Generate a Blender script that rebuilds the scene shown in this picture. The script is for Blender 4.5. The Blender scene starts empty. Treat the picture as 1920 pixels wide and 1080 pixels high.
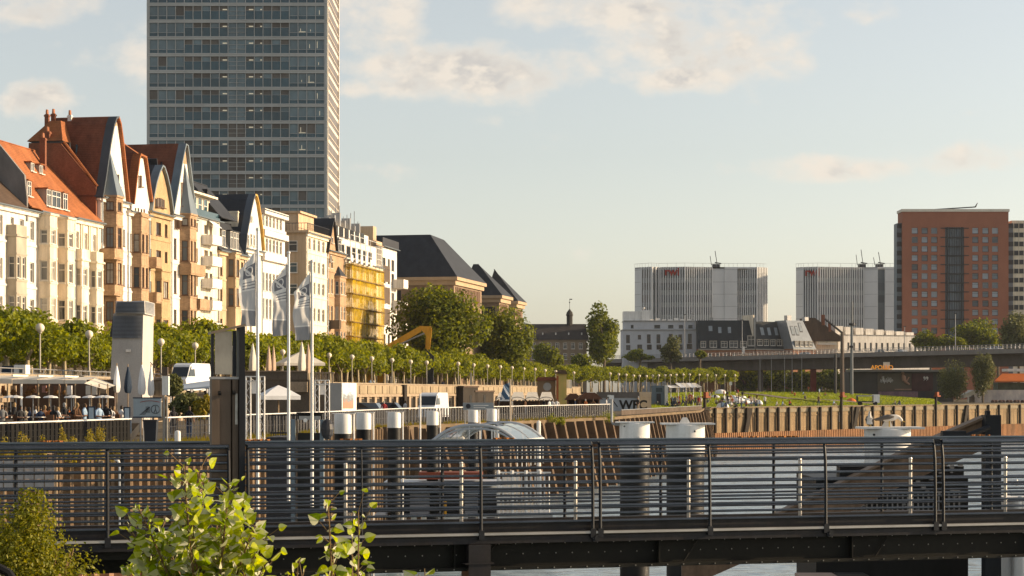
import bpy, bmesh, math, random
from mathutils import Vector, Matrix
R = math.radians
# ---------------------------------------------------------------- camera, sky, sun
SC = bpy.context.scene
COL = SC.collection
F, HZ, CZ = 3733.0, 735.0, 9.2          # focal length in pixels of a 1920 frame, horizon row, eye height over the water
G, QZ = 9.2, 6.7                        # promenade and lower quay levels (river = 0)
cd = bpy.data.cameras.new("camera"); cam = bpy.data.objects.new("camera", cd); COL.objects.link(cam)
cam.location = (0, 0, CZ); cam.rotation_euler = (R(90), 0, 0)
cd.sensor_width = 36.0; cd.lens = 36.0 * F / 1920.0; cd.shift_y = (HZ - 540.0) / 1920.0
cd.clip_start = 0.1; cd.clip_end = 20000
SC.camera = cam
SC.view_settings.view_transform = 'Standard'; SC.view_settings.look = 'None'
SC.view_settings.exposure = 0.95; SC.view_settings.gamma = 1.0
SUN_EL, SUN_AZ = 15.0, 82.0              # azimuth clockwise from +Y
sd = bpy.data.lights.new("sun", 'SUN'); sun = bpy.data.objects.new("sun", sd); COL.objects.link(sun)
sd.energy = 4.0; sd.angle = R(0.6); sd.color = (1.0, 0.765, 0.49)
sdir = Vector((math.sin(R(SUN_AZ)) * math.cos(R(SUN_EL)), math.cos(R(SUN_AZ)) * math.cos(R(SUN_EL)), math.sin(R(SUN_EL))))
sun.rotation_euler = sdir.to_track_quat('Z', 'Y').to_euler(); sun.location = (200, 0, 100)

W = bpy.data.worlds.new("World"); SC.world = W; W.use_nodes = True
nt = W.node_tree; N = nt.nodes; L = nt.links; N.clear()
def nd(t, **k):
    n = N.new(t)
    for a, b in k.items(): setattr(n, a, b)
    return n
def mth(op, a, b=None, c=None, clamp=False):
    n = nd('ShaderNodeMath', operation=op, use_clamp=clamp)
    for i, s in enumerate((a, b, c)):
        if s is None: continue
        if isinstance(s, (int, float)): n.inputs[i].default_value = s
        else: L.new(s, n.inputs[i])
    return n.outputs[0]
def mixc(f, a, b):
    n = nd('ShaderNodeMix', data_type='RGBA')
    for i, s in ((0, f), (6, a), (7, b)):
        if isinstance(s, (int, float)): n.inputs[i].default_value = s
        elif isinstance(s, tuple): n.inputs[i].default_value = (*s, 1)
        else: L.new(s, n.inputs[i])
    return n.outputs[2]
def ramp01(x, a, b):
    n = nd('ShaderNodeMapRange', interpolation_type='SMOOTHSTEP'); L.new(x, n.inputs[0])
    n.inputs[1].default_value = a; n.inputs[2].default_value = b
    return n.outputs[0]
sky = nd('ShaderNodeTexSky', sky_type='NISHITA', sun_disc=False)
sky.sun_elevation = R(SUN_EL); sky.sun_rotation = R(SUN_AZ); sky.air_density = 1.0; sky.dust_density = 1.2; sky.ozone_density = 1.0
tc = nd('ShaderNodeTexCoord'); sp = nd('ShaderNodeSeparateXYZ'); L.new(tc.outputs['Generated'], sp.inputs[0])
yy = mth('MAXIMUM', sp.outputs[1], 0.15)
u = mth('DIVIDE', sp.outputs[0], yy); v = mth('DIVIDE', sp.outputs[2], yy)
cv = nd('ShaderNodeCombineXYZ'); L.new(u, cv.inputs[0]); L.new(mth('MULTIPLY', v, 1.5), cv.inputs[1])
def noise(scale, detail, off=0.0, rough=0.55):
    m = nd('ShaderNodeVectorMath', operation='ADD'); L.new(cv.outputs[0], m.inputs[0]); m.inputs[1].default_value = (off, off * 0.6, 3.1)
    n = nd('ShaderNodeTexNoise'); L.new(m.outputs[0], n.inputs[0]); n.inputs['Scale'].default_value = scale
    n.inputs['Detail'].default_value = detail; n.inputs['Roughness'].default_value = rough
    return n.outputs[0]
n1 = noise(17.0, 8, rough=0.6); n2 = noise(17.0, 6, off=-0.007, rough=0.6); n3 = noise(45.0, 5, off=.3)
CL = [(1350, 70, 185, 105), (1120, 15, 240, 75), (860, 120, 250, 62), (700, 50, 140, 62), (1040, 125, 150, 55), (120, 15, 130, 50), (235, 95, 150, 80),
      (85, 185, 75, 45), (1640, 22, 60, 34), (1490, 318, 165, 30), (1890, 300, 140, 32), (655, 165, 40, 22), (1290, 150, 120, 30)]
dens = None
for px, py, rx, ry in CL:
    a = mth('DIVIDE', mth('SUBTRACT', u, (px - 960) / F), rx / F); b = mth('DIVIDE', mth('SUBTRACT', v, (HZ - py) / F), ry / F)
    e = mth('SUBTRACT', 1.0, mth('ADD', mth('MULTIPLY', a, a), mth('MULTIPLY', b, b)))
    e = mth('MAXIMUM', e, -1.0)
    dens = e if dens is None else mth('MAXIMUM', dens, e)
nn = mth('ADD', mth('MULTIPLY', mth('SUBTRACT', n1, 0.5), 4.8), mth('MULTIPLY', mth('SUBTRACT', n3, 0.5), 1.9))
den = mth('ADD', mth('MULTIPLY', dens, 0.9), nn)
cover = ramp01(den, -0.25, 1.15)
lit = ramp01(mth('SUBTRACT', n1, n2), -0.05, 0.06)                 # side of each billow towards the sun
thick = ramp01(den, 0.15, 1.5)
ccol = mixc(mth('MULTIPLY', thick, mth('SUBTRACT', 1.0, mth('MULTIPLY', lit, 0.9))), (0.475, 0.425, 0.365), (0.315, 0.302, 0.288))
hs = nd('ShaderNodeHueSaturation'); L.new(sky.outputs[0], hs.inputs['Color']); hs.inputs['Saturation'].default_value = 0.5
skm = nd('ShaderNodeVectorMath', operation='MULTIPLY'); L.new(hs.outputs[0], skm.inputs[0]); skm.inputs[1].default_value = (1.01, 0.972, 0.935)
bg1 = nd('ShaderNodeBackground'); L.new(skm.outputs[0], bg1.inputs[0]); bg1.inputs[1].default_value = 0.104
bg2 = nd('ShaderNodeBackground'); L.new(ccol, bg2.inputs[0]); bg2.inputs[1].default_value = 1.0
fr = mth('MULTIPLY', mth('MULTIPLY', cover, 0.92), mth('GREATER_THAN', sp.outputs[1], 0.2))
mx = nd('ShaderNodeMixShader'); L.new(fr, mx.inputs[0]); L.new(bg1.outputs[0], mx.inputs[1]); L.new(bg2.outputs[0], mx.inputs[2])
ow = nd('ShaderNodeOutputWorld'); L.new(mx.outputs[0], ow.inputs[0])

# ---------------------------------------------------------------- helpers
def P(px, py, Y): return Vector(((px - 960) / F * Y, Y, CZ + (HZ - py) / F * Y))
def XZ(px, Y): return (px - 960) / F * Y
def ZZ(py, Y): return CZ + (HZ - py) / F * Y

class MB:
    def __init__(s): s.v = []; s.f = []; s.m = []; s.uv = None
    def add(s, vs, fs, mi=0):
        o = len(s.v); s.v += [tuple(p) for p in vs]
        for q in fs: s.f.append(tuple(i + o for i in q)); s.m.append(mi)
    def box(s, x0, x1, y0, y1, z0, z1, mi=0):
        s.add([(x0,y0,z0),(x1,y0,z0),(x1,y1,z0),(x0,y1,z0),(x0,y0,z1),(x1,y0,z1),(x1,y1,z1),(x0,y1,z1)],
              [(0,3,2,1),(4,5,6,7),(0,1,5,4),(1,2,6,5),(2,3,7,6),(3,0,4,7)], mi)
    def obox(s, M, x0, x1, y0, y1, z0, z1, mi=0):
        s.add([M @ Vector(p) for p in [(x0,y0,z0),(x1,y0,z0),(x1,y1,z0),(x0,y1,z0),(x0,y0,z1),(x1,y0,z1),(x1,y1,z1),(x0,y1,z1)]],
              [(0,3,2,1),(4,5,6,7),(0,1,5,4),(1,2,6,5),(2,3,7,6),(3,0,4,7)], mi)
    def quad(s, a, b, c, d, mi=0): s.add([a, b, c, d], [(0,1,2,3)], mi)
    def poly(s, pts, mi=0): s.add(pts, [tuple(range(len(pts)))], mi)
    def prism(s, pts, fn, c0, c1, mi=0, cap=True):
        n = len(pts); A = [fn(a, b, c0) for a, b in pts]; B = [fn(a, b, c1) for a, b in pts]
        fs = [(i, (i+1) % n, n + (i+1) % n, n + i) for i in range(n)]
        if cap: fs += [tuple(range(n))[::-1], tuple(range(n, 2*n))]
        s.add(A + B, fs, mi)
    def tube(s, pts, r, n=8, mi=0, cap=True):
        pts = [Vector(p) for p in pts]; k = len(pts); rs = r if isinstance(r, (list, tuple)) else [r] * k
        vs = []
        for i, p in enumerate(pts):
            t = (pts[min(i+1, k-1)] - pts[max(i-1, 0)]).normalized()
            up = Vector((0,0,1)) if abs(t.z) < .9 else Vector((1,0,0))
            a = t.cross(up).normalized(); b = a.cross(t)
            for j in range(n):
                th = 2*math.pi*j/n; vs.append(p + (a*math.cos(th) + b*math.sin(th)) * rs[i])
        fs = [(i*n+j, i*n+(j+1) % n, (i+1)*n+(j+1) % n, (i+1)*n+j) for i in range(k-1) for j in range(n)]
        if cap: fs += [tuple(range(n))[::-1], tuple(range((k-1)*n, k*n))]
        s.add(vs, fs, mi)
    def lathe(s, prof, c=(0,0,0), n=16, mi=0):
        vs = [(c[0] + r*math.cos(2*math.pi*j/n), c[1] + r*math.sin(2*math.pi*j/n), c[2] + z) for r, z in prof for j in range(n)]
        k = len(prof)
        s.add(vs, [(i*n+j, i*n+(j+1) % n, (i+1)*n+(j+1) % n, (i+1)*n+j) for i in range(k-1) for j in range(n)] + [tuple(range(n))[::-1], tuple(range((k-1)*n, k*n))], mi)
    def ball(s, c, r, n=12, mi=0, sq=1.0):
        k = n // 2
        s.lathe([(max(.001, r*math.sin(math.pi*i/k)), -r*sq*math.cos(math.pi*i/k)) for i in range(k+1)], c, n, mi)
    def mesh(s, name, mats, smooth=False):
        me = bpy.data.meshes.new(name); me.from_pydata(s.v, [], s.f)
        for m in (mats if isinstance(mats, (list, tuple)) else [mats]): me.materials.append(m)
        me.polygons.foreach_set('material_index', s.m)
        if smooth: me.polygons.foreach_set('use_smooth', [True]*len(s.f))
        if s.uv:
            ul = me.uv_layers.new(name='UVMap')
            for lp in me.loops: ul.data[lp.index].uv = s.uv[lp.vertex_index]
        me.update(); return me
    def build(s, name, mats, parent=None, smooth=False, label=None):
        o = bpy.data.objects.new(name, s.mesh(name, mats, smooth)); COL.objects.link(o)
        if parent: o.parent = parent
        if label: o['label'] = label
        if smooth:
            try: o.data.set_sharp_from_angle(angle=R(40))
            except Exception: pass
        return o
def tag(o, label, cat, group=None, kind=None):
    o['label'] = label; o['category'] = cat
    if group: o['group'] = group
    if kind: o['kind'] = kind
    return o
def thing(name, label, cat, loc=(0,0,0), rz=0.0, group=None):
    o = bpy.data.objects.new(name, None); COL.objects.link(o); o.location = loc; o.rotation_euler = (0,0,rz); o.empty_display_size = .3
    return tag(o, label, cat, group)
def struct(o): o['kind'] = 'structure'; return o
def kids(o): return list(o.children)
def copy_tree(o, parent=None):
    c = o.copy(); COL.objects.link(c)
    if parent: c.parent = parent
    for ch in kids(o): copy_tree(ch, c)
    return c
def text(s, size, M, mat, parent=None, ext=.02, align='LEFT', bold=0.0, name='sign_letters'):
    cu = bpy.data.curves.new(name, 'FONT'); cu.body = s; cu.size = size; cu.extrude = ext; cu.align_x = align; cu.offset = bold
    cu.materials.append(mat); o = bpy.data.objects.new(name, cu); COL.objects.link(o)
    me = bpy.data.meshes.new_from_object(o.evaluated_get(bpy.context.evaluated_depsgraph_get())); bpy.data.objects.remove(o); me.name = name
    o = bpy.data.objects.new(name, me); COL.objects.link(o)
    if parent: o.parent = parent
    o.matrix_local = M
    return o
UPRIGHT = Matrix.Rotation(R(90), 4, 'X')
# ---------------------------------------------------------------- materials
MATS = {}
def mat(name, c, rough=.75, var=.18, sc=.6, bump=0.0, metal=0.0, spec=.2, fine=0.0, tint=None, pattern=None, pscale=1.0, seed=0.0, perobj=0.0, coat=0.0, pc=.6, streak=0.0):
    if name in MATS: return MATS[name]
    m = bpy.data.materials.new(name); m.use_nodes = True; t = m.node_tree; b = t.nodes['Principled BSDF']
    def n(ty, **k):
        x = t.nodes.new(ty)
        for a, q in k.items(): setattr(x, a, q)
        return x
    def mix(f, a, bb, blend='MIX'):
        x = n('ShaderNodeMix', data_type='RGBA', blend_type=blend)
        for i, s in ((0, f), (6, a), (7, bb)):
            if isinstance(s, (int, float)): x.inputs[i].default_value = s
            elif isinstance(s, tuple): x.inputs[i].default_value = (*s, 1)
            else: t.links.new(s, x.inputs[i])
        return x.outputs[2]
    tcn = n('ShaderNodeTexCoord'); mp = n('ShaderNodeMapping'); t.links.new(tcn.outputs['Object'], mp.inputs[0]); mp.inputs[1].default_value = (seed*7.1, seed*3.3, seed)
    mp.inputs[3].default_value = (1, 1, .55)
    nz = n('ShaderNodeTexNoise'); t.links.new(mp.outputs[0], nz.inputs[0]); nz.inputs['Scale'].default_value = sc; nz.inputs['Detail'].default_value = 6; nz.inputs['Roughness'].default_value = .65
    mr = n('ShaderNodeMapRange'); t.links.new(nz.outputs[0], mr.inputs[0]); mr.inputs[1].default_value = .3; mr.inputs[2].default_value = .7
    dark = tuple(x*(1-var) for x in c); lite = tuple(min(.95, x*(1+var*.6)) for x in c)
    if tint: dark = tuple(x*(1-var*.5)*.5 + .5*y for x, y in zip(c, tint))
    col = mix(mr.outputs[0], dark, lite)
    hgt = nz.outputs[0]
    if pattern == 'brick':
        bt = n('ShaderNodeTexBrick'); t.links.new(tcn.outputs['Object'], bt.inputs[0])
        sw = n('ShaderNodeSeparateXYZ'); cw = n('ShaderNodeCombineXYZ'); t.links.new(tcn.outputs['Object'], sw.inputs[0])
        ad = n('ShaderNodeMath', operation='ADD'); t.links.new(sw.outputs[0], ad.inputs[0]); t.links.new(sw.outputs[1], ad.inputs[1])
        t.links.new(ad.outputs[0], cw.inputs[0]); t.links.new(sw.outputs[2], cw.inputs[1]); t.links.new(cw.outputs[0], bt.inputs[0])
        bt.inputs['Scale'].default_value = pscale; bt.inputs['Color1'].default_value = (1,1,1,1); bt.inputs['Color2'].default_value = (.72,.72,.72,1); bt.inputs['Mortar'].default_value = (pc,pc,pc,1)
        bt.inputs['Mortar Size'].default_value = .03
        col = mix(1.0, col, bt.outputs[0], 'MULTIPLY'); hgt = bt.outputs[1]
    elif pattern in ('rows', 'cols', 'tiles'):
        wv = n('ShaderNodeTexWave', wave_type='BANDS', bands_direction='Z' if pattern != 'cols' else 'X', wave_profile='SAW'); t.links.new(tcn.outputs['Object'], wv.inputs[0]); wv.inputs['Scale'].default_value = pscale
        wv.inputs['Distortion'].default_value = .4 if pattern == 'tiles' else 0.0
        r2 = n('ShaderNodeMapRange'); t.links.new(wv.outputs[1], r2.inputs[0]); r2.inputs[3].default_value = pc; r2.inputs[4].default_value = 1.05
        cx = n('ShaderNodeCombineXYZ')
        for i in range(3): t.links.new(r2.outputs[0], cx.inputs[i])
        col = mix(1.0, col, cx.outputs[0], 'MULTIPLY'); hgt = wv.outputs[1]
    if fine:
        nf = n('ShaderNodeTexNoise'); t.links.new(tcn.outputs['Object'], nf.inputs[0]); nf.inputs['Scale'].default_value = sc*14; nf.inputs['Detail'].default_value = 4
        r3 = n('ShaderNodeMapRange'); t.links.new(nf.outputs[0], r3.inputs[0]); r3.inputs[1].default_value = .3; r3.inputs[2].default_value = .7; r3.inputs[3].default_value = 1-fine; r3.inputs[4].default_value = 1+fine*.6
        cx = n('ShaderNodeCombineXYZ')
        for i in range(3): t.links.new(r3.outputs[0], cx.inputs[i])
        col = mix(1.0, col, cx.outputs[0], 'MULTIPLY')
    if streak:
        ms_ = n('ShaderNodeMapping'); t.links.new(tcn.outputs['Object'], ms_.inputs[0]); ms_.inputs[3].default_value = (1.6, 1.6, .12)
        n5 = n('ShaderNodeTexNoise'); t.links.new(ms_.outputs[0], n5.inputs[0]); n5.inputs['Scale'].default_value = sc*2.2; n5.inputs['Detail'].default_value = 7; n5.inputs['Roughness'].default_value = .7
        r5 = n('ShaderNodeMapRange'); t.links.new(n5.outputs[0], r5.inputs[0]); r5.inputs[1].default_value = .42; r5.inputs[2].default_value = .68; r5.inputs[3].default_value = 1; r5.inputs[4].default_value = 1-streak
        cx = n('ShaderNodeCombineXYZ'); t.links.new(r5.outputs[0], cx.inputs[0])
        for i, e_ in ((1, .97), (2, .92)):
            pw = n('ShaderNodeMath', operation='POWER'); t.links.new(r5.outputs[0], pw.inputs[0]); pw.inputs[1].default_value = 1/e_; t.links.new(pw.outputs[0], cx.inputs[i])
        col = mix(1.0, col, cx.outputs[0], 'MULTIPLY')
    if perobj:
        oi = n('ShaderNodeObjectInfo'); r4 = n('ShaderNodeMapRange'); t.links.new(oi.outputs['Random'], r4.inputs[0]); r4.inputs[3].default_value = 1-perobj; r4.inputs[4].default_value = 1+perobj
        cx = n('ShaderNodeCombineXYZ')
        for i in range(3): t.links.new(r4.outputs[0], cx.inputs[i])
        col = mix(1.0, col, cx.outputs[0], 'MULTIPLY')
    t.links.new(col, b.inputs['Base Color'])
    b.inputs['Roughness'].default_value = rough; b.inputs['Metallic'].default_value = metal; b.inputs['Specular IOR Level'].default_value = spec
    if coat: b.inputs['Coat Weight'].default_value = coat
    if bump:
        bp = n('ShaderNodeBump'); bp.inputs['Strength'].default_value = bump; bp.inputs['Distance'].default_value = .05
        t.links.new(hgt, bp.inputs['Height']); t.links.new(bp.outputs[0], b.inputs['Normal'])
    MATS[name] = m; return m
def leafmat(name, c1, c2, trans=.45, under=None, rough=.5, mottle=0):
    m = bpy.data.materials.new(name); m.use_nodes = True; t = m.node_tree; t.nodes.clear()
    n = t.nodes.new; ge = n('ShaderNodeNewGeometry'); rp = n('ShaderNodeValToRGB'); t.links.new(ge.outputs['Random Per Island'], rp.inputs[0])
    rp.color_ramp.elements[0].color = (*c1, 1); rp.color_ramp.elements[1].color = (*c2, 1)
    col = rp.outputs[0]
    if mottle:
        tcn = n('ShaderNodeTexCoord'); nz = n('ShaderNodeTexNoise'); nz.inputs['Scale'].default_value = mottle; nz.inputs['Detail'].default_value = 5; t.links.new(tcn.outputs['Object'], nz.inputs[0]); mr = n('ShaderNodeMapRange'); t.links.new(nz.outputs[0], mr.inputs[0]); mr.inputs[1].default_value = .3; mr.inputs[2].default_value = .72; mr.inputs[3].default_value = .62; mr.inputs[4].default_value = 1.2
        hv0 = n('ShaderNodeHueSaturation'); t.links.new(col, hv0.inputs['Color']); t.links.new(mr.outputs[0], hv0.inputs['Value']); col = hv0.outputs[0]
    if under:
        mxx = n('ShaderNodeMix'); mxx.data_type = 'RGBA'; t.links.new(ge.outputs['Backfacing'], mxx.inputs[0]); t.links.new(col, mxx.inputs[6]); mxx.inputs[7].default_value = (*under, 1); colf = mxx.outputs[2]
    else: colf = col
    d = n('ShaderNodeBsdfPrincipled'); t.links.new(colf, d.inputs['Base Color']); d.inputs['Roughness'].default_value = rough; d.inputs['Specular IOR Level'].default_value = .18
    tr = n('ShaderNodeBsdfTranslucent'); hv = n('ShaderNodeHueSaturation'); t.links.new(col, hv.inputs['Color']); hv.inputs['Value'].default_value = 1.6; hv.inputs['Saturation'].default_value = 1.15; hv.inputs['Hue'].default_value = .485
    t.links.new(hv.outputs[0], tr.inputs[0])
    ms = n('ShaderNodeMixShader'); ms.inputs[0].default_value = trans; t.links.new(d.outputs[0], ms.inputs[1]); t.links.new(tr.outputs[0], ms.inputs[2])
    o = n('ShaderNodeOutputMaterial'); t.links.new(ms.outputs[0], o.inputs[0]); return m
def glassmat(name, c, rough=.08, var=.5, spec=.5):
    return mat(name, c, rough=rough, var=.3, sc=.35, spec=spec, perobj=var)
def seeglass(name, c=(.8,.85,.85), t_=.75, rough=.03):
    m = bpy.data.materials.new(name); m.use_nodes = True; t = m.node_tree; t.nodes.clear(); n = t.nodes.new
    a = n('ShaderNodeBsdfTransparent'); a.inputs[0].default_value = (*c, 1); g = n('ShaderNodeBsdfGlossy'); g.inputs['Roughness'].default_value = rough; g.inputs[0].default_value = (.9,.9,.9,1)
    fz = n('ShaderNodeFresnel'); fz.inputs[0].default_value = 1.5
    nzz = n('ShaderNodeMath'); nzz.operation = 'ADD'; nzz.inputs[1].default_value = 1 - t_; t.links.new(fz.outputs[0], nzz.inputs[0]); nzz.use_clamp = True
    ms = n('ShaderNodeMixShader'); t.links.new(nzz.outputs[0], ms.inputs[0]); t.links.new(a.outputs[0], ms.inputs[1]); t.links.new(g.outputs[0], ms.inputs[2])
    o = n('ShaderNodeOutputMaterial'); t.links.new(ms.outputs[0], o.inputs[0]); return m
def emat(name, c, s):
    m = bpy.data.materials.new(name); m.use_nodes = True; b = m.node_tree.nodes['Principled BSDF']; b.inputs['Base Color'].default_value = (*c, 1)
    b.inputs['Emission Color'].default_value = (*c, 1); b.inputs['Emission Strength'].default_value = s; return m
GL = glassmat('window_glass', (.05,.055,.06)); GLC = mat('window_curtain', (.34,.31,.26), .25, .35, 2.0, spec=.5, perobj=.3); GLM = glassmat('window_glass_grey', (.14,.14,.135)); GLB = glassmat('blue_glass', (.03,.06,.075))
FRW = mat('window_frame_white', (.62,.58,.52), .5, .1); FRB = mat('window_frame_brown', (.12,.06,.035), .5, .2); FRD = mat('frame_dark', (.035,.035,.04), .45, .2)
WHITE = mat('white_render', (.76,.71,.64), .8, .12, .5, .1, fine=.06, streak=.3); CREAM = mat('cream_render', (.76,.65,.50), .8, .14, .5, .1, fine=.06, streak=.35)
PALE = mat('pale_cream_render', (.78,.69,.55), .8, .14, .5, .1, seed=2, fine=.06, streak=.35); SAND = mat('sandstone', (.50,.33,.20), .85, .25, .8, .15, seed=3, streak=.3, pattern='brick', pscale=1.6, pc=.8)
OCHRE = mat('ochre_brick', (.50,.35,.19), .85, .28, .8, .15, seed=4, pattern='brick', pscale=3.0, pc=.75); TAN = mat('tan_render', (.52,.38,.25), .85, .12, .4, .1, seed=5, fine=.06, streak=.25)
BRICK = mat('red_brick', (.26,.10,.055), .9, .25, .7, .2, seed=6, pattern='brick', pscale=3.0, pc=.8); GREYR = mat('grey_plaster', (.20,.185,.175), .9, .25, .6, .2, seed=7)
ORT = mat('orange_roof_tile', (.36,.125,.045), .8, .35, .8, .5, seed=8, pattern='tiles', pscale=1.6, pc=.7, fine=.25)
RDT = mat('red_roof_tile', (.19,.065,.035), .8, .4, .8, .5, seed=9, pattern='tiles', pscale=1.6, pc=.7, fine=.25)
SLATE = mat('slate_roof', (.035,.038,.045), .6, .3, .8, .3, seed=10, pattern='rows', pscale=1.6, pc=.75, fine=.2); BRT = mat('brown_roof_tile', (.10,.065,.045), .8, .3, .8, .4, seed=11, pattern='tiles', pscale=1.6, pc=.65)
ZINC = mat('zinc', (.17,.20,.22), .45, .2, .8, metal=.4); CONC = mat('concrete', (.30,.27,.23), .9, .25, .5, .2, seed=12, fine=.12); DCONC = mat('dark_concrete', (.13,.12,.11), .9, .3, .4, .2, seed=13)
STONE = mat('wall_stone', (.34,.26,.18), .9, .3, .7, .3, seed=14, fine=.2); MUSE = mat('museum_stone', (.30,.21,.14), .9, .2, .4, .2, seed=15, pattern='brick', pscale=.9, pc=.8)
STEELW = mat('white_paint', (.78,.75,.70), .45, .12, 1.0, streak=.22, fine=.05); STEELD = mat('dark_steel_paint', (.010,.011,.014), .55, .25, 1.2, spec=.3); BLACK = mat('black_paint', (.014,.013,.012), .5, .4, 1.0, streak=.4)
GREYM = mat('grey_metal', (.33,.32,.31), .4, .15, 1.0, metal=.5); RUST = mat('rusty_steel', (.13,.085,.05), .85, .45, 1.2, .3, tint=(.05,.03,.02), fine=.3); BROWNST = mat('brown_steel', (.125,.09,.064), .5, .3, 1.0, streak=.35)
WOOD = mat('brown_wood', (.17,.08,.04), .8, .3, 1.5, .2); LTWOOD = mat('weathered_wood', (.33,.24,.15), .85, .3, 1.5, .2); BARK = mat('bark', (.13,.10,.07), .9, .35, 3.0, .4); PLANEB = mat('plane_bark', (.42,.34,.22), .9, .4, 2.0, .3, tint=(.16,.13,.08))
CANVAS = mat('cream_canvas', (.66,.60,.50), .85, .12, 1.0); WCANV = mat('white_canvas', (.74,.73,.72), .85, .1, 1.0); NAVY = mat('navy_canvas', (.02,.035,.06), .8, .2); YEL = mat('yellow_machine_paint', (.55,.27,.02), .5, .25, 1.5)
LEAF_PL = leafmat('plane_leaf', (.075,.105,.008), (.26,.27,.018), .44); LEAF_DK = leafmat('dark_leaf', (.04,.062,.010), (.20,.215,.022), .38); LEAF_OL = leafmat('olive_leaf', (.05,.065,.025), (.17,.17,.06), .3)
LEAF_YW = leafmat('weed_leaf', (.16,.15,.02), (.38,.30,.05), .4)
# ---------------------------------------------------------------- houses along the promenade
FA = math.atan((1600 - 960) / F); fs, fc = math.sin(FA), math.cos(FA); FX0, FY0 = -257.2/1000*185, 185.0
def FT(px): k = (px - 960) / F; return (k*FY0 - FX0) / (fs - k*fc)
def FYt(px): return FY0 + FT(px) * fc
def FZ(px, py): return CZ + (HZ - py) / F * FYt(px) - G
def froot(name, label, px, cat='house', out=0.0):
    t = FT(px); return thing(name, label, cat, (FX0 + t*fs + out*fc, FY0 + t*fc - out*fs, G), R(90) - FA)
def facade(mb, A, B, z0, z1, holes, mi=0, dep=.22):
    A = Vector(A); B = Vector(B); d = B - A; Ln = d.length; d.normalize(); inn = Vector((-d.y, d.x))
    def pt(s, z, w=0): q = A + d*s + inn*w; return (q.x, q.y, z)
    hs = [(max(.02, a), min(Ln-.02, b), max(z0+.02, c), min(z1-.02, e)) for a, b, c, e in holes]
    hs = [h for h in hs if h[1]-h[0] > .1 and h[3]-h[2] > .1]
    S = sorted({0, Ln, *[x for h in hs for x in h[:2]]}); Zs = sorted({z0, z1, *[x for h in hs for x in h[2:]]})
    for i in range(len(S)-1):
        j = 0
        while j < len(Zs)-1:
            sm = (S[i]+S[i+1])/2
            inside = lambda k: any(h[0] < sm < h[1] and h[2] < (Zs[k]+Zs[k+1])/2 < h[3] for h in hs)
            if inside(j): j += 1; continue
            k = j
            while k+1 < len(Zs)-1 and not inside(k+1): k += 1
            mb.quad(pt(S[i], Zs[j]), pt(S[i+1], Zs[j]), pt(S[i+1], Zs[k+1]), pt(S[i], Zs[k+1]), mi); j = k+1
    for a, b, c, e in hs:
        for (s0, q0), (s1, q1) in (((a,c),(b,c)), ((b,c),(b,e)), ((b,e),(a,e)), ((a,e),(a,c))):
            mb.quad(pt(s0,q0), pt(s1,q1), pt(s1,q1,dep), pt(s0,q0,dep), mi)
    out = []
    for a, b, c, e in hs:
        M = Matrix.Identity(4); M.col[0][:3] = (d.x, d.y, 0); M.col[1][:3] = (inn.x, inn.y, 0); M.col[2][:3] = (0,0,1); q = A + d*a + inn*dep; M.col[3][:3] = (q.x, q.y, c)
        out.append((M, b-a, e-c))
    return out
WC = {}; WR = random.Random(12)
def window(parent, M, w, h, fm=None, gm=None, style='cross', sub=True):
    fm = fm or FRW; gm = gm or (GL, GLM, GL, GLC, GLM)[int(WR.random()*5)]; key = (round(w, 2), round(h, 2), fm.name, gm.name, style, sub)
    if key not in WC:
        f = MB(); g = MB(); t = min(.09, w*.12)
        f.box(0, t, -.05, .03, 0, h); f.box(w-t, w, -.05, .03, 0, h); f.box(t, w-t, -.05, .03, 0, t); f.box(t, w-t, -.05, .03, h-t, h)
        if style in ('cross', 'tri') and w > .5:
            for q in ((.5,) if style == 'cross' else (.33, .66)): f.box(w*q-t*.4, w*q+t*.4, -.045, .02, t, h-t)
        if style in ('cross', 'bar') and h > 1.2: f.box(t, w-t, -.048, .025, h*.64, h*.64+t*.9)
        f.box(-.06, w+.06, -.30, -.05, -.09, -.005)
        (g if sub else f).quad((t*.5, .0, t*.5), (w-t*.5, .0, t*.5), (w-t*.5, .0, h-t*.5), (t*.5, .0, h-t*.5), 0 if sub else 1)
        WC[key] = (f.mesh('window', [fm, gm]), g.mesh('pane', gm) if sub else None)
    a, b = WC[key]
    o = bpy.data.objects.new('window', a); COL.objects.link(o); o.parent = parent; o.matrix_local = M
    if b: p = bpy.data.objects.new('pane', b); COL.objects.link(p); p.parent = o
    return o
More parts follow.
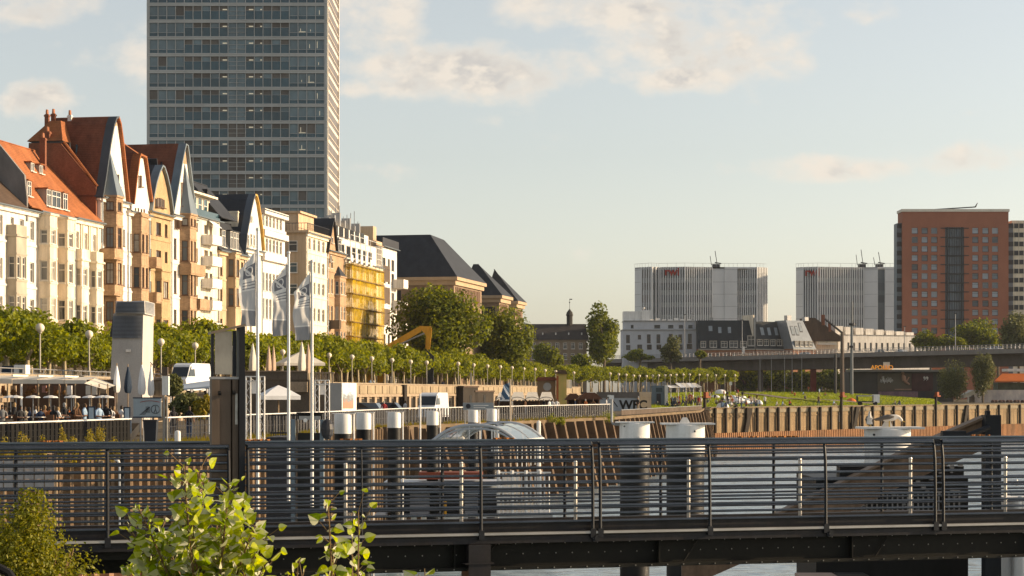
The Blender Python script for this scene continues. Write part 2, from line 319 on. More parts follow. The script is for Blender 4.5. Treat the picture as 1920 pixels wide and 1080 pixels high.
class House:
    def __init__(s, name, label, px0, px1, eave, rows, cols, wm, D=11, fm=None, gm=None, ref=None, style='cross', out=0.0, side=None, strings=True, dep=.22, cat='house'):
        s.px0, s.px1 = px0, px1; s.ref = ref or (px0+px1)/2; s.root = froot(name, label, px0, cat, out); s.W = s.u(px1); s.wm = wm; s.fm = fm; s.gm = gm; s.D = D; s.style = style
        s.E = FZ(s.ref, eave); s.rows = [(FZ(s.ref, b), FZ(s.ref, a)) for a, b in rows]
        # storeys hidden behind the trees
        m = MB(); holes = [(s.u(a), s.u(b), c, e) for a, b in cols for c, e in s.rows]
        ws = facade(m, (0,0), (s.W,0), -3.0, s.E, holes, 0, dep)
        m.quad((0,D,-3),(0,0,-3),(0,0,s.E),(0,D,s.E), 1 if side else 0); m.quad((s.W,0,-3),(s.W,D,-3),(s.W,D,s.E),(s.W,0,s.E)); m.quad((0,0,s.E),(s.W,0,s.E),(s.W,D,s.E),(0,D,s.E))
        s.wall = m.build('wall', [wm, side or wm], s.root)
        for M, w, h in ws: window(s.root, M, w, h, fm, gm, style)
        gd = MB(); gd.tube([(.18,-.12,-2),(.18,-.12,s.E-.2)], .07, 6); gd.tube([(-.1,-.55,s.E+.02),(s.W+.1,-.55,s.E+.02)], .09, 6); gd.build('drain_pipe', ZINC, s.root)
        if strings:
            q = MB(); q.box(-.05, s.W+.05, -.28, -.003, s.E-.45, s.E-.12); q.box(-.1, s.W+.1, -.45, -.002, s.E-.118, s.E+.08)
            for c, e in s.rows: q.box(.05, s.W-.05, -.09, -.004, c-.62, c-.42)
            q.build('cornice', wm, s.root)
    def u(s, px): return FT(px) - FT(s.px0)
    def z(s, py, px=None): return FZ(px or s.ref, py)
    def bay(s, px, w, o, top, bot, rows, m, nf=1, side=True, roof=None, fm=None, ch=0.0, parapet=0.0, name='oriel', z0=None):
        u0 = s.u(px); zt = s.z(top); zb = s.z(bot); mb = MB(); wins = []; rr = [(s.z(b), s.z(a)) for a, b in rows]
        pl = [(u0, 0), (u0+ch, -o), (u0+w-ch, -o), (u0+w, 0)]
        for i in range(3):
            A, B = pl[i], pl[i+1]; ln = math.hypot(B[0]-A[0], B[1]-A[1]); hs = []
            if i == 1: cw = ln/nf; hs = [(k*cw+cw*.2, (k+1)*cw-cw*.2, a, b) for k in range(nf) for a, b in rr]
            elif i == 0 and side: hs = [(ln*.2, ln*.8, a, b) for a, b in rr]
            wins += facade(mb, A, B, zb, zt, hs, 0, .16)
        mb.poly([(x, y, zt) for x, y in pl]); mb.poly([(x, y, zb) for x, y in pl][::-1])
        for a, b in rr:
            for (z0_, z1_, e) in ((a-.30, a-.1, .07), (b+.15, b+.3, .05)):
                q = [(u0-e, 0), (u0+ch-e*.6, -o-e), (u0+w-ch+e*.6, -o-e), (u0+w+e, 0)]
                mb.prism(q, lambda x, y, c: (x, y, c), z0_, z1_, 0)
        e = .15; q = [(u0-e, 0), (u0+ch-e, -o-e), (u0+w-ch+e, -o-e), (u0+w+e, 0)]
        mb.prism(q, lambda x, y, c: (x, y, c), zt+.003, zt+.2, 0)
        if parapet:
            for A, B in zip(pl, pl[1:]):
                d = Vector((B[0]-A[0], B[1]-A[1])).normalized(); M = Matrix.Identity(4); M.col[0][:3] = (d.x, d.y, 0); M.col[1][:3] = (-d.y, d.x, 0); M.col[3][:3] = (A[0], A[1], 0)
                mb.obox(M, 0, math.hypot(B[0]-A[0], B[1]-A[1]), 0, .14, zt+.2, zt+.2+parapet)
        b = mb.build(name, m, s.root)
        for M, ww, h in wins: window(b, M, ww, h, fm or s.fm, s.gm, s.style if ww > .8 else 'bar', sub=False)
        if roof:
            h, rm = roof; rb = MB(); ap = (u0+w/2, -.1, zt+.2+h); b2 = [(x, y, zt+.203) for x, y in q]
            for A, B in zip(b2, b2[1:]): 
                m1 = tuple(a*.62+c*.38+(-.0 if i < 2 else -.04*h) for i, (a, c) in enumerate(zip(A, ap))); m2 = tuple(a*.62+c*.38+(0 if i < 2 else -.04*h) for i, (a, c) in enumerate(zip(B, ap)))
                rb.quad(A, B, m2, m1); rb.poly([m1, m2, ap])
            rb.build('oriel_roof', rm, s.root)
        return b
    def gable(s, pts, m, rm, depth=8, wins=(), band=None, edge=.45, fm=None, edgemat=None, name='gable', edgemat2=None):
        """pts in photo pixels from left foot over the top to the right foot"""
        pp = [(s.u(x), FZ(x, y)) for x, y in pts]; z0 = s.E - .3; pk = max(range(len(pp)), key=lambda i: pp[i][1])
        g = MB(); poly = [(pp[0][0], z0)] + pp + [(pp[-1][0], z0)]
        g.prism(poly, lambda a, b, c: (a, c, b), -.06, .35)
        ga = g.build(name, m, s.root)
        if band:
            zt = FZ(*band[0]); q = [p for p in pp if p[1] > zt]; b = MB()
            if len(q) > 2:
                b.prism([(a*.86+sum(t[0] for t in q)/len(q)*.14, c-.15) for a, c in q], lambda a, bb, c: (a, c, bb), -.09, -.061); b.build('gable_cladding', band[1], ga)
        r = MB(); ov = .12
        def off(e):
            o = []
            for i, (a, c) in enumerate(pp):
                p0 = Vector(pp[max(0, i-1)]); p1 = Vector(pp[min(len(pp)-1, i+1)]); t = (p1-p0).normalized(); o.append((a - t.y*e, c + t.x*e))
            return o
        i0, o0 = off(.02), off(.26)
        for k in range(len(pp)-1):
            for ya, yb, mi in ((-edge, .5, 1), (.5, depth, 0)):
                if mi == 1 and edgemat2 and k >= pk: mi = 2
                A = [(i0[k][0], ya, i0[k][1]), (o0[k][0], ya, o0[k][1]), (o0[k+1][0], ya, o0[k+1][1]), (i0[k+1][0], ya, i0[k+1][1])]
                B = [(x, yb, z) for x, _, z in A]
                r.add(A+B, [(0,1,2,3), (7,6,5,4), (1,5,6,2), (0,3,7,4)], mi)
        r.prism(poly, lambda a, b, c: (a, c, b), depth-.3, depth-.1, 0)
        r.build('roof', [rm, edgemat or rm, edgemat2 or rm], s.root)
        for x0, x1, y0, y1 in wins:
            M = Matrix.Translation((s.u(x0), -.10, FZ(x0, y1))); window(s.root, M, s.u(x1)-s.u(x0), FZ(x0, y0)-FZ(x0, y1), fm or s.fm, s.gm, 'bar')
    def slope(s, rise, run, rm, hipl=0.0, hipr=0.0, dorm=(), name='roof', u0=None, u1=None, z=None, dm=None, back=None):
        u0 = -.15 if u0 is None else u0; u1 = s.W+.15 if u1 is None else u1; z = s.E+.05 if z is None else z; r = MB(); bk = back or run
        a, b = (u0, -.4, z), (u1, -.4, z); c, d = (u1-hipr, run, z+rise), (u0+hipl, run, z+rise); e, f = (u0, run+bk, z), (u1, run+bk, z)
        r.quad(a, b, c, d); r.quad(d, c, f, e); r.poly([a, d, e]); r.poly([b, f, c])
        ro = r.build(name, rm, s.root); g = MB(); g.tube([a, b], .09, 6); g.tube([d, c], .10, 6); g.build('ridge_tiles', rm, s.root)
        for (uu, fr, w, h) in dorm:
            y = -.4 + (run+.4)*fr; zz = z + rise*fr; dy = h/rise*(run+.4)
            q = MB(); q.quad((uu,y,zz),(uu,y,zz+h),(uu,y+dy,zz+h),(uu,y,zz)); q.add([(uu,y,zz),(uu,y,zz+h),(uu,y+dy,zz+h)], [(0,1,2)]); q.add([(uu+w,y,zz),(uu+w,y,zz+h),(uu+w,y+dy,zz+h)], [(0,1,2)])
            q.box(uu-.12, uu+w+.12, y-.2, y+dy+.1, zz+h, zz+h+.12, 1)
            dd = q.build('dormer', [dm or FRW, rm], s.root); window(dd, Matrix.Translation((uu, y, zz)), w, h, FRW, GL, 'cross', sub=False)
        return ro
    def chimney(s, u, y, z0, z1, w=.7, d=.9, m=None, pots=2):
        q = MB(); q.box(u, u+w, y, y+d, z0, z1); q.box(u-.06, u+w+.06, y-.06, y+d+.06, z1-.25, z1-.1)
        for k in range(pots): q.lathe([(.11,0),(.14,.1),(.11,.5)], (u+w*(k+.5)/pots, y+d/2, z1+.002), 8, 1)
        q.build('chimney', [m or BRICK, mat('pot', (.35,.14,.07))], s.root)
    def skylight(s, px, py, y, w=.8, h=1.0, slope=60):
        pass
def balcony(h, px, w, o, top, hh, m, name='balcony', rail=None):
    q = MB(); u = h.u(px); z = h.z(top, px); q.box(u, u+w, -o, -.003, z-hh, z-hh+.15)
    q.box(u, u+w, -o-.06, -o+.06, z-hh+.15, z); q.box(u, u+.1, -o+.061, -.004, z-hh+.15, z); q.box(u+w-.1, u+w, -o+.061, -.004, z-hh+.15, z)
    if rail: q.tube([(u, -o, z+.2), (u+w, -o, z+.2)], .03, 6, 1); q.box(u+.1, u+w-.1, -o-.03, -o+.03, z+.001, z+.06, 1)
    return q.build(name, [m, rail or m], h.root)

# --- white house at the left edge
h = House('terrace_house', 'white rendered house with brown tiled roof at the left end of the row', -60, 70, 394, [(412,448),(490,528),(560,598),(640,672)], [(-45,-35),(-25,-15),(-5,5),(20,26),(37,45),(56,64)], WHITE, ref=45)
h.slope(3.6, 3.4, BRT, u0=-8, u1=h.u(50)); h.bay(12, 2.6, .95, 449, 690, [(485,525),(558,595),(635,668)], mat('grey_cream', (.38,.33,.26), .85, .25), 2, parapet=.9, ch=.1)
h.bay(-55, 4.2, .8, 470, 690, [(485,525),(558,595)], WHITE, 2, roof=(1.2, BRT))
q = MB(); q.prism([(0, h.E-1), (0, h.E+1.2), (.25, h.E+3.4), (4.5, h.E+8.4), (9, h.E+8.4), (9, h.E-1)], lambda a, b, c: (c, a-.1, b), h.u(50)-.2, h.u(50)+.15); q.build('fire_wall', GREYR, h.root)
h.slope(6.2, 4.0, ORT, name='upper_roof', u0=h.u(51), u1=h.W, z=h.E+.4, dorm=[(h.u(58), .18, .9, 1.5)])
q = MB(); q.box(-6, h.W+2, 10.5, 18, h.E, h.E+8.6); 
for k in range(6): q.tube([(-4+k*1.5, 11, h.E+8.6), (-4+k*1.5, 11, h.E+9.6)], .03, 5)
q.tube([(2.5, 11, h.E+8.6), (2.5, 11, h.E+11)], .08, 6); q.tube([(-5, 11, h.E+9.5), (4, 11, h.E+9.5)], .03, 5); q.build('rear_wing', mat('dark_rear_roof', (.12,.11,.09)), h.root)
# --- cream house with two oriels and orange roof
h = House('terrace_house', 'cream house with two tall oriels and dormers in its orange tiled roof', 70, 137, 403, [(436,462),(493,530),(562,600),(640,675)], [(84,90),(117,123)], CREAM, ref=100)
h.slope(7.0, 4.2, ORT, hipl=.4, dorm=[(h.u(88), .10, 1.1, 1.7), (h.u(98), .10, 2.2, 1.7), (h.u(119), .10, 1.1, 1.7), (h.u(101), .62, .8, .9), (h.u(117), .62, .8, .9)], back=3)
for p in (70.5, 104): h.bay(p, 1.9, 1.25, 410, 690, [(436,462),(493,530),(562,600),(636,672)], CREAM, 1, ch=.05)
h.chimney(h.W-.5, 2.8, h.E+4.0, h.E+8.3, .4, .6)
# --- cream house with balconies
h = House('terrace_house', 'cream house with arched top windows and stone balconies on its bays', 137, 189, 414, [(437,468),(506,540),(574,606),(645,676)], [(143,148),(158,164),(174,180)], PALE, ref=160)
h.slope(6.6, 6.0, ORT, back=5); 
for p in (140, 168): h.bay(p, 2.0, .75, 492, 690, [(506,538),(574,606),(645,676)], PALE, 1, parapet=1.0, ch=.05)
for a in (139, 150, 153, 165, 168, 181): q = MB(); q.box(h.u(a), h.u(a)+.22, -.14, -.006, h.E-4.2, h.E-.46); q.build('pilaster', PALE, h.root)
# --- tall white bell gable
h = House('gabled_house', 'tall white house with bell shaped gable, big red roof and pointed oriel turret', 189, 238, 374, [(424,456),(492,532),(568,600),(640,674)], [(190.5,195),(226,229),(231,234)], WHITE, ref=205, fm=FRB)
h.gable([(187,371),(194,328),(202,270),(208.5,236),(213,223),(216,222),(219.5,233),(224.5,270),(230,322),(236,381)], WHITE, RDT, 6.6, wins=[(202,204.5,322,345),(219,221.5,327,350),(196,198,378,398),(199,201,378,398)], band=((215,258), SAND), edgemat=mat('gable_lead', (.06,.07,.08), .5), edgemat2=ORT)
h.bay(194, 2.6, 1.3, 372, 690, [(380,397),(428,466),(494,534),(566,602)], SAND, 1, roof=(5.2, ZINC), ch=.35); balcony(h, 187, 2.5, 1.6, 466, 1.1, SAND); balcony(h, 187, 2.5, 1.6, 534, 1.1, SAND)
zc = h.z(350, 183); zr = h.z(264, 183)
q = MB(); q.prism([(0, h.E-9), (0, zc), (4.0, zr-.1), (7.5, zr), (7.5, h.E-9)], lambda a, b, c: (c, a+.36, b), -.45, 0.02); q.build('fire_wall', BRICK, h.root)
q = MB(); q.tube([(-.25, .3, zc+.1), (-.25, 4.0, zr+.05)], .16, 6); q.tube([(-.25, 4.0, zr+.05), (-.25, 7.6, zr+.12)], .12, 6, 1); q.build('coping', [ORT, ZINC], h.root)
q = MB(); za = zr+.15; zb = zr+2.6; q.add([(-.6,4.0,za),(6,4.0,za),(6,8.0,za),(-.6,8.0,za),(1.8,5.2,zb),(4,5.2,zb),(4,6.4,zb),(1.8,6.4,zb)], [(0,1,5,4),(1,2,6,5),(2,3,7,6),(3,0,4,7),(4,5,6,7)]); q.build('hip_roof', ORT, h.root)
h.chimney(-.3, 5.6, zr-.5, zr+1.2, .5, .6); h.chimney(1.6, 6.5, zr+1.8, zr+3.3, .35, .45, BRICK, 2); h.chimney(2.6, 6.2, zr+2.2, zr+3.5, .35, .45, BRICK, 2); h.chimney(3.2, 4.6, zr+2.0, zr+3.4, .3, .4, STEELW, 2)
q = MB(); q.box(h.u(197), h.u(203), 3.2, 3.3, h.z(286, 195), h.z(269, 195)); q.build('skylight', GLB, h.root); q = MB(); q.obox(Matrix.Translation((h.u(198.5), 3.6, h.z(286,195))) @ Matrix.Rotation(R(-14), 4, 'Y'), -.9, -.6, 0, 1.0, 0, 1.3); q.build('skylight', FRD, h.root)
# --- second white gable
h = House('gabled_house', 'white house with clipped gable under red roof, beside the bell gabled house', 238, 278, 400, [(440,474),(500,540),(568,600),(640,674)], [(239.5,242),(244,246.5)], WHITE, ref=255, fm=FRB)
h.gable([(246,383),(252,330),(256,300),(258,292),(268,297),(271,318),(275,350),(279.5,379)], WHITE, RDT, 5.8, wins=[(258.5,260.5,329,350),(262,264,329,350),(252,253.5,390,406),(257,258.5,390,406),(263,264.5,392,408),(268,269.5,392,408)], edgemat=ORT)
q = MB(); a = [(s_, z_) for s_, z_ in [(h.u(257.5), FZ(258, 293)), (h.u(268.5), FZ(268, 298))]]; q.quad((a[0][0]-.1, -.4, a[0][1]+.05), (a[1][0]+.1, -.4, a[1][1]+.05), (a[0][0]+.8, 3.0, FZ(258,253)), (a[0][0], 3.0, FZ(258,253))); q.build('clipped_hip', ORT, h.root)
h.bay(247, 2.9, 1.0, 408, 690, [(440,474),(502,540),(568,604)], SAND, 2, ch=.3, parapet=.3); balcony(h, 272, 1.7, 1.3, 482, 1.2, SAND); balcony(h, 272, 1.7, 1.3, 548, 1.2, SAND)
# --- ochre brick round gable
h = House('gabled_house', 'ochre brick house with rounded pointed gable between two white gabled houses', 278, 320, 402, [(418,442),(470,500),(530,560),(600,630)], [(280.5,284),(293,302),(309,314)], OCHRE, ref=300, fm=FRB, style='tri')
h.gable([(279.5,400),(283,372),(288,345),(294,325),(299.5,313),(302,315),(307,330),(312,352),(316,376),(319,402)], OCHRE, SLATE, 7, wins=[(290,292.5,372,388),(293.5,296,371,388),(297,299.5,371,388),(300.5,303,372,389),(304,306.5,374,390)], edgemat=ZINC)
h.bay(291, 3.2, .7, 510, 690, [(528,560),(600,635)], OCHRE, 1, parapet=.8, ch=.2)
# --- third white gable with turret oriel
h = House('gabled_house', 'white house with steep pointed gable, red roof and brick oriel with spire', 320, 364, 408, [(450,488),(510,552),(582,612),(645,674)], [(326,331)], WHITE, ref=342, fm=FRB)
h.gable([(319.5,404),(324,380),(331,340),(337,303),(343.5,272),(346,274),(350,306),(354,340),(360,392)], WHITE, RDT, 8.5, wins=[(338,340.5,342,386),(341.5,343,342,386),(327,328.5,405,428),(330,331.5,405,428),(333,334.5,406,429)], band=((343,308), SAND), edgemat=ZINC)
h.bay(337, 3.0, 1.15, 404, 690, [(410,424),(452,490),(514,554),(582,615)], SAND, 2, roof=(6.0, ZINC), ch=.3); balcony(h, 335, 5.2, 1.5, 494, 1.3, SAND); balcony(h, 352, 3.5, 1.5, 560, 1.3, SAND)
q = MB(); q.box(h.u(334), h.u(334)+1.0, 2.0, 2.15, FZ(325,316), FZ(325,300)); q.obox(Matrix.Translation((h.u(336)-.75, 2.3, FZ(325,316))) @ Matrix.Rotation(R(-20), 4, 'Y'), -.1, .1, 0, 1.3, 0, 1.4); q.build('skylight', FRD, h.root)
# --- modern white block with balconies
h = House('apartment_block', 'narrow modern white block with five stacked white balconies and glazed penthouse', 364, 412, 412, [(423,440),(470,496),(512,540),(556,582),(600,625)], [(367,371),(383,390),(393,398)], PALE, ref=390, fm=FRD, strings=False, dep=.6, cat='apartment building')
for k, p in enumerate((440, 480, 522, 563, 605)): balcony(h, 378, 3.7, 1.35, p, 1.15, STEELW, rail=FRD if k else None)
q = MB(); z1 = h.z(364); q.box(.4, h.W-.3, 1.2, 9, h.E, z1-.25); q.box(.1, h.W-.1, .2, 9.5, z1-.25, z1); q.build('penthouse', PALE, h.root)
for a in (368, 378, 388, 398): window(h.root, Matrix.Translation((h.u(a), 1.15, h.E+.2)), 1.4, z1-h.E-.6, FRW, GLB, 'bar')
q = MB(); q.box(.2, h.W-.2, -.1, 0.1, h.E+.05, h.E+1.0); q.build('glass_balustrade', GLB, h.root)
q = MB(); q.quad((h.u(388), -1.2, h.z(425,388)), (h.u(400), -1.2, h.z(428,395)), (h.u(400), -.1, h.z(414,395)), (h.u(388), -.1, h.z(412,388))); q.build('awning', WCANV, h.root)
# --- dark mansard house
h = House('mansard_house', 'ochre house under a steep dark slate mansard with pale dormers', 408, 462, 476, [(488,520),(540,575),(600,630)], [(413,417),(437,441),(452,456)], mat('golden_render', (.52,.39,.25), .85, .25, seed=21, streak=.3), ref=435, fm=FRB)
h.bay(425, 2.3, 1.1, 478, 690, [(488,520),(542,575)], mat('golden_render', (1,1,1)), 1, ch=.2)
h.slope(4.2, 2.0, SLATE, dorm=[(h.u(414), .12, 1.4, 2.2), (h.u(430), .12, 1.0, 2.3), (h.u(436), .12, 1.0, 2.3), (h.u(441), .12, 1.0, 2.3)], back=7)
h.slope(4.6, 3.6, SLATE, name='upper_roof', z=h.E+4.2, u0=.1, u1=h.W*.55); h.chimney(h.u(420), 2.2, h.E+4, h.E+8, .4, 1.2, SLATE, 0); h.chimney(h.W-.5, 1.0, h.E+3.5, h.E+6, .4, 2, CREAM, 0)
# --- white bell gable with yellow edge
h = House('gabled_house', 'white house with tall bell gable edged in yellow and a black roof, by the flags', 457, 490, 470, [(490,520),(545,580),(600,630)], [(460,463),(468,472),(480,484)], WHITE, ref=474)
h.gable([(455.5,476),(458.5,440),(462,420),(466,396),(470.5,376),(473.5,367),(476.5,368),(480,382),(484,408),(488,438),(490.5,470)], WHITE, SLATE, 9, wins=[(467,468.8,405,415),(470,471.8,405,415),(463,465.5,440,462),(468.5,471,438,460),(474,476.5,440,462)], edgemat=mat('lead_front', (.085,.10,.12), .5), edgemat2=mat('yellow_verge', (.50,.30,.07), .7))
# --- white ribbon window block
h = House('apartment_block', 'white block with ribbon windows on two upper floors, beside the yellow edged gable', 490, 534, 400, [(409,428),(450,474),(514,548),(562,600),(630,660)], [(491.5,496),(498,502.5),(504.5,509),(511,515.5),(517.5,522),(524,528.5)], WHITE, ref=512, fm=FRW, strings=False, cat='apartment building')
q = MB(); 
for a, b in ((397, 407), (436, 447), (478, 492)): q.box(-.1, h.W+.1, -.55, -.003, h.z(b), h.z(a))
q.box(-.05, h.W+.05, -.2, -.004, h.z(434), h.z(429)); q.build('parapet_band', WHITE, h.root)
# --- tan corner block
h = House('apartment_block', 'tan and white corner block with planted roof terrace, four windows per floor', 574, 613, 441, [(449,470),(491,512),(530,552),(578,602),(625,650)], [(578,582.5),(587,591.5),(595.5,600),(604,608.5)], PALE, D=9, ref=590, side=TAN, cat='apartment building', style='bar')
for k, p in enumerate(((447,467),(488,507),(528,548))):
    Y = FYt(574); z1 = FZ(574, p[0]+4); z0 = FZ(574, p[1]+4); M = Matrix(((0,1,0,-.02),(-1,0,0,1.9+1.4*.5),(0,0,1,z0),(0,0,0,1))); window(h.root, M, 1.3, z1-z0, FRW, GLB if k else GL, 'bar')
q = MB(); q.box(-.5, h.W+.3, -.5, 9.3, h.E+.01, h.E+.35); q.build('cornice_slab', TAN, h.root)
q = MB(); z1 = FZ(590, 403); q.box(1.2, h.W-2, 1.5, 8.5, h.E+.35, z1); q.box(.9, h.W-1.6, 1.1, 8.8, z1+.002, z1+.3); q.build('penthouse', TAN, h.root)
q = MB()
for k in range(26): q.box(-.3+k*(h.W+.5)/26, -.25+k*(h.W+.5)/26, -.35, -.3, h.E+.35, h.E+1.4)
q.tube([(-.4, -.33, h.E+1.4), (h.W+.2, -.33, h.E+1.4)], .05, 6)
for k in range(20): q.box(-.35, -.3, -.3+k*.45, -.26+k*.45, h.E+.35, h.E+1.4)
q.tube([(-.33, -.33, h.E+1.4), (-.33, 9, h.E+1.4)], .05, 6); q.build('roof_railing', FRD, h.root)
TANROOT = h
# --- narrow gable
h = House('gabled_house', 'narrow tan stone house with stepped pointed gable next to the yellow scaffold', 613, 645, 474, [(488,505),(525,552),(575,605),(625,650)], [(614.5,617.5),(620.5,624)], SAND, ref=630, fm=FRW)
h.gable([(612,474),(614.5,455),(617,440),(619.5,424),(622.5,412),(625,430),(627,452),(629,472)], SAND, SLATE, 7, wins=[(620.5,623,444,456),(618,620.5,478,490)], edgemat=SLATE)
h.bay(627, 4.2, .8, 520, 690, [(528,552),(575,600),(622,648)], SAND, 2, ch=.3, roof=(1.6, SLATE)); h.slope(2.6, 2.5, SLATE, u0=h.u(629), dorm=[(h.u(633), .1, 1.8, 1.8)])
q = MB(); q.box(h.u(617), h.u(617)+1.2, -1.6, -.02, h.z(618), h.z(602)); q.build('hanging_sign', BROWNST, h.root)
# --- block behind the scaffold
h = House('apartment_block', 'white stepped block under renovation behind yellow scaffold netting', 645, 715, 495, [(505,530),(545,570),(585,610),(625,650)], [(650,656),(662,668),(674,680),(686,692),(700,706)], PALE, ref=680, D=14, cat='apartment building')
q = MB(); z1 = FZ(680, 455); z2 = FZ(680, 432); z3 = FZ(680, 418)
q.box(0, h.W, .8, 13, h.E, z1); q.box(.5, h.W-1, 2, 12, z1, z2); q.box(1, h.W*.6, 3.5, 11, z2, z3); q.build('upper_storeys', WHITE, h.root)
q = MB(); q.prism([(1.2, h.E-.4), (3.4, z1+2.6), (13, z1+2.6), (13, h.E-.4)], lambda a, b, c: (c, a, b), -.25, 0.05); q.build('slate_side', SLATE, h.root)
q = MB()
for k in range(7): q.box(1+k*3.2, 1.6+k*3.2, 2.6, 4, z2, z2+1.2+1.6*((k*37) % 5)/5)
for k in range(9): q.tube([(1.5+k*2.4, 3, z2), (1.5+k*2.4, 3, z3+1.0+((k*13) % 4)*.5)], .06, 5)
q.build('roof_plant', GREYM, h.root)
for k in range(6): window(h.root, Matrix.Translation((1.2+k*3.4, 1.9, z1+.5)), 2.2, 1.6, FRD, GL, 'tri'); window(h.root, Matrix.Translation((1.0+k*3.6, .75, h.E+.8)), 2.0, 1.6, FRD, GL, 'tri')
SCAFH = h
# --- dark modern block with projecting balconies
h = House('apartment_block', 'narrow block with dark glazing and white balconies jutting out to the right', 715, 744, 466, [(486,506),(512,532),(548,570),(588,610),(628,650)], [(717,723),(727,731),(734,739)], WHITE, ref=730, fm=FRD, D=9, cat='apartment building', strings=False)
for p in (525, 565, 605, 645): balcony(h, 735, 3.5, 2.0, p-1, 1.5, WHITE)
q = MB(); z1 = FZ(730, 433); q.box(.3, 2.6, 1.5, 8, h.E, z1+.4); q.box(2.7, h.W+1, 2.5, 8.5, h.E, FZ(730, 450)); q.build('penthouse', TAN, h.root)
q = MB(); q.box(-.2, h.W+.3, -.3, -.2, h.E+.02, h.E+1.5); q.build('roof_railing', FRD, h.root)
for k in range(3):
    q = MB(); q.box(.1+k*.01, h.W*.55, -.02, -.001, h.z(530+k*40), h.z(500+k*40)); q.build('dark_panel', BROWNST, h.root)
# white cube house filling between ribbon block and the tan block
# --- yellow scaffold
sc = froot('scaffold', 'scaffold wrapped in yellow netting over the facade of the stepped block', 645, 'scaffold', 1.2); Wd = FT(706)-FT(645); zt = FZ(675, 501)
q = MB()
nb, nl = 8, 9
for i in range(nb+1):
    for yb in (0, .95): q.tube([(Wd*i/nb, yb, 0), (Wd*i/nb, yb, zt+.4)], .05, 5)
for k in range(nl+1):
    for yb in (0, .95): q.tube([(0, yb, zt*k/nl), (Wd, yb, zt*k/nl)], .05, 5)
for i in range(nb): q.tube([(Wd*i/nb, 0, zt*(i % 3)/4), (Wd*(i+1)/nb, 0, zt*(i % 3+1)/4)], .04, 5)
q.build('frame', GREYM, sc)
q = MB()
for k in range(1, nl+1): q.box(0, Wd, -.32, .9, zt*k/nl-.30, zt*k/nl-.16)
q.build('platform', mat('scaffold_deck', (.16,.10,.035), .8, .3), sc)
def netmat(nm='yellow_net', c=(.66,.43,.02), op=.48):
    m = bpy.data.materials.new(nm); m.use_nodes = True; t = m.node_tree; t.nodes.clear(); n = t.nodes.new
    tcx = n('ShaderNodeTexCoord'); nz = n('ShaderNodeTexNoise'); t.links.new(tcx.outputs['Object'], nz.inputs[0]); nz.inputs['Scale'].default_value = .5; nz.inputs['Detail'].default_value = 5
    mr = n('ShaderNodeMapRange'); t.links.new(nz.outputs[0], mr.inputs[0]); mr.inputs[1].default_value = .3; mr.inputs[2].default_value = .7; mr.inputs[3].default_value = op-.25; mr.inputs[4].default_value = op+.22
    d = n('ShaderNodeBsdfDiffuse'); d.inputs[0].default_value = (*c, 1); tl = n('ShaderNodeBsdfTranslucent'); tl.inputs[0].default_value = (*c, 1); a = n('ShaderNodeMixShader'); a.inputs[0].default_value = .35; t.links.new(d.outputs[0], a.inputs[1]); t.links.new(tl.outputs[0], a.inputs[2])
    tp = n('ShaderNodeBsdfTransparent'); ms = n('ShaderNodeMixShader'); t.links.new(mr.outputs[0], ms.inputs[0]); t.links.new(tp.outputs[0], ms.inputs[1]); t.links.new(a.outputs[0], ms.inputs[2])
    o = n('ShaderNodeOutputMaterial'); t.links.new(ms.outputs[0], o.inputs[0]); return m
q = MB(); rnd = random.Random(5); nx, nz_ = 24, 30
def cw(x, z): return -.12 + .06*math.sin(x*2.1+z*.7)+.05*math.sin(z*3.1+x)
for i in range(nx):
    for k in range(nz_):
        a = [(Wd*(i+p)/nx, zt*(k+r_)/nz_) for p, r_ in ((0,0),(1,0),(1,1),(0,1))]; q.add([(x, cw(x, z), z) for x, z in a], [(0,1,2,3)])
for xs in (-.08, Wd+.08): q.quad((xs, -.1, 0), (xs, 1.0, 0), (xs, 1.0, zt), (xs, -.1, zt))
q.build('netting', netmat(), sc)
q = MB()
for k in range(5): q.box(.6+k*3.2, .66+k*3.2+1.6, .3, .36, zt+.3, zt+1.4+.4*(k % 2)); q.tube([(.6+k*3.2, .3, zt), (.6+k*3.2, .3, zt+4.5)], .05, 5); q.tube([(.6, .3, zt+.9*(k+1)), (Wd, .3, zt+.9*(k+1))], .04, 5)
q.build('upper_lift', STEELW, sc)
# ---------------------------------------------------------------- office tower
YT = 402.0; xl, xr = XZ(275, YT), XZ(613.5, YT); TD = 26.0; TZ = lambda py: ZZ(py, YT)
tw = thing('office_tower', 'tall slab office tower of dark glass and grey bands rising behind the gabled houses', 'tower', (xl, YT, 0)); TW = xr - xl; fl = 31.55*YT/F
CW = mat('tower_cladding', (.43,.43,.41), .7, .15, .15, seed=30); CWS = mat('tower_cladding_sunlit', (.58,.52,.44), .7, .15, .3, seed=31)  # end cladding coloured lighter and creamier as the sunlit side
GA = mat('tower_glass_upper', (.11,.16,.18), .16, .35, .25, spec=.6, perobj=.25); GBm = mat('tower_glass_lower', (.024,.066,.088), .2, .3, .3, spec=.6, perobj=.2); GC = mat('tower_blind', (.14,.125,.11), .5, .25, .4, perobj=.15); LITW = emat('office_ceiling_lamp', (.55,.48,.34), .28)
ztop = TZ(-150); base0 = TZ(37+31.55*11) 
q = MB(); q.box(.3, TW-.02, .6, TD, 0, ztop-.5); q.build('core', mat('tower_core', (.06,.06,.06)), tw)
q = MB(); cwid = (TW-1.1)/20; x0_ = .5
levels = [TZ(39.5) + fl*k for k in range(-12, 6)]
for z in levels: q.box(.0, TW, 0, .58, z-.33, z+.33); q.box(.02, TW-.02, -.06, -.002, z+.10, z+.2)
for i in range(21):
    for z in levels: q.box(x0_+cwid*i-.06, x0_+cwid*i+.06, .05, .5, z+.332, z+fl-.332)
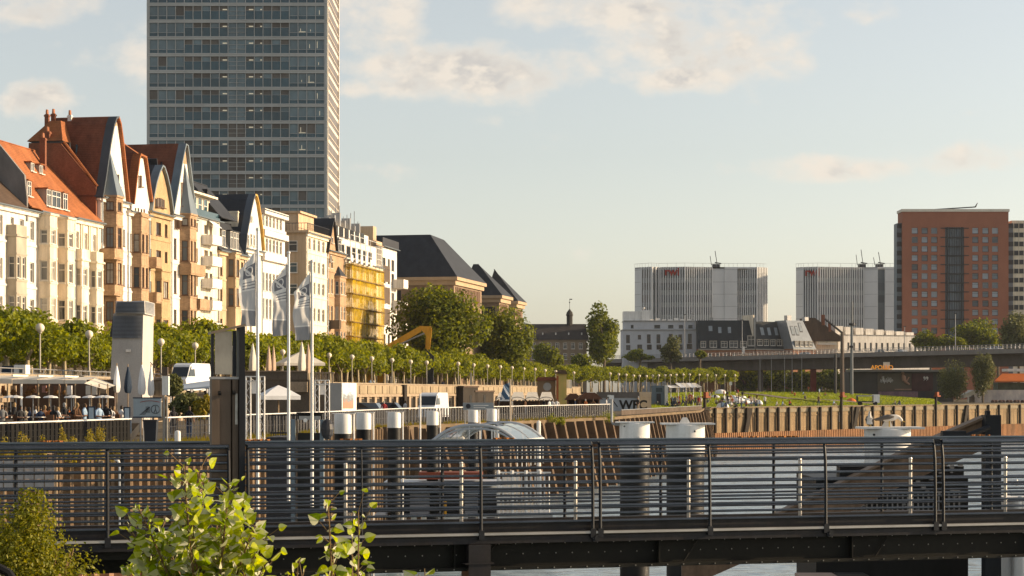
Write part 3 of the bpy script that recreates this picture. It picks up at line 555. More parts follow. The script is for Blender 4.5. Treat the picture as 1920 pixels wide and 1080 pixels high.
q.box(0, .42, .02, .56, 0, ztop); q.box(TW-.5, TW, .021, .56, 0, ztop); q.box(-.1, TW+.1, -.1, .59, ztop-1.2, ztop)
q.build('curtain_wall_frame', CW, tw)
rnd = random.Random(3)
for li, z in enumerate(levels[:-1]):
    if not (-60 < HZ - (z-CZ)*F/YT < 470): continue
    zb, zt = z+.335, z+fl-.335; hh = zt-zb
    for (c0, c1, ty) in ((0,4,'A'),(4,9,'B'),(9,11,'C'),(11,16,'B'),(16,20,'A')):
        w = MB()
        for c in range(c0, c1):
            a, b = x0_+cwid*c+.065, x0_+cwid*(c+1)-.065
            if ty == 'A': w.quad((a,.3,zb+hh*.30),(b,.3,zb+hh*.30),(b,.3,zt),(a,.3,zt),2 if rnd.random() < .12 else 0); w.quad((a,.24,zb),(b,.24,zb),(b,.24,zb+hh*.27),(a,.24,zb+hh*.27),1); w.box(a,b,.2,.34,zb+hh*.272,zb+hh*.298,3)
            elif ty == 'B': w.quad((a,.3,zb+hh*.66),(b,.3,zb+hh*.66),(b,.3,zt),(a,.3,zt),2 if (c+li) % 3 else 0); w.quad((a,.24,zb),(b,.24,zb),(b,.24,zb+hh*.64),(a,.24,zb+hh*.64),1); w.box(a,b,.2,.34,zb+hh*.642,zb+hh*.658,3)
            else: 
                g = 2 if li < 6 else 0
                w.quad((a,.3,zb),(b,.3,zb),(b,.3,zt),(a,.3,zt),g)
                for t_ in (.3, .62): w.box(a,b,.2,.33,zb+hh*t_,zb+hh*t_+.07,3)
            if ty == 'B' and ((c == 8) or (c in (11,12))) and rnd.random() < .93: w.box(a+.6 if c != 12 else b-.5, b-.15 if c != 12 else b-.15, .27, .292, zb+hh*.71, zb+hh*.79, 4)
            if ty == 'A' and c0 == 16 and c > 16 and rnd.random() < .4:
                s = rnd.random()*.5; w.box(a+.2+s, a+.32+s, .27, .292, zb+hh*.38, zb+hh*(.5+.4*rnd.random()), 4)
                if rnd.random() < .4: w.box(a+.1, b-.2, .27, .293, zb+hh*.32, zb+hh*.37, 4)
        w.build('ribbon_window', [GA, GBm, GC, CW, LITW], tw)
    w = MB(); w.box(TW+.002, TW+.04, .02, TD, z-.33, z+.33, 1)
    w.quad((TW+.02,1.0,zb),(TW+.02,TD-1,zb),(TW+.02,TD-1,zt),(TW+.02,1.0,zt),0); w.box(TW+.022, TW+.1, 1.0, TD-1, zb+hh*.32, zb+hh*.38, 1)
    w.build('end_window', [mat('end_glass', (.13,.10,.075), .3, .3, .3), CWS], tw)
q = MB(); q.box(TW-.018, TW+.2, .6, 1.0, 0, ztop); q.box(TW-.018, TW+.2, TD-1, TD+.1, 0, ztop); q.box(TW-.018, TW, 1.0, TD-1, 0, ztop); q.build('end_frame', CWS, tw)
# ---------------------------------------------------------------- museum blocks with hipped slate roofs
def hipblock(name, label, Y, pxl, pxr, D, eave, ridge, rl, rr, tilt=-13, wallm=MUSE, roofm=SLATE, ridgeback=.5, win=True):
    """local x to the right along the shaded front, y away; front corner on the right at pixel pxr"""
    xr_ = XZ(pxr, Y); Wd = (pxr-pxl)/F*Y; t = thing(name, label, 'building', (xr_, Y, 0), R(tilt)); e = ZZ(eave, Y); rz = ZZ(ridge, Y)
    q = MB(); q.box(-Wd, 0, 0, D, 0, e-.9); w = q.build('wall', wallm, t)
    q = MB(); q.box(-Wd-.8, .8, -.8, D+.8, e-.898, e-.3); q.box(-Wd-.4, .4, -.4, D+.4, e-1.7, e-.9+.001); q.build('cornice', mat('museum_cornice', (.42,.30,.19), .85, .15), t)
    q = MB(); a = [(-Wd-.8,-.8,e-.298),(.8,-.8,e-.298),(.8,D+.8,e-.298),(-Wd-.8,D+.8,e-.298)]; xa, xb = rl, rr; ya = min(D*.5-.4, rr)
    b = [(-Wd+xa, ya, rz), (-xb, ya, rz), (-xb, D-ya, rz-.2), (-Wd+xa, D-ya, rz-.2)]
    q.add(a+b, [(0,1,5,4),(1,2,6,5),(2,3,7,6),(3,0,4,7),(4,5,6,7),(0,3,2,1)]); q.build('roof', roofm, t)
    if win:
        n = int(D/1.35)
        for k in range(n):
            f = MB(); y = 1.2+(D-2.4)*k/n; f.box(.003, .14, y, y+.22, e-4.6, e-2.0, 0); f.box(.003, .05, y+.22, y+(D-2.4)/n, e-4.6, e-2.0, 1); f.box(.003, .15, y+.221, y+(D-2.4)/n-.002, e-4.75, e-4.602, 0); f.build('window', [wallm, FRB], t)
        for s_ in range(3):
            for k in range(7):
                if rnd.random() < .9:
                    f = MB(); x = -Wd+1.2+(Wd-2.5)*k/7; f.box(x, x+1.1, -.05, -.003, e-5.2-4.2*s_, e-2.6-4.2*s_, 0); f.box(x-.12, x+1.22, -.09, -.051, e-5.35-4.2*s_, e-5.2-4.2*s_, 1); f.build('window', [FRD, wallm], t)
    return t, e, rz
hipblock('museum', 'massive sandstone block with a tall dark hipped roof behind the excavator', 352, 590, 851, 22, 516, 434, 4, 5.8, tilt=-12)
hipblock('museum_wing', 'smaller stone wing with dark hipped roof, first to the right of the big hipped block', 400, 868, 936, 9, 551, 492, 1, 5.2, tilt=-12, win=True)
hipblock('museum_wing', 'farthest stone wing with steep dark roof, right end of the museum row', 432, 915, 966, 8, 562, 502, .5, 5.6, tilt=-12)
# ---------------------------------------------------------------- low block with cupola
t = thing('low_house', 'long low house with dark roof and small cupola between the trees', 'house', (XZ(978,520), 520, 0)); Wd = 122/F*520; e = ZZ(637, 520)
q = MB(); q.box(-2, Wd, 0, 12, 0, e); q.build('wall', mat('beige_brick', (.24,.19,.14), .9, .2), t)
q = MB(); zr = ZZ(606, 520); q.add([(-2.5,-.5,e),(Wd+.5,-.5,e),(Wd+.5,12.5,e),(-2.5,12.5,e),(-1,6,zr),(Wd,6,zr)], [(0,1,5,4),(1,2,5),(2,3,4,5),(3,0,4)]); rf = q.build('roof', mat('dark_brown_roof', (.06,.05,.045), .8, .3), t)
q = MB()
for k in range(5): q.box(2+k*3.4, 2.3+k*3.4, 1.5, 1.6, e+1.2, e+1.9)
q.build('skylight', STEELW, t)
for k in range(8):
    for r_ in range(2): window(t, Matrix.Translation((.6+k*2.05, -.08, e-2.4-2.8*r_)), 1.0, 1.6, FRW, GL, 'cross', sub=False)
t2 = thing('cupola', 'small dark cupola with weather vane on the roof ridge of the low house', 'cupola', (XZ(1068,526), 526, ZZ(611, 526)))
q = MB(); q.lathe([(.8,0),(.8,2.6),(.95,2.7),(.95,2.9),(.75,3.6),(.2,4.3),(.05,4.5)], (0,0,0), 8); q.build('tower', mat('dark_copper', (.05,.045,.04)), t2); q = MB(); q.tube([(0,0,4.4),(0,0,7.2)], .05, 5); q.ball((0,0,6.2), .18, 8); q.box(-.05,.7,-.02,.02,6.9,7.15); q.build('vane', FRD, t2)
# ---------------------------------------------------------------- buildings behind the viaduct
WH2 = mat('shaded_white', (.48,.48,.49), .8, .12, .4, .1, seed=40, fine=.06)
Yb = 640; e = ZZ(619, Yb); x0 = XZ(1168, Yb)
t = thing('apartment_block', 'plain white apartment block with square windows and setback top floor, right of the tall tree', 'apartment building', (x0, Yb, 0)); Wd = XZ(1308, Yb)-x0
q = MB(); hs = [((px-1168)/140*Wd, (px-1168+w)/140*Wd, ZZ(b, Yb), ZZ(a, Yb)) for px, w, a, b in [(1174,7,628,643),(1196,6,628,636),(1213,7,627,643),(1231,7,627,643),(1254,7,626,640),(1272,7,627,643),(1290,7,626,643),(1174,8,647,656),(1195,9,646,655),(1213,9,646,655),(1231,9,646,655),(1254,8,646,655),(1272,8,646,655),(1288,10,645,654)]]
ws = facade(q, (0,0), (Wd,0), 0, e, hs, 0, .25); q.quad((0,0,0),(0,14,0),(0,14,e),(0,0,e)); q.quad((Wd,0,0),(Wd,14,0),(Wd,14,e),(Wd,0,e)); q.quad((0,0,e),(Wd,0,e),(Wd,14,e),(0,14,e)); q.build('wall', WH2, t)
for M, w, hh in ws: window(t, M, w, hh, FRB, GL, 'cross')
q = MB(); z1 = ZZ(602, Yb); hs = [((px-1168)/140*Wd, (px-1168+w)/140*Wd, ZZ(615, Yb), ZZ(609, Yb)) for px, w in ((1180,5),(1224,11),(1250,10),(1270,8),(1288,8))]
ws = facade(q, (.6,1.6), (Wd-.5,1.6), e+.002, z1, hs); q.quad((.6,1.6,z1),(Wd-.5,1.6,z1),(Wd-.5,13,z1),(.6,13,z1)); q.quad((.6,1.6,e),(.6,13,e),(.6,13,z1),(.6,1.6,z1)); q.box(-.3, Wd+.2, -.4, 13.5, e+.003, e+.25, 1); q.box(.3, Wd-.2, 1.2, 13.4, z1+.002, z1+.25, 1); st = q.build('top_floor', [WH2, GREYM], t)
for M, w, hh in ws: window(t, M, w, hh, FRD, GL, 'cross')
q = MB(); q.box(.4, 8.2, 3, 10, z1+.25, ZZ(583, Yb)); q.box(6.2, 9, 2.4, 6, z1+.25, ZZ(582, Yb)+.2); q.tube([(6.6,3,ZZ(583,Yb)),(6.6,3,ZZ(578,Yb))], .05, 5); q.ball((6.9,3,ZZ(577,Yb)), .5, 8, 0, .6)
for k in range(7): q.box(9+k*2.0, 10.2+k*2, 4, 6, z1+.25, z1+.7+.4*(k % 3 == 1))
q.build('roof_plant', STEELW, t)
# mansard row
Ym = 632; e = ZZ(654, Ym)
def mansard(name, label, p0, p1, top, wallm, roofm, cat='house', dorms=(), lowdorm=0, sk=(), el=654, run=3.4, hipr=0, rot=0.0):
    x0 = XZ(p0, Ym); Wd = XZ(p1, Ym)-x0; t = thing(name, label, cat, (x0, Ym, 0), R(rot)); Wd /= math.cos(R(rot)); e = ZZ(el, Ym); z1 = ZZ(top, Ym)
    q = MB(); n = max(2, int(Wd/2.4)); hs = [(k*Wd/n+.6, k*Wd/n+1.6, e-3.6, e-1.5) for k in range(n)]; ws = facade(q, (0,0), (Wd,0), 0, e, hs, 0, .2)
    q.quad((0,0,0),(0,12,0),(0,12,e),(0,0,e)); q.quad((Wd,0,0),(Wd,12,0),(Wd,12,e),(Wd,0,e)); q.build('wall', wallm, t)
    for M, w, hh in ws: window(t, M, w, hh, FRW, GL, 'cross', sub=False)
    q = MB(); q.box(-.1, Wd+.1, -.35, -.003, e-.4, e); q.build('cornice', CONC, t)
    q = MB(); b = [(.0,run,z1),(Wd-hipr,run,z1),(Wd-hipr,9,z1),(.0,9,z1)]; q.add([(0,-.2,e+.002),(Wd,-.2,e+.002),(Wd,12,e+.002),(0,12,e+.002)]+b, [(0,1,5,4),(1,2,6,5),(2,3,7,6),(3,0,4,7),(4,5,6,7)]); q.build('roof', roofm, t)
    H_ = z1-e
    for px, w, f0, hh in dorms:
        xx = (px-p0)/(p1-p0)*Wd; zz = e+H_*f0; y = -.2+(run+.2)*f0; d = MB(); d.box(xx-.1, xx+w+.1, y-.15, y+2, zz+hh, zz+hh+.15); d.box(xx-.1, xx, y-.1, y+1.6, zz, zz+hh); d.box(xx+w, xx+w+.1, y-.1, y+1.6, zz, zz+hh); dd = d.build('dormer', CONC, t); window(dd, Matrix.Translation((xx, y, zz)), w, hh, FRW, GL, 'cross', sub=False)
    for px, w, f0, f1 in sk:
        xx = (px-p0)/(p1-p0)*Wd; d = MB(); pp = lambda x, f, o: (x, -.2+(run+.2)*f-o, e+H_*f+o*.5)
        d.add([pp(xx,f0,.08),pp(xx+w,f0,.08),pp(xx+w,f1,.08),pp(xx,f1,.08)], [(0,1,2,3)]); d.add([pp(xx-.12,f0-.03,.05),pp(xx+w+.12,f0-.03,.05),pp(xx+w+.12,f1+.02,.05),pp(xx-.12,f1+.02,.05)], [(0,1,2,3)], 1); d.build('skylight', [mat('skylight_glass', (.25,.28,.30), .1, .3), FRD], t)
    return t, Wd, e, z1
RB2 = mat('far_brick', (.30,.14,.075), .9, .2, .4, seed=41)
SL2 = mat('blue_slate', (.028,.033,.037), .5, .25, .6, .2, seed=42, pattern='rows', pscale=1.2, pc=.8); ZN2 = mat('pale_zinc_roof', (.20,.22,.24), .4, .2, .5, metal=.3)
t, Wd, e_, z1 = mansard('mansard_house', 'wide brick house with tall dark slate mansard in shade, right of the white block', 1310, 1415, 600, RB2, SL2, dorms=[(1314,1.6,.05,1.9),(1331,2.2,.05,2.0),(1352,2.0,.05,1.9),(1368,2.6,.05,2.0),(1388,2.0,.05,1.9),(1402,2.2,.1,3.2)], sk=[(1330,1.2,.62,.80),(1348,1.0,.55,.76),(1366,1.0,.55,.76)])
q = MB(); q.box(Wd-.2, Wd+.3, .2, 9, e_, z1+.8); q.box(4, 5, 4, 6, z1, z1+.9); q.build('fire_wall', GREYM, t)
t, Wd, e_, z1 = mansard('mansard_house', 'brick house with grey mansard and white attic windows, sunlit on its right half', 1417, 1486, 602, RB2, SL2, dorms=[(1421,1.8,.12,1.9),(1434,1.7,.12,1.9),(1447,1.7,.12,1.9),(1460,1.7,.12,1.9),(1472,1.6,.12,1.9)], sk=[(1433,1.2,.5,.78),(1447,1.1,.5,.78),(1461,1.1,.5,.78)], rot=23)
q = MB(); q.box(-.3, .2, 1.2, 8, e_, z1+2); q.build('fire_wall', CREAM, t)
t, Wd, e_, z1 = mansard('mansard_house', 'brick house with pale zinc mansard full of skylights', 1487, 1534, 600, RB2, ZN2, dorms=[(1492,1.3,.08,1.7),(1502,1.3,.08,1.7),(1512,1.3,.08,1.7),(1521,1.3,.08,1.7)], sk=[(1492,1.0,.5,.78),(1501,1.0,.5,.78),(1510,1.0,.62,.9)], hipr=2.5, rot=32)
q = MB(); q.box(.5, 2.2, 3.4, 5, z1, z1+1.6); q.box(Wd-1.5, Wd, 3.5, 5, z1, z1+1.2); q.build('chimney', GREYM, t)
Yg = 645; t = thing('gabled_house', 'house with long steep brown roof slanting down to the right behind the masts', 'house', (XZ(1530, Yg), Yg, 0)); e = ZZ(640, Yg)
q = MB(); q.box(0, 7, 0, 12, 0, e); q.build('wall', CREAM, t); q = MB(); a, b, c = XZ(1522,Yg)-XZ(1530,Yg), XZ(1578,Yg)-XZ(1530,Yg), ZZ(596, Yg)
q.prism([(a-1, e), (a-2.5, c), (a+1, c), (b, ZZ(632, Yg)), (b, e)], lambda x, z, y: (x, y, z), -.3, 10); q.build('roof', BRT, t); q = MB(); q.box(a+3.2, a+4.2, -.6, 1, c-2.4, c+1.0); q.box(a+5.4, a+6.2, -.6, .6, c-4.5, c-1.5); q.build('chimney', BRICK, t)
q = MB(); q.box(.4, 6.5, -1.2, -.3, e-1.2, e-.6); q.build('awning', CANVAS, t)
Yw = 655; x0 = XZ(1560, Yw); t = thing('apartment_block', 'long low sunlit white terrace block with stepped roof boxes in front of the red hotel', 'apartment building', (x0, Yw-6, 0), R(22)); Wd = (1745-1560)/F*Yw*1.12; e = ZZ(628, Yw)
q = MB(); hs = []
for k in range(17): hs += [(k*Wd/17+.4, k*Wd/17+1.2, e-5.2, e-2.6)]
ws = facade(q, (0,0), (Wd,0), 0, e, hs, 0, .3); q.quad((0,0,e),(Wd,0,e),(Wd,12,e),(0,12,e)); q.quad((0,0,0),(0,12,0),(0,12,e),(0,0,e)); q.quad((Wd,0,0),(Wd,12,0),(Wd,12,e),(Wd,0,e)); q.build('wall', WHITE, t)
for M, w, hh in ws: window(t, M, w, hh, FRD, GL, 'bar', sub=False)
q = MB()
for k in range(8): q.box(1+k*3.9, 3.9+k*3.9, 1.5, 8, e+.01, e+2.8-.25*k); q.box(3.95+k*3.9, 4.8+k*3.9, 3, 8, e+.01, e+2.0-.25*k, 1)
q.box(-.2, Wd+.2, -.4, 12.2, e+.002, e+.008)
q.build('roof_boxes', [WHITE, FRD], t)
t = thing('gabled_shed', 'tiny grey gabled roof house seen over the viaduct rail beside the white terrace block', 'house', (XZ(1640, 600), 600, 0)); zz = ZZ(664, 600); q = MB(); q.box(0,4,0,4,0,zz); q.build('wall', CREAM, t); q = MB(); q.prism([(-.4,zz),(2,zz+1.5),(4.4,zz)], lambda a,b,c: (a,c,b), -.3, 4.2); q.build('roof', ZINC, t)
# ---------------------------------------------------------------- red hotel
Yh = 670; x0 = XZ(1692, Yh); x1 = XZ(1891, Yh); t = thing('hotel', 'red brick high rise with glazed centre strip at the right side', 'high rise', (x0, Yh, 0)); Wd = x1-x0; top = ZZ(397, Yh)
HB = mat('hotel_brick', (.31,.122,.074), .9, .12, .3, .1, seed=44, fine=.12); HG = mat('hotel_glass', (.27,.30,.33), .3, .3, .2, perobj=.55)
FRM = mat('mid_frame', (.28,.28,.28), .5); sx = Wd/199.0; rows = [(427+17.05*k) for k in range(12)]; cols = [17.5, 36, 54, 131, 150, 168]
q = MB(); hs = [(c*sx, (c+11.5)*sx, ZZ(r+11, Yh), ZZ(r, Yh)) for c in cols for r in rows]
hs.append((80*sx, 115.5*sx, 10.0, ZZ(426, Yh)))
ws = facade(q, (0,0), (Wd,0), 0, top, hs, 0, .3); q.quad((0,0,0),(0,8,0),(0,8,top),(0,0,top)); q.quad((Wd,0,0),(Wd,8,0),(Wd,8,top),(Wd,0,top)); q.quad((0,0,top),(Wd,0,top),(Wd,8,top),(0,8,top)); q.build('wall', HB, t)
for M, w, hh in ws[:-1]: window(t, M, w, hh, FRM if rnd.random() < .3 else FRD, HG, 'bar')
M, w, hh = ws[-1]; q = MB(); q.obox(M, 0, w, 0, .06, 0, hh, 0)
for k in range(13): z = hh - k*17.05/F*Yh; q.obox(M, -1.6, w+1.6, -.6, -.45, z-.5, z-.2, 1); q.obox(M, 0, w, -.35, -.002, z-.6, z-.25, 1)
for k in range(9): q.obox(M, w*k/8-.07, w*k/8+.07, -.2, -.003, 0, hh, 1)
for k in (0.12, .88): q.obox(M, w*k-.25, w*k+.25, -.45, -.21, 0, hh, 1)
q.build('glazed_strip', [mat('strip_glass', (.13,.16,.19), .12, .4, .25), FRD], t)
q = MB(); q.box(-.3, Wd+.3, -.3, 8.3, top+.003, top+.9); q.build('roof_edge', CANVAS, t)
zb = ZZ(418, Yh); 
for (xa, xb) in ((-9/199*Wd, -.005), (Wd+.005, Wd+10/199*Wd)):
    q = MB(); q.box(xa, xb, 1.2, 6.5, 0, zb, 0)
    for k in range(14):
        z = zb - k*17.05/F*Yh; q.box(xa-.05 if xa < 0 else xa+.02, xb-.02 if xa < 0 else xb+.05, 1.1, 1.199, z-1.7, z-.1, 1)
    q.build('corner_glazing', [mat('corner_glass', (.12,.145,.165), .5, .3), FRD], t)
q = MB(); wx = Wd+10/199*Wd+.005; zb2 = ZZ(412, Yh); q.box(wx, wx+9, 3, 12, 0, zb2)
for k in range(14):
    z = zb2-1.0 - k*17.05/F*Yh
    q.box(wx+.3, wx+9.1, 2.9, 2.999, z-1.6, z, 1); 
    for j in range(5): q.box(wx+.6+j*1.7, wx+.8+j*1.7, 2.85, 2.899, z-1.6, z, 0)
q.build('side_wing', [CREAM, FRD], t)
q = MB(); zt = ZZ(391, Yh); q.box(64*sx, 80*sx, 4, 5, top, zt-.2); q.tube([(62*sx,4,zt),(142*sx,4,zt+.9)], .22, 6); q.tube([(142*sx,4,zt+.9),(146*sx,4,zt+2.3)], [.3,.1], 6); q.build('roof_crane', FRD, t)
q = MB(); q.box(78*sx, 117*sx, 2, 7, 0, 10); q.build('lobby', GREYM, t)
# ---------------------------------------------------------------- two white slab offices with fins
RW = mat('white_panel', (.66,.65,.63), .6, .1, .15, seed=45); RWD = mat('grey_blue_glass', (.11,.125,.135), .2, .35, .12, perobj=.3); RWB = mat('bronze_glass', (.15,.125,.10), .2, .4, .15, perobj=.3); SIGNR = mat('red_sign', (.30,.03,.02), .5, .1)
def finblock(label, Y, segs, top, base, rowsy, sign, mastx):
    x0 = XZ(segs[0][0], Y); t = thing('office_block', label, 'office building', (x0, Y, 0)); zt, zb = ZZ(top, Y), 0; H = 12.0
    prev = 0.0; roof = []
    fin = MB(); wall = MB(); 
    for (p0, p1, y0, y1, kind, nf) in segs:
        A = Vector((XZ(p0,Y)-x0, y0)); B = Vector((XZ(p1,Y)-x0, y1)); d = (B-A); Ln = d.length; d.normalize(); M = Matrix.Identity(4); M.col[0][:3] = (d.x,d.y,0); M.col[1][:3] = (-d.y,d.x,0); M.col[3][:3] = (A.x,A.y,0)
        if not roof: roof.append(tuple(A))
        roof.append(tuple(B))
        if kind == 'W':
            wall.obox(M, 0, Ln, 0, .3, 0, zt)
            for r_ in rowsy: fin.obox(M, 0, Ln, -.03, -.002, ZZ(r_, Y)-.06, ZZ(r_, Y)+.06, 1)
        else:
            wall.obox(M, 0, Ln, .5, .8, 0, zt); wall.obox(M, 0, Ln, .0, .499, zt-.5, zt)
            for r_ in rowsy:
                z = ZZ(r_, Y); w = MB(); w.obox(M, .02, Ln-.02, .1, .2, z-3.2, z, 0); w.build('ribbon_window', RWB if kind == 'B' else RWD, t)
                wall.obox(M, 0, Ln, .05, .3, z-5.05, z-3.201, 2 if kind != 'D' else 1)
            for k in range(nf+1): fin.obox(M, Ln*k/nf-.19, Ln*k/nf+.19, -.5, .04, 0, zt-.1)
    wall.build('wall', [RW, RWD, mat('grey_spandrel', (.33,.33,.325), .6, .15, .3)], t); fin.build('fin', [RW, GREYM], t)
    q = MB(); pts = roof + [(roof[-1][0]-2, 18), (roof[0][0]+2, 18)]; q.prism(pts, lambda a, b, c: (a, b, c), zt-.6, zt-.01)
    for A, B in zip(roof, roof[1:]):
        q.tube([(A[0],A[1],zt+1.4),(B[0],B[1],zt+1.4)], .05, 5, 1)
        for k in range(3): f = k/3; q.tube([(A[0]+(B[0]-A[0])*f, A[1]+(B[1]-A[1])*f, zt),(A[0]+(B[0]-A[0])*f, A[1]+(B[1]-A[1])*f, zt+1.4)], .05, 5, 1)
    q.build('roof', [RW, GREYM], t)
    q = MB(); 
    for mx, h1 in mastx:
        xx = XZ(mx, Y)-x0; q.box(xx-1.4, xx+1.4, 6, 8, zt, zt+1.4); q.tube([(xx-1.8,6.5,zt+1),(xx-2.3,6.5,zt+h1)], .12, 5); q.tube([(xx+.4,6.5,zt+1.2),(xx-.4,6.5,zt+h1+2)], .14, 5); q.tube([(xx-.5,6.5,zt+2),(xx+2,6.5,zt+1.6)], .25, 6)
    q.build('roof_crane', FRD, t)
    sx_, sy_, sw = sign; S = MB()
    M0 = Matrix.Translation((XZ(sx_,Y)-x0, sw, ZZ(sy_,Y)))
    tx = text('rwi', 4.3, M0 @ UPRIGHT, SIGNR, t, .12, bold=.10); tx.name = 'sign_letters'; tx['label'] = 'red letters rwi at the top of the facade'
    return t
rows = [505, 528, 551, 574, 597, 620, 643]
finblock('white finned office block with red rwi sign and roof crane, left of the gap', 760, [(1192,1205,6,3,'W',1),(1205,1222,3,0,'B',4),(1222,1236,0,2.5,'D',2),(1236,1284,2.5,0,'G',11),(1284,1336,0,2.5,'G',12),(1336,1360,2.5,2.5,'W',1),(1360,1384,2.2,2.2,'W',1),(1384,1420,4,2,'G',9),(1420,1440,2,5,'G',6)], 500, 620, rows, (1246, 516, .2), [(1346, 4.5)])
finblock('white finned office block with red rwi sign, partly hidden by the red hotel', 760, [(1496,1508,5,2,'W',1),(1508,1533,2,0,'D',6),(1533,1600,0,3,'G',15),(1600,1622,3,4,'G',5),(1622,1647,4,2,'W',1),(1647,1662,2.6,2.6,'D',1),(1662,1690,2,2,'W',1)], 500, 620, rows, (1509, 517, .0), [(1622, 5.0), (1655, 4)])
# ---------------------------------------------------------------- viaduct
def vy(px): return 640 - (px-1190)/730*135
t = thing('viaduct', 'long elevated road bridge of dark grey concrete crossing behind the lawn', 'bridge', (0,0,0))
pts = []
for px in (1120, 1190, 1300, 1420, 1540, 1660, 1780, 1920, 2060):
    Y = vy(px); pts.append((XZ(px, Y), Y, ZZ(673-(px-1190)/730*19, Y)))
VZ = pts
q = MB(); par = MB(); ral = MB()
for (xa,ya,za), (xb,yb,zb) in zip(pts, pts[1:]):
    d = Vector((xb-xa, yb-ya)).normalized(); n_ = Vector((-d.y, d.x))
    def pr(p, off, z): return (p[0]+n_.x*off, p[1]+n_.y*off, p[2]+z)
    A, B = (xa,ya,za), (xb,yb,zb); prof = [(0,-1.0),(0,-.6),(17,-.6),(17,-1.0),(14,-1.3),(13.6,-4.2),(3.4,-4.2),(3.0,-1.3)]
    n1_ = len(prof); q.add([pr(A,o,z) for o,z in prof]+[pr(B,o,z) for o,z in prof], [(i,(i+1)%n1_,n1_+(i+1)%n1_,n1_+i) for i in range(n1_)])
    for o in (-.1, 16.8): par.add([pr(A,o,-1.1),pr(A,o,.15),pr(A,o+.35,.15),pr(A,o+.35,-.6),pr(B,o,-1.1),pr(B,o,.15),pr(B,o+.35,.15),pr(B,o+.35,-.6)], [(0,1,5,4),(1,2,6,5),(2,3,7,6),(0,4,7,3)])
    nn = int(math.dist(A[:2],B[:2])/1.6)
    for o in (0.05, 16.9):
        for zz in (.5, .9, 1.25): ral.tube([pr(A,o,zz), pr(B,o,zz)], .05, 4)
        for k in range(nn): C = tuple(a+(b-a)*k/nn for a, b in zip(A,B)); ral.tube([pr(C,o,.15), pr(C,o,1.25)], .05, 4)
VCON = mat('viaduct_concrete', (.10,.085,.075), .9, .3, .25, .2, seed=50, tint=(.05,.045,.04), fine=.12)
q.build('deck', VCON, t); par.build('parapet', mat('parapet_concrete', (.20,.18,.16), .85, .2, .3), t); ral.build('railing', GREYM, t)
REDP = mat('red_pier', (.16,.035,.025), .8, .3, .5)
def vpt(px, off):
    Y = vy(px); k = [p for p in pts]; 
    for a, b in zip(k, k[1:]):
        xa, xb = 960+F*a[0]/a[1], 960+F*b[0]/b[1]
        if xa <= px <= xb: d = Vector((b[0]-a[0], b[1]-a[1])).normalized(); f = (px-xa)/(xb-xa); return (a[0]+(b[0]-a[0])*f - d.y*off, a[1]+(b[1]-a[1])*f + d.x*off, a[2]+(b[2]-a[2])*f)
for px, w in ((1498,1.6),(1530,1.4),(1552,1.6),(1330,1.5),(1400,1.5),(1240,1.4)):
    x, y, z = vpt(px, 6 if px != 1530 else 11); q = MB(); q.box(x-w/2, x+w/2, y-.7, y+.7, 4, z-4.1); q.build('pier', REDP if px > 1450 else VCON, t)
for px in (1427, 1449, 1474, 1506, 1488):
    x, y, z = vpt(px, -.35); q = MB(); q.tube([(x,y,z-.6),(x,y,7.6)], .09, 6); q.build('drain_pipe', GREYM, t)
q = MB(); x, y, z = vpt(1193, -1.5); q.box(x-1.1, x+1.1, y-.4, y+.2, z-1.0, z+1.6); tag(q.build('bridge_end_block', CANVAS), 'small pale sunlit block at the left end of the viaduct parapet', 'block')
# ---------------------------------------------------------------- things on and below the viaduct
def lamp_mast(name, label, x, y, z0, z1, r=.1, arm=None, m=GREYM, cat='mast', group=None):
    t = thing(name, label, cat, (x, y, z0), 0, group); q = MB(); q.tube([(0,0,0),(0,0,z1-z0)], [r, r*.7], 8); q.build('pole', m, t)
    if arm: q = MB(); q.box(-.35, .35, -.15, .15, z1-z0-.1, z1-z0+.12); q.build('head', FRD, t)
    return t
for px, top, lab in ((1388, 600, 'thin street lamp with small banner on the viaduct before the dark mansard'), (1280, 590, 'thin street lamp on the viaduct before the plain white block'), (1786, 588, 'thin street lamp on the viaduct before the red hotel'), (1692, 612, 'thin lamp on the viaduct in front of the low white terrace block')):
    x, y, z = vpt(px, 1); t = lamp_mast('street_lamp', lab, x, y, z, z+(HZ*0+ (ZZ(top, y)-z)), .12, True, cat='street lamp')
    if px == 1388: q = MB(); q.box(.1, .75, -.05, .05, ZZ(663,y)-z, ZZ(650,y)-z); q.build('banner', STEELW, t)
Ymast = 480
t = lamp_mast('steel_mast', 'tall thick grey steel mast in front of the viaduct, the taller of the pair', XZ(1597, Ymast), Ymast, 6, ZZ(566, Ymast), .42, m=mat('grey_mast', (.16,.17,.18), .5, .2)); q = MB(); q.tube([(0,0,ZZ(610,Ymast)-6),(0,0,ZZ(606,Ymast)-6)], .8, 10); q.tube([(0,0,ZZ(652,Ymast)-6),(0,0,ZZ(648,Ymast)-6)], .6, 10); q.build('collar', FRD, t)
t = lamp_mast('steel_mast', 'shorter brown steel mast with bracket beside the taller grey one', XZ(1579, Ymast+6), Ymast+6, 6, ZZ(622, Ymast+6), .55, m=mat('brown_mast', (.10,.075,.06), .6, .2)); q = MB(); q.tube([(0,0,ZZ(624,486)-6),(-4.2,0,ZZ(598,486)-6)], .28, 6); q.tube([(-1.4,1.5,0),(-1.4,1.5,ZZ(664,486)-6)], .4, 6); q.build('bracket', FRD, t)
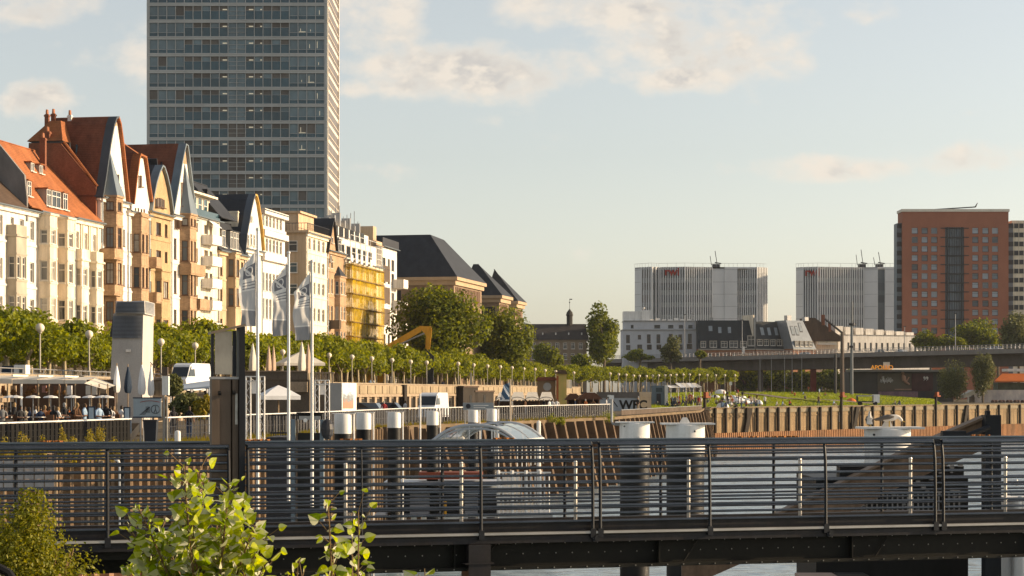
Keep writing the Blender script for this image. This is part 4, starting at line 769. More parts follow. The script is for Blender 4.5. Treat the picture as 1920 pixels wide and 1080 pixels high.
# cars on the viaduct
def car(label, px, off, col, L_=4.3, H_=1.5, face=1, van=False, grp=None):
    x, y, z = vpt(px, off); a = vpt(px-6, off); b = vpt(px+6, off); rz = math.atan2(b[1]-a[1], b[0]-a[0]); return road_car(label, (x, y, z-.6), rz, col, L_, H_, face, van, grp)
TYRE = mat('tyre', (.015,.015,.015), .8, .2); CGL = mat('car_glass', (.02,.025,.03), .08, .2, spec=.6)
def road_car(label, loc, rz, col, L_=4.3, H_=1.5, face=1, van=False, grp=None):
    t = thing('parked_van' if van else 'car', label, 'van' if van else 'car', loc, rz + (0 if face > 0 else math.pi), grp); w = .88; q = MB()
    k = L_/2
    if van: pr = [(-k,.35),(-k,H_*.93),(-k+.15,H_),(k*.42,H_),(k*.62,H_*.93),(k*.86,H_*.55),(k*.98,H_*.48),(k,.35)]
    else: pr = [(-k,.35),(-k,.78),(-k*.86,.92),(-k*.66,H_*.97),(k*.12,H_),(k*.48,.98),(k*.92,.82),(k,.6),(k,.35)]
    n = len(pr); 
    def sec(y, s): return [(x*(1-.02*(s<1)), y, .35+(z-.35)*1.0) for x, z in pr]
    A = sec(-w, 1); B = sec(w, 1); top = lambda P_: [(x, y*(.82 if z > .95 else 1), z) for x, y, z in P_]
    q.add(top(A)+top(B), [(i,(i+1)%n,n+(i+1)%n,n+i) for i in range(n)]+[tuple(range(n))[::-1], tuple(range(n,2*n))]); q.build('body', col, t)
    for s in (-1, 1):
        g = MB(); y = s*w*.86
        if van: g.add([(k*.30,s*(w*.83),H_*.9),(k*.58,s*(w*.83),H_*.9),(k*.80,s*(w*.93),H_*.58),(k*.30,s*(w*.93),H_*.58)], [(0,1,2,3)])
        else: g.add([(-k*.62,s*(w*.845),H_*.93),(k*.08,s*(w*.845),H_*.95),(k*.38,s*(w*.93),1.0),(-k*.78,s*(w*.93),.98)], [(0,1,2,3)])
        g.build('side_window', CGL, t)
    g = MB()
    if van: g.add([(k*.63,-w*.75,H_*.91),(k*.63,w*.75,H_*.91),(k*.87,w*.8,H_*.57),(k*.87,-w*.8,H_*.57)], [(0,1,2,3)])
    else: g.add([(k*.14,-w*.75,H_*.985),(k*.14,w*.75,H_*.985),(k*.49,w*.82,1.0),(k*.49,-w*.82,1.0)], [(0,1,2,3)])
    g.build('windscreen', CGL, t)
    for xx in (-k*.62, k*.64):
        for s in (-1, 1):
            o = MB(); o.tube([(xx, s*w*.80, .33),(xx, s*w*1.0, .33)], .33, 14); wh = o.build('wheel', TYRE, t); o = MB(); o.tube([(xx, s*w*.99, .33),(xx, s*w*1.012, .33)], .19, 10); o.build('rim', GREYM, wh)
    for s in (-1, 1): o = MB(); o.box(k-.03, k+.012, s*w*.62-.16, s*w*.62+.16, .62, .76); o.build('headlight', STEELW, t); o = MB(); o.box(-k-.012, -k+.03, s*w*.7-.12, s*w*.7+.12, .66, .86); o.build('tail_light', mat('tail_red', (.25,.01,.01), .3), t)
    return t
CARW = mat('car_white', (.66,.66,.66), .3, .05, coat=.5); CARS = mat('car_silver', (.40,.41,.42), .3, .05, metal=.4, coat=.5); CARD = mat('car_dark', (.025,.03,.04), .3, .1, coat=.5); CARB = mat('car_blue_grey', (.10,.13,.16), .3, .1, coat=.5)
car('white estate car driving on the viaduct in front of the trees by the red hotel', 1849, 4, CARW, 4.8, 1.65); car('silver car driving on the viaduct before the tiny gabled roof', 1668, 4, CARS, 4.3, 1.4, -1); car('dark car on the viaduct under the thin lamp by the hotel', 1804, 8, CARD, 4.4, 1.4)
car('silver car on the viaduct below the zinc mansard', 1494, 4, CARS, 4.4, 1.4); car('pale car on the viaduct near its left end by the small tree', 1240, 4, CARW, 4.6, 1.4)
# theatre under the viaduct
Ya = 505; t = thing('theatre', 'theatre front with orange letters and dark poster wall under the viaduct', 'theatre', (XZ(1588, Ya), Ya, 0)); x_ = lambda px: XZ(px, Ya)-XZ(1588, Ya); z_ = lambda py: ZZ(py, Ya)
q = MB(); q.box(x_(1595), x_(1790), 2, 14, 4, z_(697)); q.build('wall', mat('theatre_dark', (.05,.045,.04), .6, .3, .3), t)
q = MB(); q.box(x_(1588), x_(1775), -.3, 2.5, z_(697)+.002, z_(693)); q.build('canopy', mat('canopy_beam', (.16,.15,.13)), t)
tx = text('APOLLO', 1.5, Matrix.Translation((x_(1632), -.5, z_(692.6))) @ UPRIGHT, emat('orange_letters', (.72,.27,.02), .25), t, .15, bold=.02); tx.name = 'sign_letters'
q = MB(); q.box(x_(1656), x_(1668), -.2, -.05, z_(692.5), z_(679)); q.build('sign_plate', CANVAS, t)
q = MB(); q.box(x_(1648), x_(1730), 1.8, 1.95, z_(733), z_(700)); q.build('poster_wall', mat('poster_brown', (.07,.065,.045), .7, .6, .35, tint=(.16,.09,.06)), t)
q = MB(); q.box(x_(1712), x_(1752), 1.6, 1.75, z_(733), z_(700)); q.build('poster_panel', mat('poster_red', (.07,.03,.028), .7, .5, .35), t)
q = MB(); q.box(x_(1648), x_(1722), .6, .9, 4, z_(734)); q.build('graffiti_wall', mat('graffiti', (.20,.12,.12), .8, .7, .8, tint=(.08,.06,.12), fine=.4), t)
q = MB()   # faint pale script and figure on the posters
rnd2 = random.Random(8); px = 1650
for k in range(9): a = 1653+k*2.7; q.tube([(x_(a), 1.7, z_(717+rnd2.uniform(-1,1))), (x_(a+.8), 1.7, z_(706+rnd2.uniform(0,5) if k not in (1,2) else 705)), (x_(a+2.2), 1.7, z_(716+rnd2.uniform(-2,3)))], .06, 4)
q.build('poster_script', STEELW, t)
q = MB(); q.ball((x_(1695), 1.7, z_(699.5)), .42, 10); q.tube([(x_(1695),1.7,z_(702)),(x_(1697),1.7,z_(707)),(x_(1698),1.7,z_(714))], [.3,.55,.6], 8); q.tube([(x_(1698),1.7,z_(714)),(x_(1708),1.7,z_(721))], [.4,.25], 6); q.tube([(x_(1699),1.7,z_(709)),(x_(1703),1.7,z_(714)),(x_(1707),1.7,z_(707))], .18, 6); q.box(x_(1680),x_(1715),1.72,1.79,z_(731),z_(729)); q.build('poster_figure', mat('poster_skin', (.35,.20,.13), .7, .3), t)
for px in (1735.5, 1740.5): q = MB(); q.ball((x_(px), 1.55, z_(708)), .32, 8); q.tube([(x_(px)+.25,1.55,z_(708)),(x_(px)+.2,1.55,z_(711)),(x_(px)-.2,1.55,z_(713.5))], [.2,.14,.03], 6); q.build('poster_mark', STEELW, t)
for k, px in enumerate((1726, 1745)): q = MB(); q.box(x_(px), x_(px+10), .5, .58, 4, z_(736)); q.build('door', FRD, t)
# riverside pavilions on the right
t = thing('pavilion', 'low white walled pavilion with bright orange awning at the right edge', 'pavilion', (XZ(1815, 470), 470, 6.4)); x_ = lambda px: XZ(px,470)-XZ(1815,470); z_ = lambda py: ZZ(py,470)-6.4
q = MB(); q.box(x_(1830), x_(1990), 2, 9, 0, z_(731)); q.build('wall', mat('pavilion_wall', (.60,.52,.44), .8, .3, .6, tint=(.3,.25,.3)), t)
q = MB(); q.box(x_(1877), x_(1990), 3, 8, z_(731)+.003, z_(717)); q.build('upper_glazing', mat('hedge_glass', (.09,.10,.06), .5, .4, .7), t)
q = MB(); q.add([(x_(1866),.6,z_(714)),(x_(1990),.6,z_(715)),(x_(1990),3.5,z_(700)),(x_(1886),3.5,z_(700))], [(0,1,2,3)]); q.box(x_(1868),x_(1990),.55,.62,z_(716.5),z_(714)); q.build('awning', mat('orange_canvas', (.55,.14,.03), .8, .1), t)
q = MB(); q.box(x_(1896), x_(1990), 4, 9, z_(696), z_(691)); q.build('roof_slab', WHITE, t)
q = MB(); q.prism([(x_(1807), z_(741)), (x_(1826), z_(732)), (x_(1830), z_(733)), (x_(1830), z_(739)), (x_(1808), z_(747))], lambda a,b,c: (a,c,b), .5, 5); q.box(x_(1816), x_(1818), .6, .8, 0, z_(745)); q.build('porch_roof', CANVAS, t)
q = MB(); q.box(x_(1819), x_(1829), .8, 1, 0, z_(744)); q.build('door', BROWNST, t)
for k in range(9):
    q = MB(); q.ball((0,0,.55), .55, 10, 0, .8); o = q.build('shrub_ball', mat('red_green_shrub', (.10,.06,.05), .9, .5, 3)); o.location = (XZ(1862+k*7, 466), 466+(k % 2), 6.4); o.name = 'clipped_shrub'; tag(o, 'round reddish clipped shrub before the white pavilion wall', 'shrub', 'clipped shrubs before the pavilion')
# ---------------------------------------------------------------- river, ground, promenade, quay
def watermat():
    m = bpy.data.materials.new('river_water'); m.use_nodes = True; t = m.node_tree; b = t.nodes['Principled BSDF']; n = t.nodes.new
    b.inputs['Base Color'].default_value = (.22,.28,.31,1); b.inputs['Roughness'].default_value = .22; b.inputs['IOR'].default_value = 1.33; b.inputs['Specular IOR Level'].default_value = .6
    tcx = n('ShaderNodeTexCoord'); mp = n('ShaderNodeMapping'); mp.inputs[3].default_value = (.45,1.0,1); t.links.new(tcx.outputs['Object'], mp.inputs[0])
    a = n('ShaderNodeTexNoise'); a.inputs['Scale'].default_value = 1.7; a.inputs['Detail'].default_value = 6; a.inputs['Roughness'].default_value = .62; t.links.new(mp.outputs[0], a.inputs[0])
    s_ = n('ShaderNodeVectorMath'); s_.operation = 'MULTIPLY_ADD'; t.links.new(a.outputs['Color'], s_.inputs[0]); s_.inputs[1].default_value = (.9,1.0,0); s_.inputs[2].default_value = (-.45,-.52,1.0); nm = n('ShaderNodeVectorMath'); nm.operation = 'NORMALIZE'; t.links.new(s_.outputs[0], nm.inputs[0]); t.links.new(nm.outputs[0], b.inputs['Normal']); return m
q = MB(); q.quad((-1500,-300,0),(3000,-300,0),(3000,4000,0),(-1500,4000,0)); struct(q.build('river_water', watermat()))
EDGE = [(XZ(-260,66),66),(XZ(0,78),78),(XZ(240,90),90),(XZ(395,101),101),(XZ(600,120),120),(XZ(760,150),150),(XZ(1140,200),200),(XZ(1165,206),206),(XZ(1318,275),275),(XZ(1325,312),312),(XZ(1850,405),405),(XZ(2050,440),440)]
PAVE = mat('quay_paving', (.15,.13,.10), .9, .25, .25, .1, seed=60, fine=.15, spec=0); EARTH = mat('earth_ground', (.10,.10,.06), .95, .3, .1, seed=61, spec=0); PROM = mat('promenade_paving', (.24,.21,.17), .9, .2, .2, seed=62, spec=0)
q = MB(); E2 = [(-60, 40)] + [(x-.3, y) for x, y in EDGE]; q.poly([(x, y, QZ) for x, y in E2] + [(400,700,QZ),(1400,3500,QZ),(-1500,3500,QZ),(-1500,40,QZ)]); struct(q.build('ground', PAVE))
LAMPS = [(75,616),(167,628),(229,635),(302,642),(366,649),(436,655),(530,661),(617,667),(660,670),(697,673),(735,676),(770,679),(800,680.5),(859,682.5),(888,685),(914,687),(938,688.5),(960,690),(982,692),(1003,693),(1022,695),(1042,697),(1076,699),(1144,700.5),(1160,702),(1174,703),(1188,704.5),(1199,705),(1212,705.5),(1224,704.7),(1235,704.2),(1247,704),(1257,703.5),(1268,703),(1281,702.5),(1293,702.5),(1311,703),(1326,703.3),(1342,704),(1359,704),(1378,704)]
def lampY(px, y):
    if px <= 1042: return 16050/(735-y)
    return 422 + (px-1042)/336*95
LPTS = [(XZ(p, lampY(p, y)), lampY(p, y)) for p, y in LAMPS]
CURVE = [(-33.6,112)] + [LPTS[i] for i in (0,1,3,5,7,11,14,17,21,22,27,33,39)] + [(66,524)]
def curve_pts(step, off=0.0, s0=0.0, C=CURVE):
    out = []; acc = -s0
    for a, b in zip(C, C[1:]):
        Ln = math.dist(a, b); d = ((b[0]-a[0])/Ln, (b[1]-a[1])/Ln)
        while acc <= Ln:
            if acc >= 0: out.append((a[0]+d[0]*acc - d[1]*off, a[1]+d[1]*acc + d[0]*off, math.atan2(d[1], d[0])))
            acc += step
        acc -= Ln
    return out
def off_curve(off, C):
    o = []
    for i, p in enumerate(C):
        a = C[max(0,i-1)]; b = C[min(len(C)-1,i+1)]; Ln = math.dist(a,b); o.append((p[0]-(b[1]-a[1])/Ln*off, p[1]+(b[0]-a[0])/Ln*off))
    return o
WLINE = off_curve(-1.6, CURVE[:11])
q = MB(); FL = [(FX0 + t*fs - .0, FY0 + t*fc) for t in (-90, 0, 90, 180, 300)]
q.poly([(x, y, G) for x, y in WLINE] + [(40,520,G),(-10,600,G)] + [(x-14, y, G) for x, y in FL[::-1]]); struct(q.build('promenade', PROM))
# retaining wall with parapet panels and arcade
rw = thing('promenade_wall', 'long stone retaining wall of the promenade with pale parapet panels and dark arched openings', 'wall', (0,0,0))
q = MB(); pan = MB(); op = MB(); cop = MB()
for (xa,ya), (xb,yb) in zip(WLINE, WLINE[1:]):
    Ln = math.dist((xa,ya),(xb,yb)); d = Vector(((xb-xa)/Ln, (yb-ya)/Ln)); M = Matrix.Identity(4); M.col[0][:3] = (d.x,d.y,0); M.col[1][:3] = (-d.y,d.x,0); M.col[3][:3] = (xa,ya,0)
    q.obox(M, 0, Ln, .35, 1.1, QZ-.2, G-.35); q.obox(M, -.05, Ln, -.12, 1.2, G-.62, G-.36); q.obox(M, 0, Ln, .05, .5, G-.36+.002, G+.98)
    cop.obox(M, 0, Ln, -.08, .6, G+.982, G+1.14)
    n = max(1, int(Ln/4.4))
    for k in range(n):
        s = Ln*k/n; w = Ln/n
        pan.obox(M, s+.22, s+w-.22, -.07, .048, G-.22, G+.80)
        q.obox(M, s, s+1.3, -.02, .36, QZ, G-.62)
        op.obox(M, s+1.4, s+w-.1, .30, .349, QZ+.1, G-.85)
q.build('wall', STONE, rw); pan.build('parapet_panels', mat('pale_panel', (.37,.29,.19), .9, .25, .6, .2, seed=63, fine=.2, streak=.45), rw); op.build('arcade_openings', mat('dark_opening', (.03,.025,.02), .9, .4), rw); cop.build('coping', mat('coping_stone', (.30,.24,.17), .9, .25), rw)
def wall_at(px, off=0.0):
    W2 = off_curve(off, WLINE); k = (px-960)/F
    for a, b in zip(W2, W2[1:]):
        if 960+F*a[0]/a[1] <= px <= 960+F*b[0]/b[1]: d = (b[0]-a[0], b[1]-a[1]); s = (k*a[1]-a[0])/(d[0]-k*d[1]); return a[0]+d[0]*s, a[1]+d[1]*s, math.atan2(d[1], d[0])
DGAP = mat('dark_gap', (.035,.027,.02), .85, .5, .8, streak=.4)
for px, w, zt, lab in ((872, 3.0, G+1.3, 'dark timber stair entrance built against the promenade wall, left and lower one'), (898, 4.0, G+.6, 'dark timber stair entrance built against the promenade wall, right one')):
    x, y, a = wall_at(px, -.2); t = thing('stair_opening_box', lab, 'stair entrance', (x, y, QZ), a); q = MB(); q.box(-w/2*3, w/2*3, -.9, 0, 0, zt-QZ-.6); q.build('opening_box', DGAP, t); q = MB(); q.box(-w/2*3-.2, w/2*3+.2, -1.05, -.05, zt-QZ-.598, zt-QZ-.35); q.build('roof', BRT, t); q = MB(); q.box(-.6, .6, -.94, -.903, 0, 2.0); q.build('door', BLACK, t)  # solid dark boxes added in place of the black stair opening
for px in (757, 1010): x, y, a = wall_at(px, -.1); t = thing('dark_gap_strip', 'dark narrow pilaster on the promenade wall at %s' % ('the gap between pale panels' if px < 900 else 'the kiosk end'), 'pilaster', (x, y, QZ), a); q = MB(); q.box(-.9, .9, -.3, .0, 0, G+1.0-QZ); q.build('shaft', DGAP, t)  # added dark strips stand for dark gaps in the wall
# lamps on the promenade
LM = mat('lamp_globe', (.72,.62,.48), .35, .06, 1.0); LMP = mat('lamp_pole', (.40,.36,.30), .5, .15)
q = MB(); q.tube([(0,0,0),(0,0,4.05)], [.07,.05], 8); q.lathe([(.14,0),(.14,.5),(.07,.6)], (0,0,0), 8); q.lathe([(.06,3.95),(.14,4.0),(.14,4.1),(.06,4.12)], (0,0,0), 8); lpm = q.mesh('pole', LMP, True); q = MB(); q.ball((0,0,4.35), .31, 14); lgm = q.mesh('globe', LM, True)
def landmark(px):
    for a, t in ((60,'the white house with brown roof'),(135,'the cream house with dormers'),(190,'the cream house with balconies'),(240,'the bell gabled white house'),(280,'the clipped white gable'),(320,'the ochre gable'),(364,'the spired white gable'),(412,'the balconied white block'),(462,'the black mansard'),(492,'the yellow edged gable'),(535,'the ribbon window block'),(575,'the tan block side'),(614,'the tan and white block'),(645,'the narrow stepped gable'),(712,'the yellow scaffold'),(745,'the dark balcony block'),(815,'the excavator'),(905,'the big museum block'),(975,'the museum wings'),(1040,'the low house with skylights'),(1100,'the small cupola'),(1170,'the tall bushy tree'),(1240,'the plain white block'),(1310,'the white block right half'),(1420,'the dark mansard')):
        if px < a: return t
    return 'the viaduct'
cnt = {}
ORD = ('nearest', 'second nearest', 'third nearest', 'fourth nearest', 'fifth nearest', 'sixth nearest', 'seventh nearest', 'eighth nearest', 'ninth nearest', 'farthest')
def nth(key): cnt[key] = cnt.get(key, 0)+1; return ORD[min(cnt[key]-1, 9)]
for (px, y), (X, Y) in zip(LAMPS, LPTS):
    lm = landmark(px); t = thing('street_lamp', '%s globe lamp on a slim pole in front of %s' % (nth('L'+lm), lm), 'street lamp', (X, Y, G), 0, 'globe lamps along the promenade')
    if px > 1042: t.location.z = ZZ(y, Y)-4.35
    for nm, me in (('pole', lpm), ('globe', lgm)): o = bpy.data.objects.new(nm, me); COL.objects.link(o); o.parent = t
# ---------------------------------------------------------------- trees
def crown(n, rx, ry, rz, leaf, seed, lumps=14, lr=.45, flat=0.0, cz=0.0, hang=0.0):
    rd = random.Random(seed); q = MB(); C = []
    for k in range(lumps):
        while True:
            p = Vector((rd.uniform(-1,1), rd.uniform(-1,1), rd.uniform(-1,1)))
            if p.length < 1: break
        p *= 1.0/max(.35, p.length)**.45; C.append((Vector((p.x*rx*.72, p.y*ry*.72, p.z*rz*.74)), lr*rd.uniform(.65,1.25)))
    for k in range(n):
        c, r = C[rd.randrange(lumps)]; d = Vector((rd.gauss(0,1), rd.gauss(0,1), rd.gauss(0,1))).normalized(); rr = r*(rd.random()**.4)*1.12
        p = c + Vector((d.x*rx*rr, d.y*ry*rr, d.z*rz*rr)); p.z += cz
        nn = (d*.8 + Vector((rd.gauss(0,.7), rd.gauss(0,.7), rd.gauss(.35,.7)))).normalized(); a = nn.cross(Vector((rd.gauss(0,1), rd.gauss(0,1), rd.gauss(0,1)))).normalized(); b = nn.cross(a); s = leaf*rd.uniform(.6,1.3)
        q.add([p-a*s*.5, p-b*s*.33+nn*s*.1, p+a*s*.55, p+b*s*.33+nn*s*.1], [(0,1,2,3)])
    return q
def trunkmb(h, r, limbs, seed, spread, ltop):
    rd = random.Random(seed); q = MB(); q.tube([(0,0,0),(rd.uniform(-.08,.08),0,h*.5),(rd.uniform(-.1,.1),.05,h)], [r*1.25, r, r*.85], 8)
    for k in range(limbs):
        a = 2*math.pi*k/limbs+rd.random(); e = (math.cos(a)*spread*rd.uniform(.6,1), math.sin(a)*spread*rd.uniform(.6,1), h+(ltop-h)*rd.uniform(.5,1)); m = (e[0]*.4, e[1]*.4, h+(e[2]-h)*.55)
        q.tube([(0,0,h*.92), m, e], [r*.6, r*.4, r*.12], 6)
    return q
PT = []
for s in range(4):
    cm = crown(2600, 2.7, 2.55, 1.75, .40, 100+s, 15, .47, cz=4.25).mesh('crown', LEAF_PL); tm = trunkmb(2.6, .15, 5, 200+s, 1.9, 5.0).mesh('trunk', PLANEB, True); PT.append((tm, cm))
rd = random.Random(77); spots = []
for off, s0 in ((3.6, 0), (9.2, 2.6)):
    for (x, y, a) in curve_pts(5.6, off, s0):
        px = 960+F*x/y
        if -60 < px < 1385 and not (196 < px < 296 and off < 5 and y < 172): spots.append((y, x, px))
for (x, y, a) in curve_pts(5.8, 14.5, 1.2):
    px = 960+F*x/y
    if -60 < px < 1000 and y > 128: spots.append((y, x, px))
spots.sort()
for i, (y, x, px) in enumerate(spots):
    lm = landmark(px); tm, cm = PT[i % 4]; t = thing('plane_tree', '%s clipped plane tree of the promenade rows before %s' % (nth('T'+lm), lm), 'tree', (x+rd.uniform(-.3,.3), y+rd.uniform(-.3,.3), G), rd.uniform(0,6.28), 'plane trees along the promenade')
    s = .95 if y < 200 else (1.10 if y < 330 else .97); s *= rd.uniform(.92,1.08); t.scale = (s, s, s*rd.uniform(.94,1.05))
    for nm, me in (('trunk', tm), ('crown', cm)): o = bpy.data.objects.new(nm, me); COL.objects.link(o); o.parent = t
def bigtree(label, px, Y, top, bot, wpx, n, m, leaf, seed, lumps=26, ground=None, name='tree', th=.35, tr=.38, sy=1.0):
    g = ground if ground is not None else G-1; zt, zb = ZZ(top, Y)-g, ZZ(bot, Y)-g; rx = wpx/2/F*Y; rz = (zt-zb)/2
    t = thing(name, label, 'tree', (XZ(px, Y), Y, g)); crown(n, rx*1.12, rx*sy, rz*1.08, leaf, seed, lumps, .42, cz=(zt+zb)/2).build('crown', m, t)
    trunkmb(max(.4, zb+rz*.35), tr, 6, seed, rx*.7, zt*.85).build('trunk', BARK, t, True); return t
bigtree('broad round dark green tree in front of the big museum block', 826, 322, 546, 672, 150, 15000, LEAF_DK, .62, 11, 34)
bigtree('dense dark green tree between the museum wings, right of the broad round one', 950, 372, 585, 690, 100, 9000, LEAF_DK, .62, 12, 26)
bigtree('tall bushy tree standing left of the plain white block', 1133, 520, 575, 676, 68, 8000, LEAF_DK, .75, 13, 22, ground=7)
bigtree('small round tree in front of the low house with skylights', 1028, 500, 642, 690, 56, 3000, LEAF_DK, .7, 14, ground=7); bigtree('small dark tree left of the tall bushy tree', 1088, 490, 664, 695, 40, 1800, LEAF_DK, .6, 24, ground=7)
bigtree('small pointed tree before the plain white block', 1258, 600, 634, 676, 44, 2600, LEAF_OL, .75, 15, 14, ground=7); bigtree('low bush beside the viaduct left end', 1200, 600, 655, 676, 60, 2000, LEAF_DK, .7, 16, 14, ground=7); bigtree('tiny bush before the dark mansard house', 1312, 600, 655, 672, 26, 900, LEAF_DK, .6, 36, 8, ground=7)
bigtree('dark tree before the left corner of the red hotel', 1745, 590, 622, 660, 66, 4000, LEAF_DK, .75, 17, 16, ground=7); bigtree('dense green tree before the middle of the red hotel', 1832, 595, 600, 660, 90, 7000, LEAF_DK, .8, 18, 20, ground=7); bigtree('yellow green bush between the two trees before the hotel', 1795, 588, 632, 662, 40, 2000, LEAF_PL, .7, 27, 10, ground=7); bigtree('light green bush right of the dense hotel tree', 1872, 588, 630, 662, 34, 2000, LEAF_PL, .7, 28, 10, ground=7)
bigtree('tall olive green poplar at the right edge beside the hotel', 1910, 560, 594, 664, 70, 6000, LEAF_OL, .7, 19, 22, ground=7, sy=.8)
bigtree('feathery willow in front of the viaduct, left one of the two', 1786, 470, 674, 752, 50, 8000, LEAF_OL, .38, 20, 26, ground=6.6, tr=.2); bigtree('feathery willow with visible dark trunk, right one of the two', 1843, 468, 658, 738, 42, 8000, LEAF_OL, .38, 21, 24, ground=6.6, tr=.24)
for k, px in enumerate(range(1398, 1602, 17)): bigtree('%s dark tree from the left in the shaded row beyond the viaduct' % ('first','second','third','fourth','fifth','sixth','seventh','eighth','ninth','tenth','eleventh','twelfth')[k], px, 626, 690+k % 3*3, 732, 44, 1600, LEAF_DK, .9, 50+k, 12, ground=7)['group'] = 'trees beyond the viaduct'
q = crown(5000, 26, 2, 1.5, .5, 90, 60, .12); o = q.build('hedge', LEAF_DK); o.location = (XZ(1480, 622), 622, 9.0); tag(o, 'long dark hedge in the shade under the viaduct', 'hedge')
# ---------------------------------------------------------------- lawn
near = [(1206,262),(1262,285),(1325,318),(1420,338),(1520,356),(1640,376),(1765,397)]; far = [(1232,452,738),(1290,480,736),(1360,505,735),(1440,515,735),(1530,515,735),(1620,500,739),(1745,476,748)]
q = MB(); nn = 14; rowsv = []
for (p0, y0), (p1, y1, py1) in zip(near, far):
    a = Vector((XZ(p0,y0), y0, QZ+.06)); b = Vector((XZ(p1,y1), y1, ZZ(py1,y1)))
    rowsv.append([a.lerp(b, k/nn) + Vector((0,0,.25*math.sin(k/nn*math.pi))) for k in range(nn+1)])
vs = [p for r_ in rowsv for p in r_]; q.add(vs, [(i*(nn+1)+k, (i+1)*(nn+1)+k, (i+1)*(nn+1)+k+1, i*(nn+1)+k+1) for i in range(len(rowsv)-1) for k in range(nn)])
lawn = struct(q.build('lawn', mat('lawn_grass', (.125,.165,.022), .95, .35, .18, .3, seed=70, tint=(.16,.13,.03), fine=.35, spec=0), smooth=True)); lawn['kind'] = 'stuff'
def lawn_z(x, y):
    best = QZ
    for (a, b) in zip(rowsv, rowsv[1:]):
        for k in range(nn):
            c = [a[k], b[k], b[k+1], a[k+1]]; xs = [p.x for p in c]; ys = [p.y for p in c]
            if min(xs)-.5 <= x <= max(xs)+.5 and min(ys)-.5 <= y <= max(ys)+.5: return sum(p.z for p in c)/4
    return best
q = MB(); pth = [(1385,480,.0),(1430,440,0),(1480,405,0),(1560,378,0),(1640,381,0)]; L0 = []
for i, (p, y, _) in enumerate(pth): x = XZ(p, y); L0.append((x, y, lawn_z(x, y)+.16))
for a, b in zip(L0, L0[1:]): q.quad((a[0]-1.2,a[1]-1,a[2]),(a[0]+1.2,a[1]+1,a[2]),(b[0]+1.2,b[1]+1,b[2]),(b[0]-1.2,b[1]-1,b[2]))
struct(q.build('path', mat('gravel_path', (.24,.20,.16), .95, .2, spec=0)))
q = MB(); rd = random.Random(19)
for k in range(26000):
    i = rd.randrange(len(rowsv)-1); j = rd.random(); m_ = rd.random()*nn; a0 = int(m_); f_ = m_-a0; p0 = rowsv[i][a0].lerp(rowsv[i][a0+1], f_); p1 = rowsv[i+1][a0].lerp(rowsv[i+1][a0+1], f_); p = p0.lerp(p1, j); an = rd.random()*6.28; w = rd.uniform(.10,.22); h_ = rd.uniform(.05,.17); pa = min((abs((p.x-u_[0])*(v_[1]-u_[1])-(p.y-u_[1])*(v_[0]-u_[0]))/math.dist(u_[:2],v_[:2]) for u_, v_ in zip(L0, L0[1:]) if min(u_[1],v_[1])-3 < p.y < max(u_[1],v_[1])+3), default=9); c_, s_ = math.cos(an)*w, math.sin(an)*w
    if pa < 1.6: continue
    q.add([(p.x-c_,p.y-s_,p.z-.02),(p.x+c_,p.y+s_,p.z-.02),(p.x+c_*.6,p.y+s_*.6,p.z+h_),(p.x-c_*.6,p.y-s_*.6,p.z+h_)], [(0,1,2,3)])
tag(q.build('lawn_blades', leafmat('grass_blade', (.13,.17,.012), (.21,.24,.025), .4)), 'sunlit grass of the riverside lawn', 'grass', kind='stuff')
# ---------------------------------------------------------------- quay walls
SHEET = mat('sheet_pile_steel', (.14,.09,.05), .85, .4, .7, .3, seed=72, tint=(.07,.05,.03), fine=.3)
def sheetwall(name, label, pts, z0, z1, pitch, dep, m, cap=True, lean=0.0):
    t = thing(name, label, 'wall', (0,0,0)); pr = MB()
    for A, B in zip(pts, pts[1:]):
        Ln = math.dist(A, B); d = Vector(((B[0]-A[0])/Ln, (B[1]-A[1])/Ln)); n_ = Vector((-d.y, d.x)); k = int(Ln/pitch); w = Ln/k
        prof = []
        for i in range(k):
            s = i*w
            for f, o in ((0,0),(.12,0),(.30,-dep),(.62,-dep),(.80,0)): prof.append((A[0]+d.x*(s+f*w)+n_.x*o, A[1]+d.y*(s+f*w)+n_.y*o))
        prof.append((B[0], B[1]))
        for p, r_ in zip(prof, prof[1:]): pr.quad((p[0],p[1],z0),(r_[0],r_[1],z0),(r_[0],r_[1],z1),(p[0],p[1],z1))
        if cap:
            M = Matrix.Identity(4); M.col[0][:3] = (d.x,d.y,0); M.col[1][:3] = (-d.y,d.x,0); M.col[3][:3] = (A[0],A[1],0); pr.obox(M, 0, Ln, .05, 1.0, z1-.6, z1+.02, 1)
    pr.build('sheet_piling', [m, STONE], t); return t
sheetwall('quay_wall', 'rusty corrugated sheet pile quay wall below the terrace fence on the left bank', EDGE[:6], -1, QZ-.05, 1.0, .42, SHEET)
t = thing('quay_wall', 'quay wall faced with close dark steel piles in the middle, behind the white mooring piles', 'wall', (0,0,0)); q = MB(); E3 = EDGE[5:10]
for A, B in zip(E3, E3[1:]):
    Ln = math.dist(A, B); d = Vector(((B[0]-A[0])/Ln, (B[1]-A[1])/Ln)); M = Matrix.Identity(4); M.col[0][:3] = (d.x,d.y,0); M.col[1][:3] = (-d.y,d.x,0); M.col[3][:3] = (A[0],A[1],0)
    q.obox(M, 0, Ln, .35, 1.0, -1, QZ-.02)
    if Ln > 5:
        k = int(Ln/3.0)
        for i in range(k): p = MB(); s = Ln*i/k; p.add([M @ Vector(v_) for v_ in [(s,-1.9,-.5),(s+.5,-1.9,-.5),(s+.5,.34,-.5),(s,.34,-.5),(s,-.40,QZ-.3),(s+.5,-.40,QZ-.3),(s+.5,.34,QZ-.3),(s,.34,QZ-.3)]], [(0,3,2,1),(4,5,6,7),(0,1,5,4),(1,2,6,5),(2,3,7,6),(3,0,4,7)]); p.build('pile', RUST, t)
q.build('wall', mat('quay_planks', (.155,.11,.065), .9, .35, .5, .2, seed=73), t)
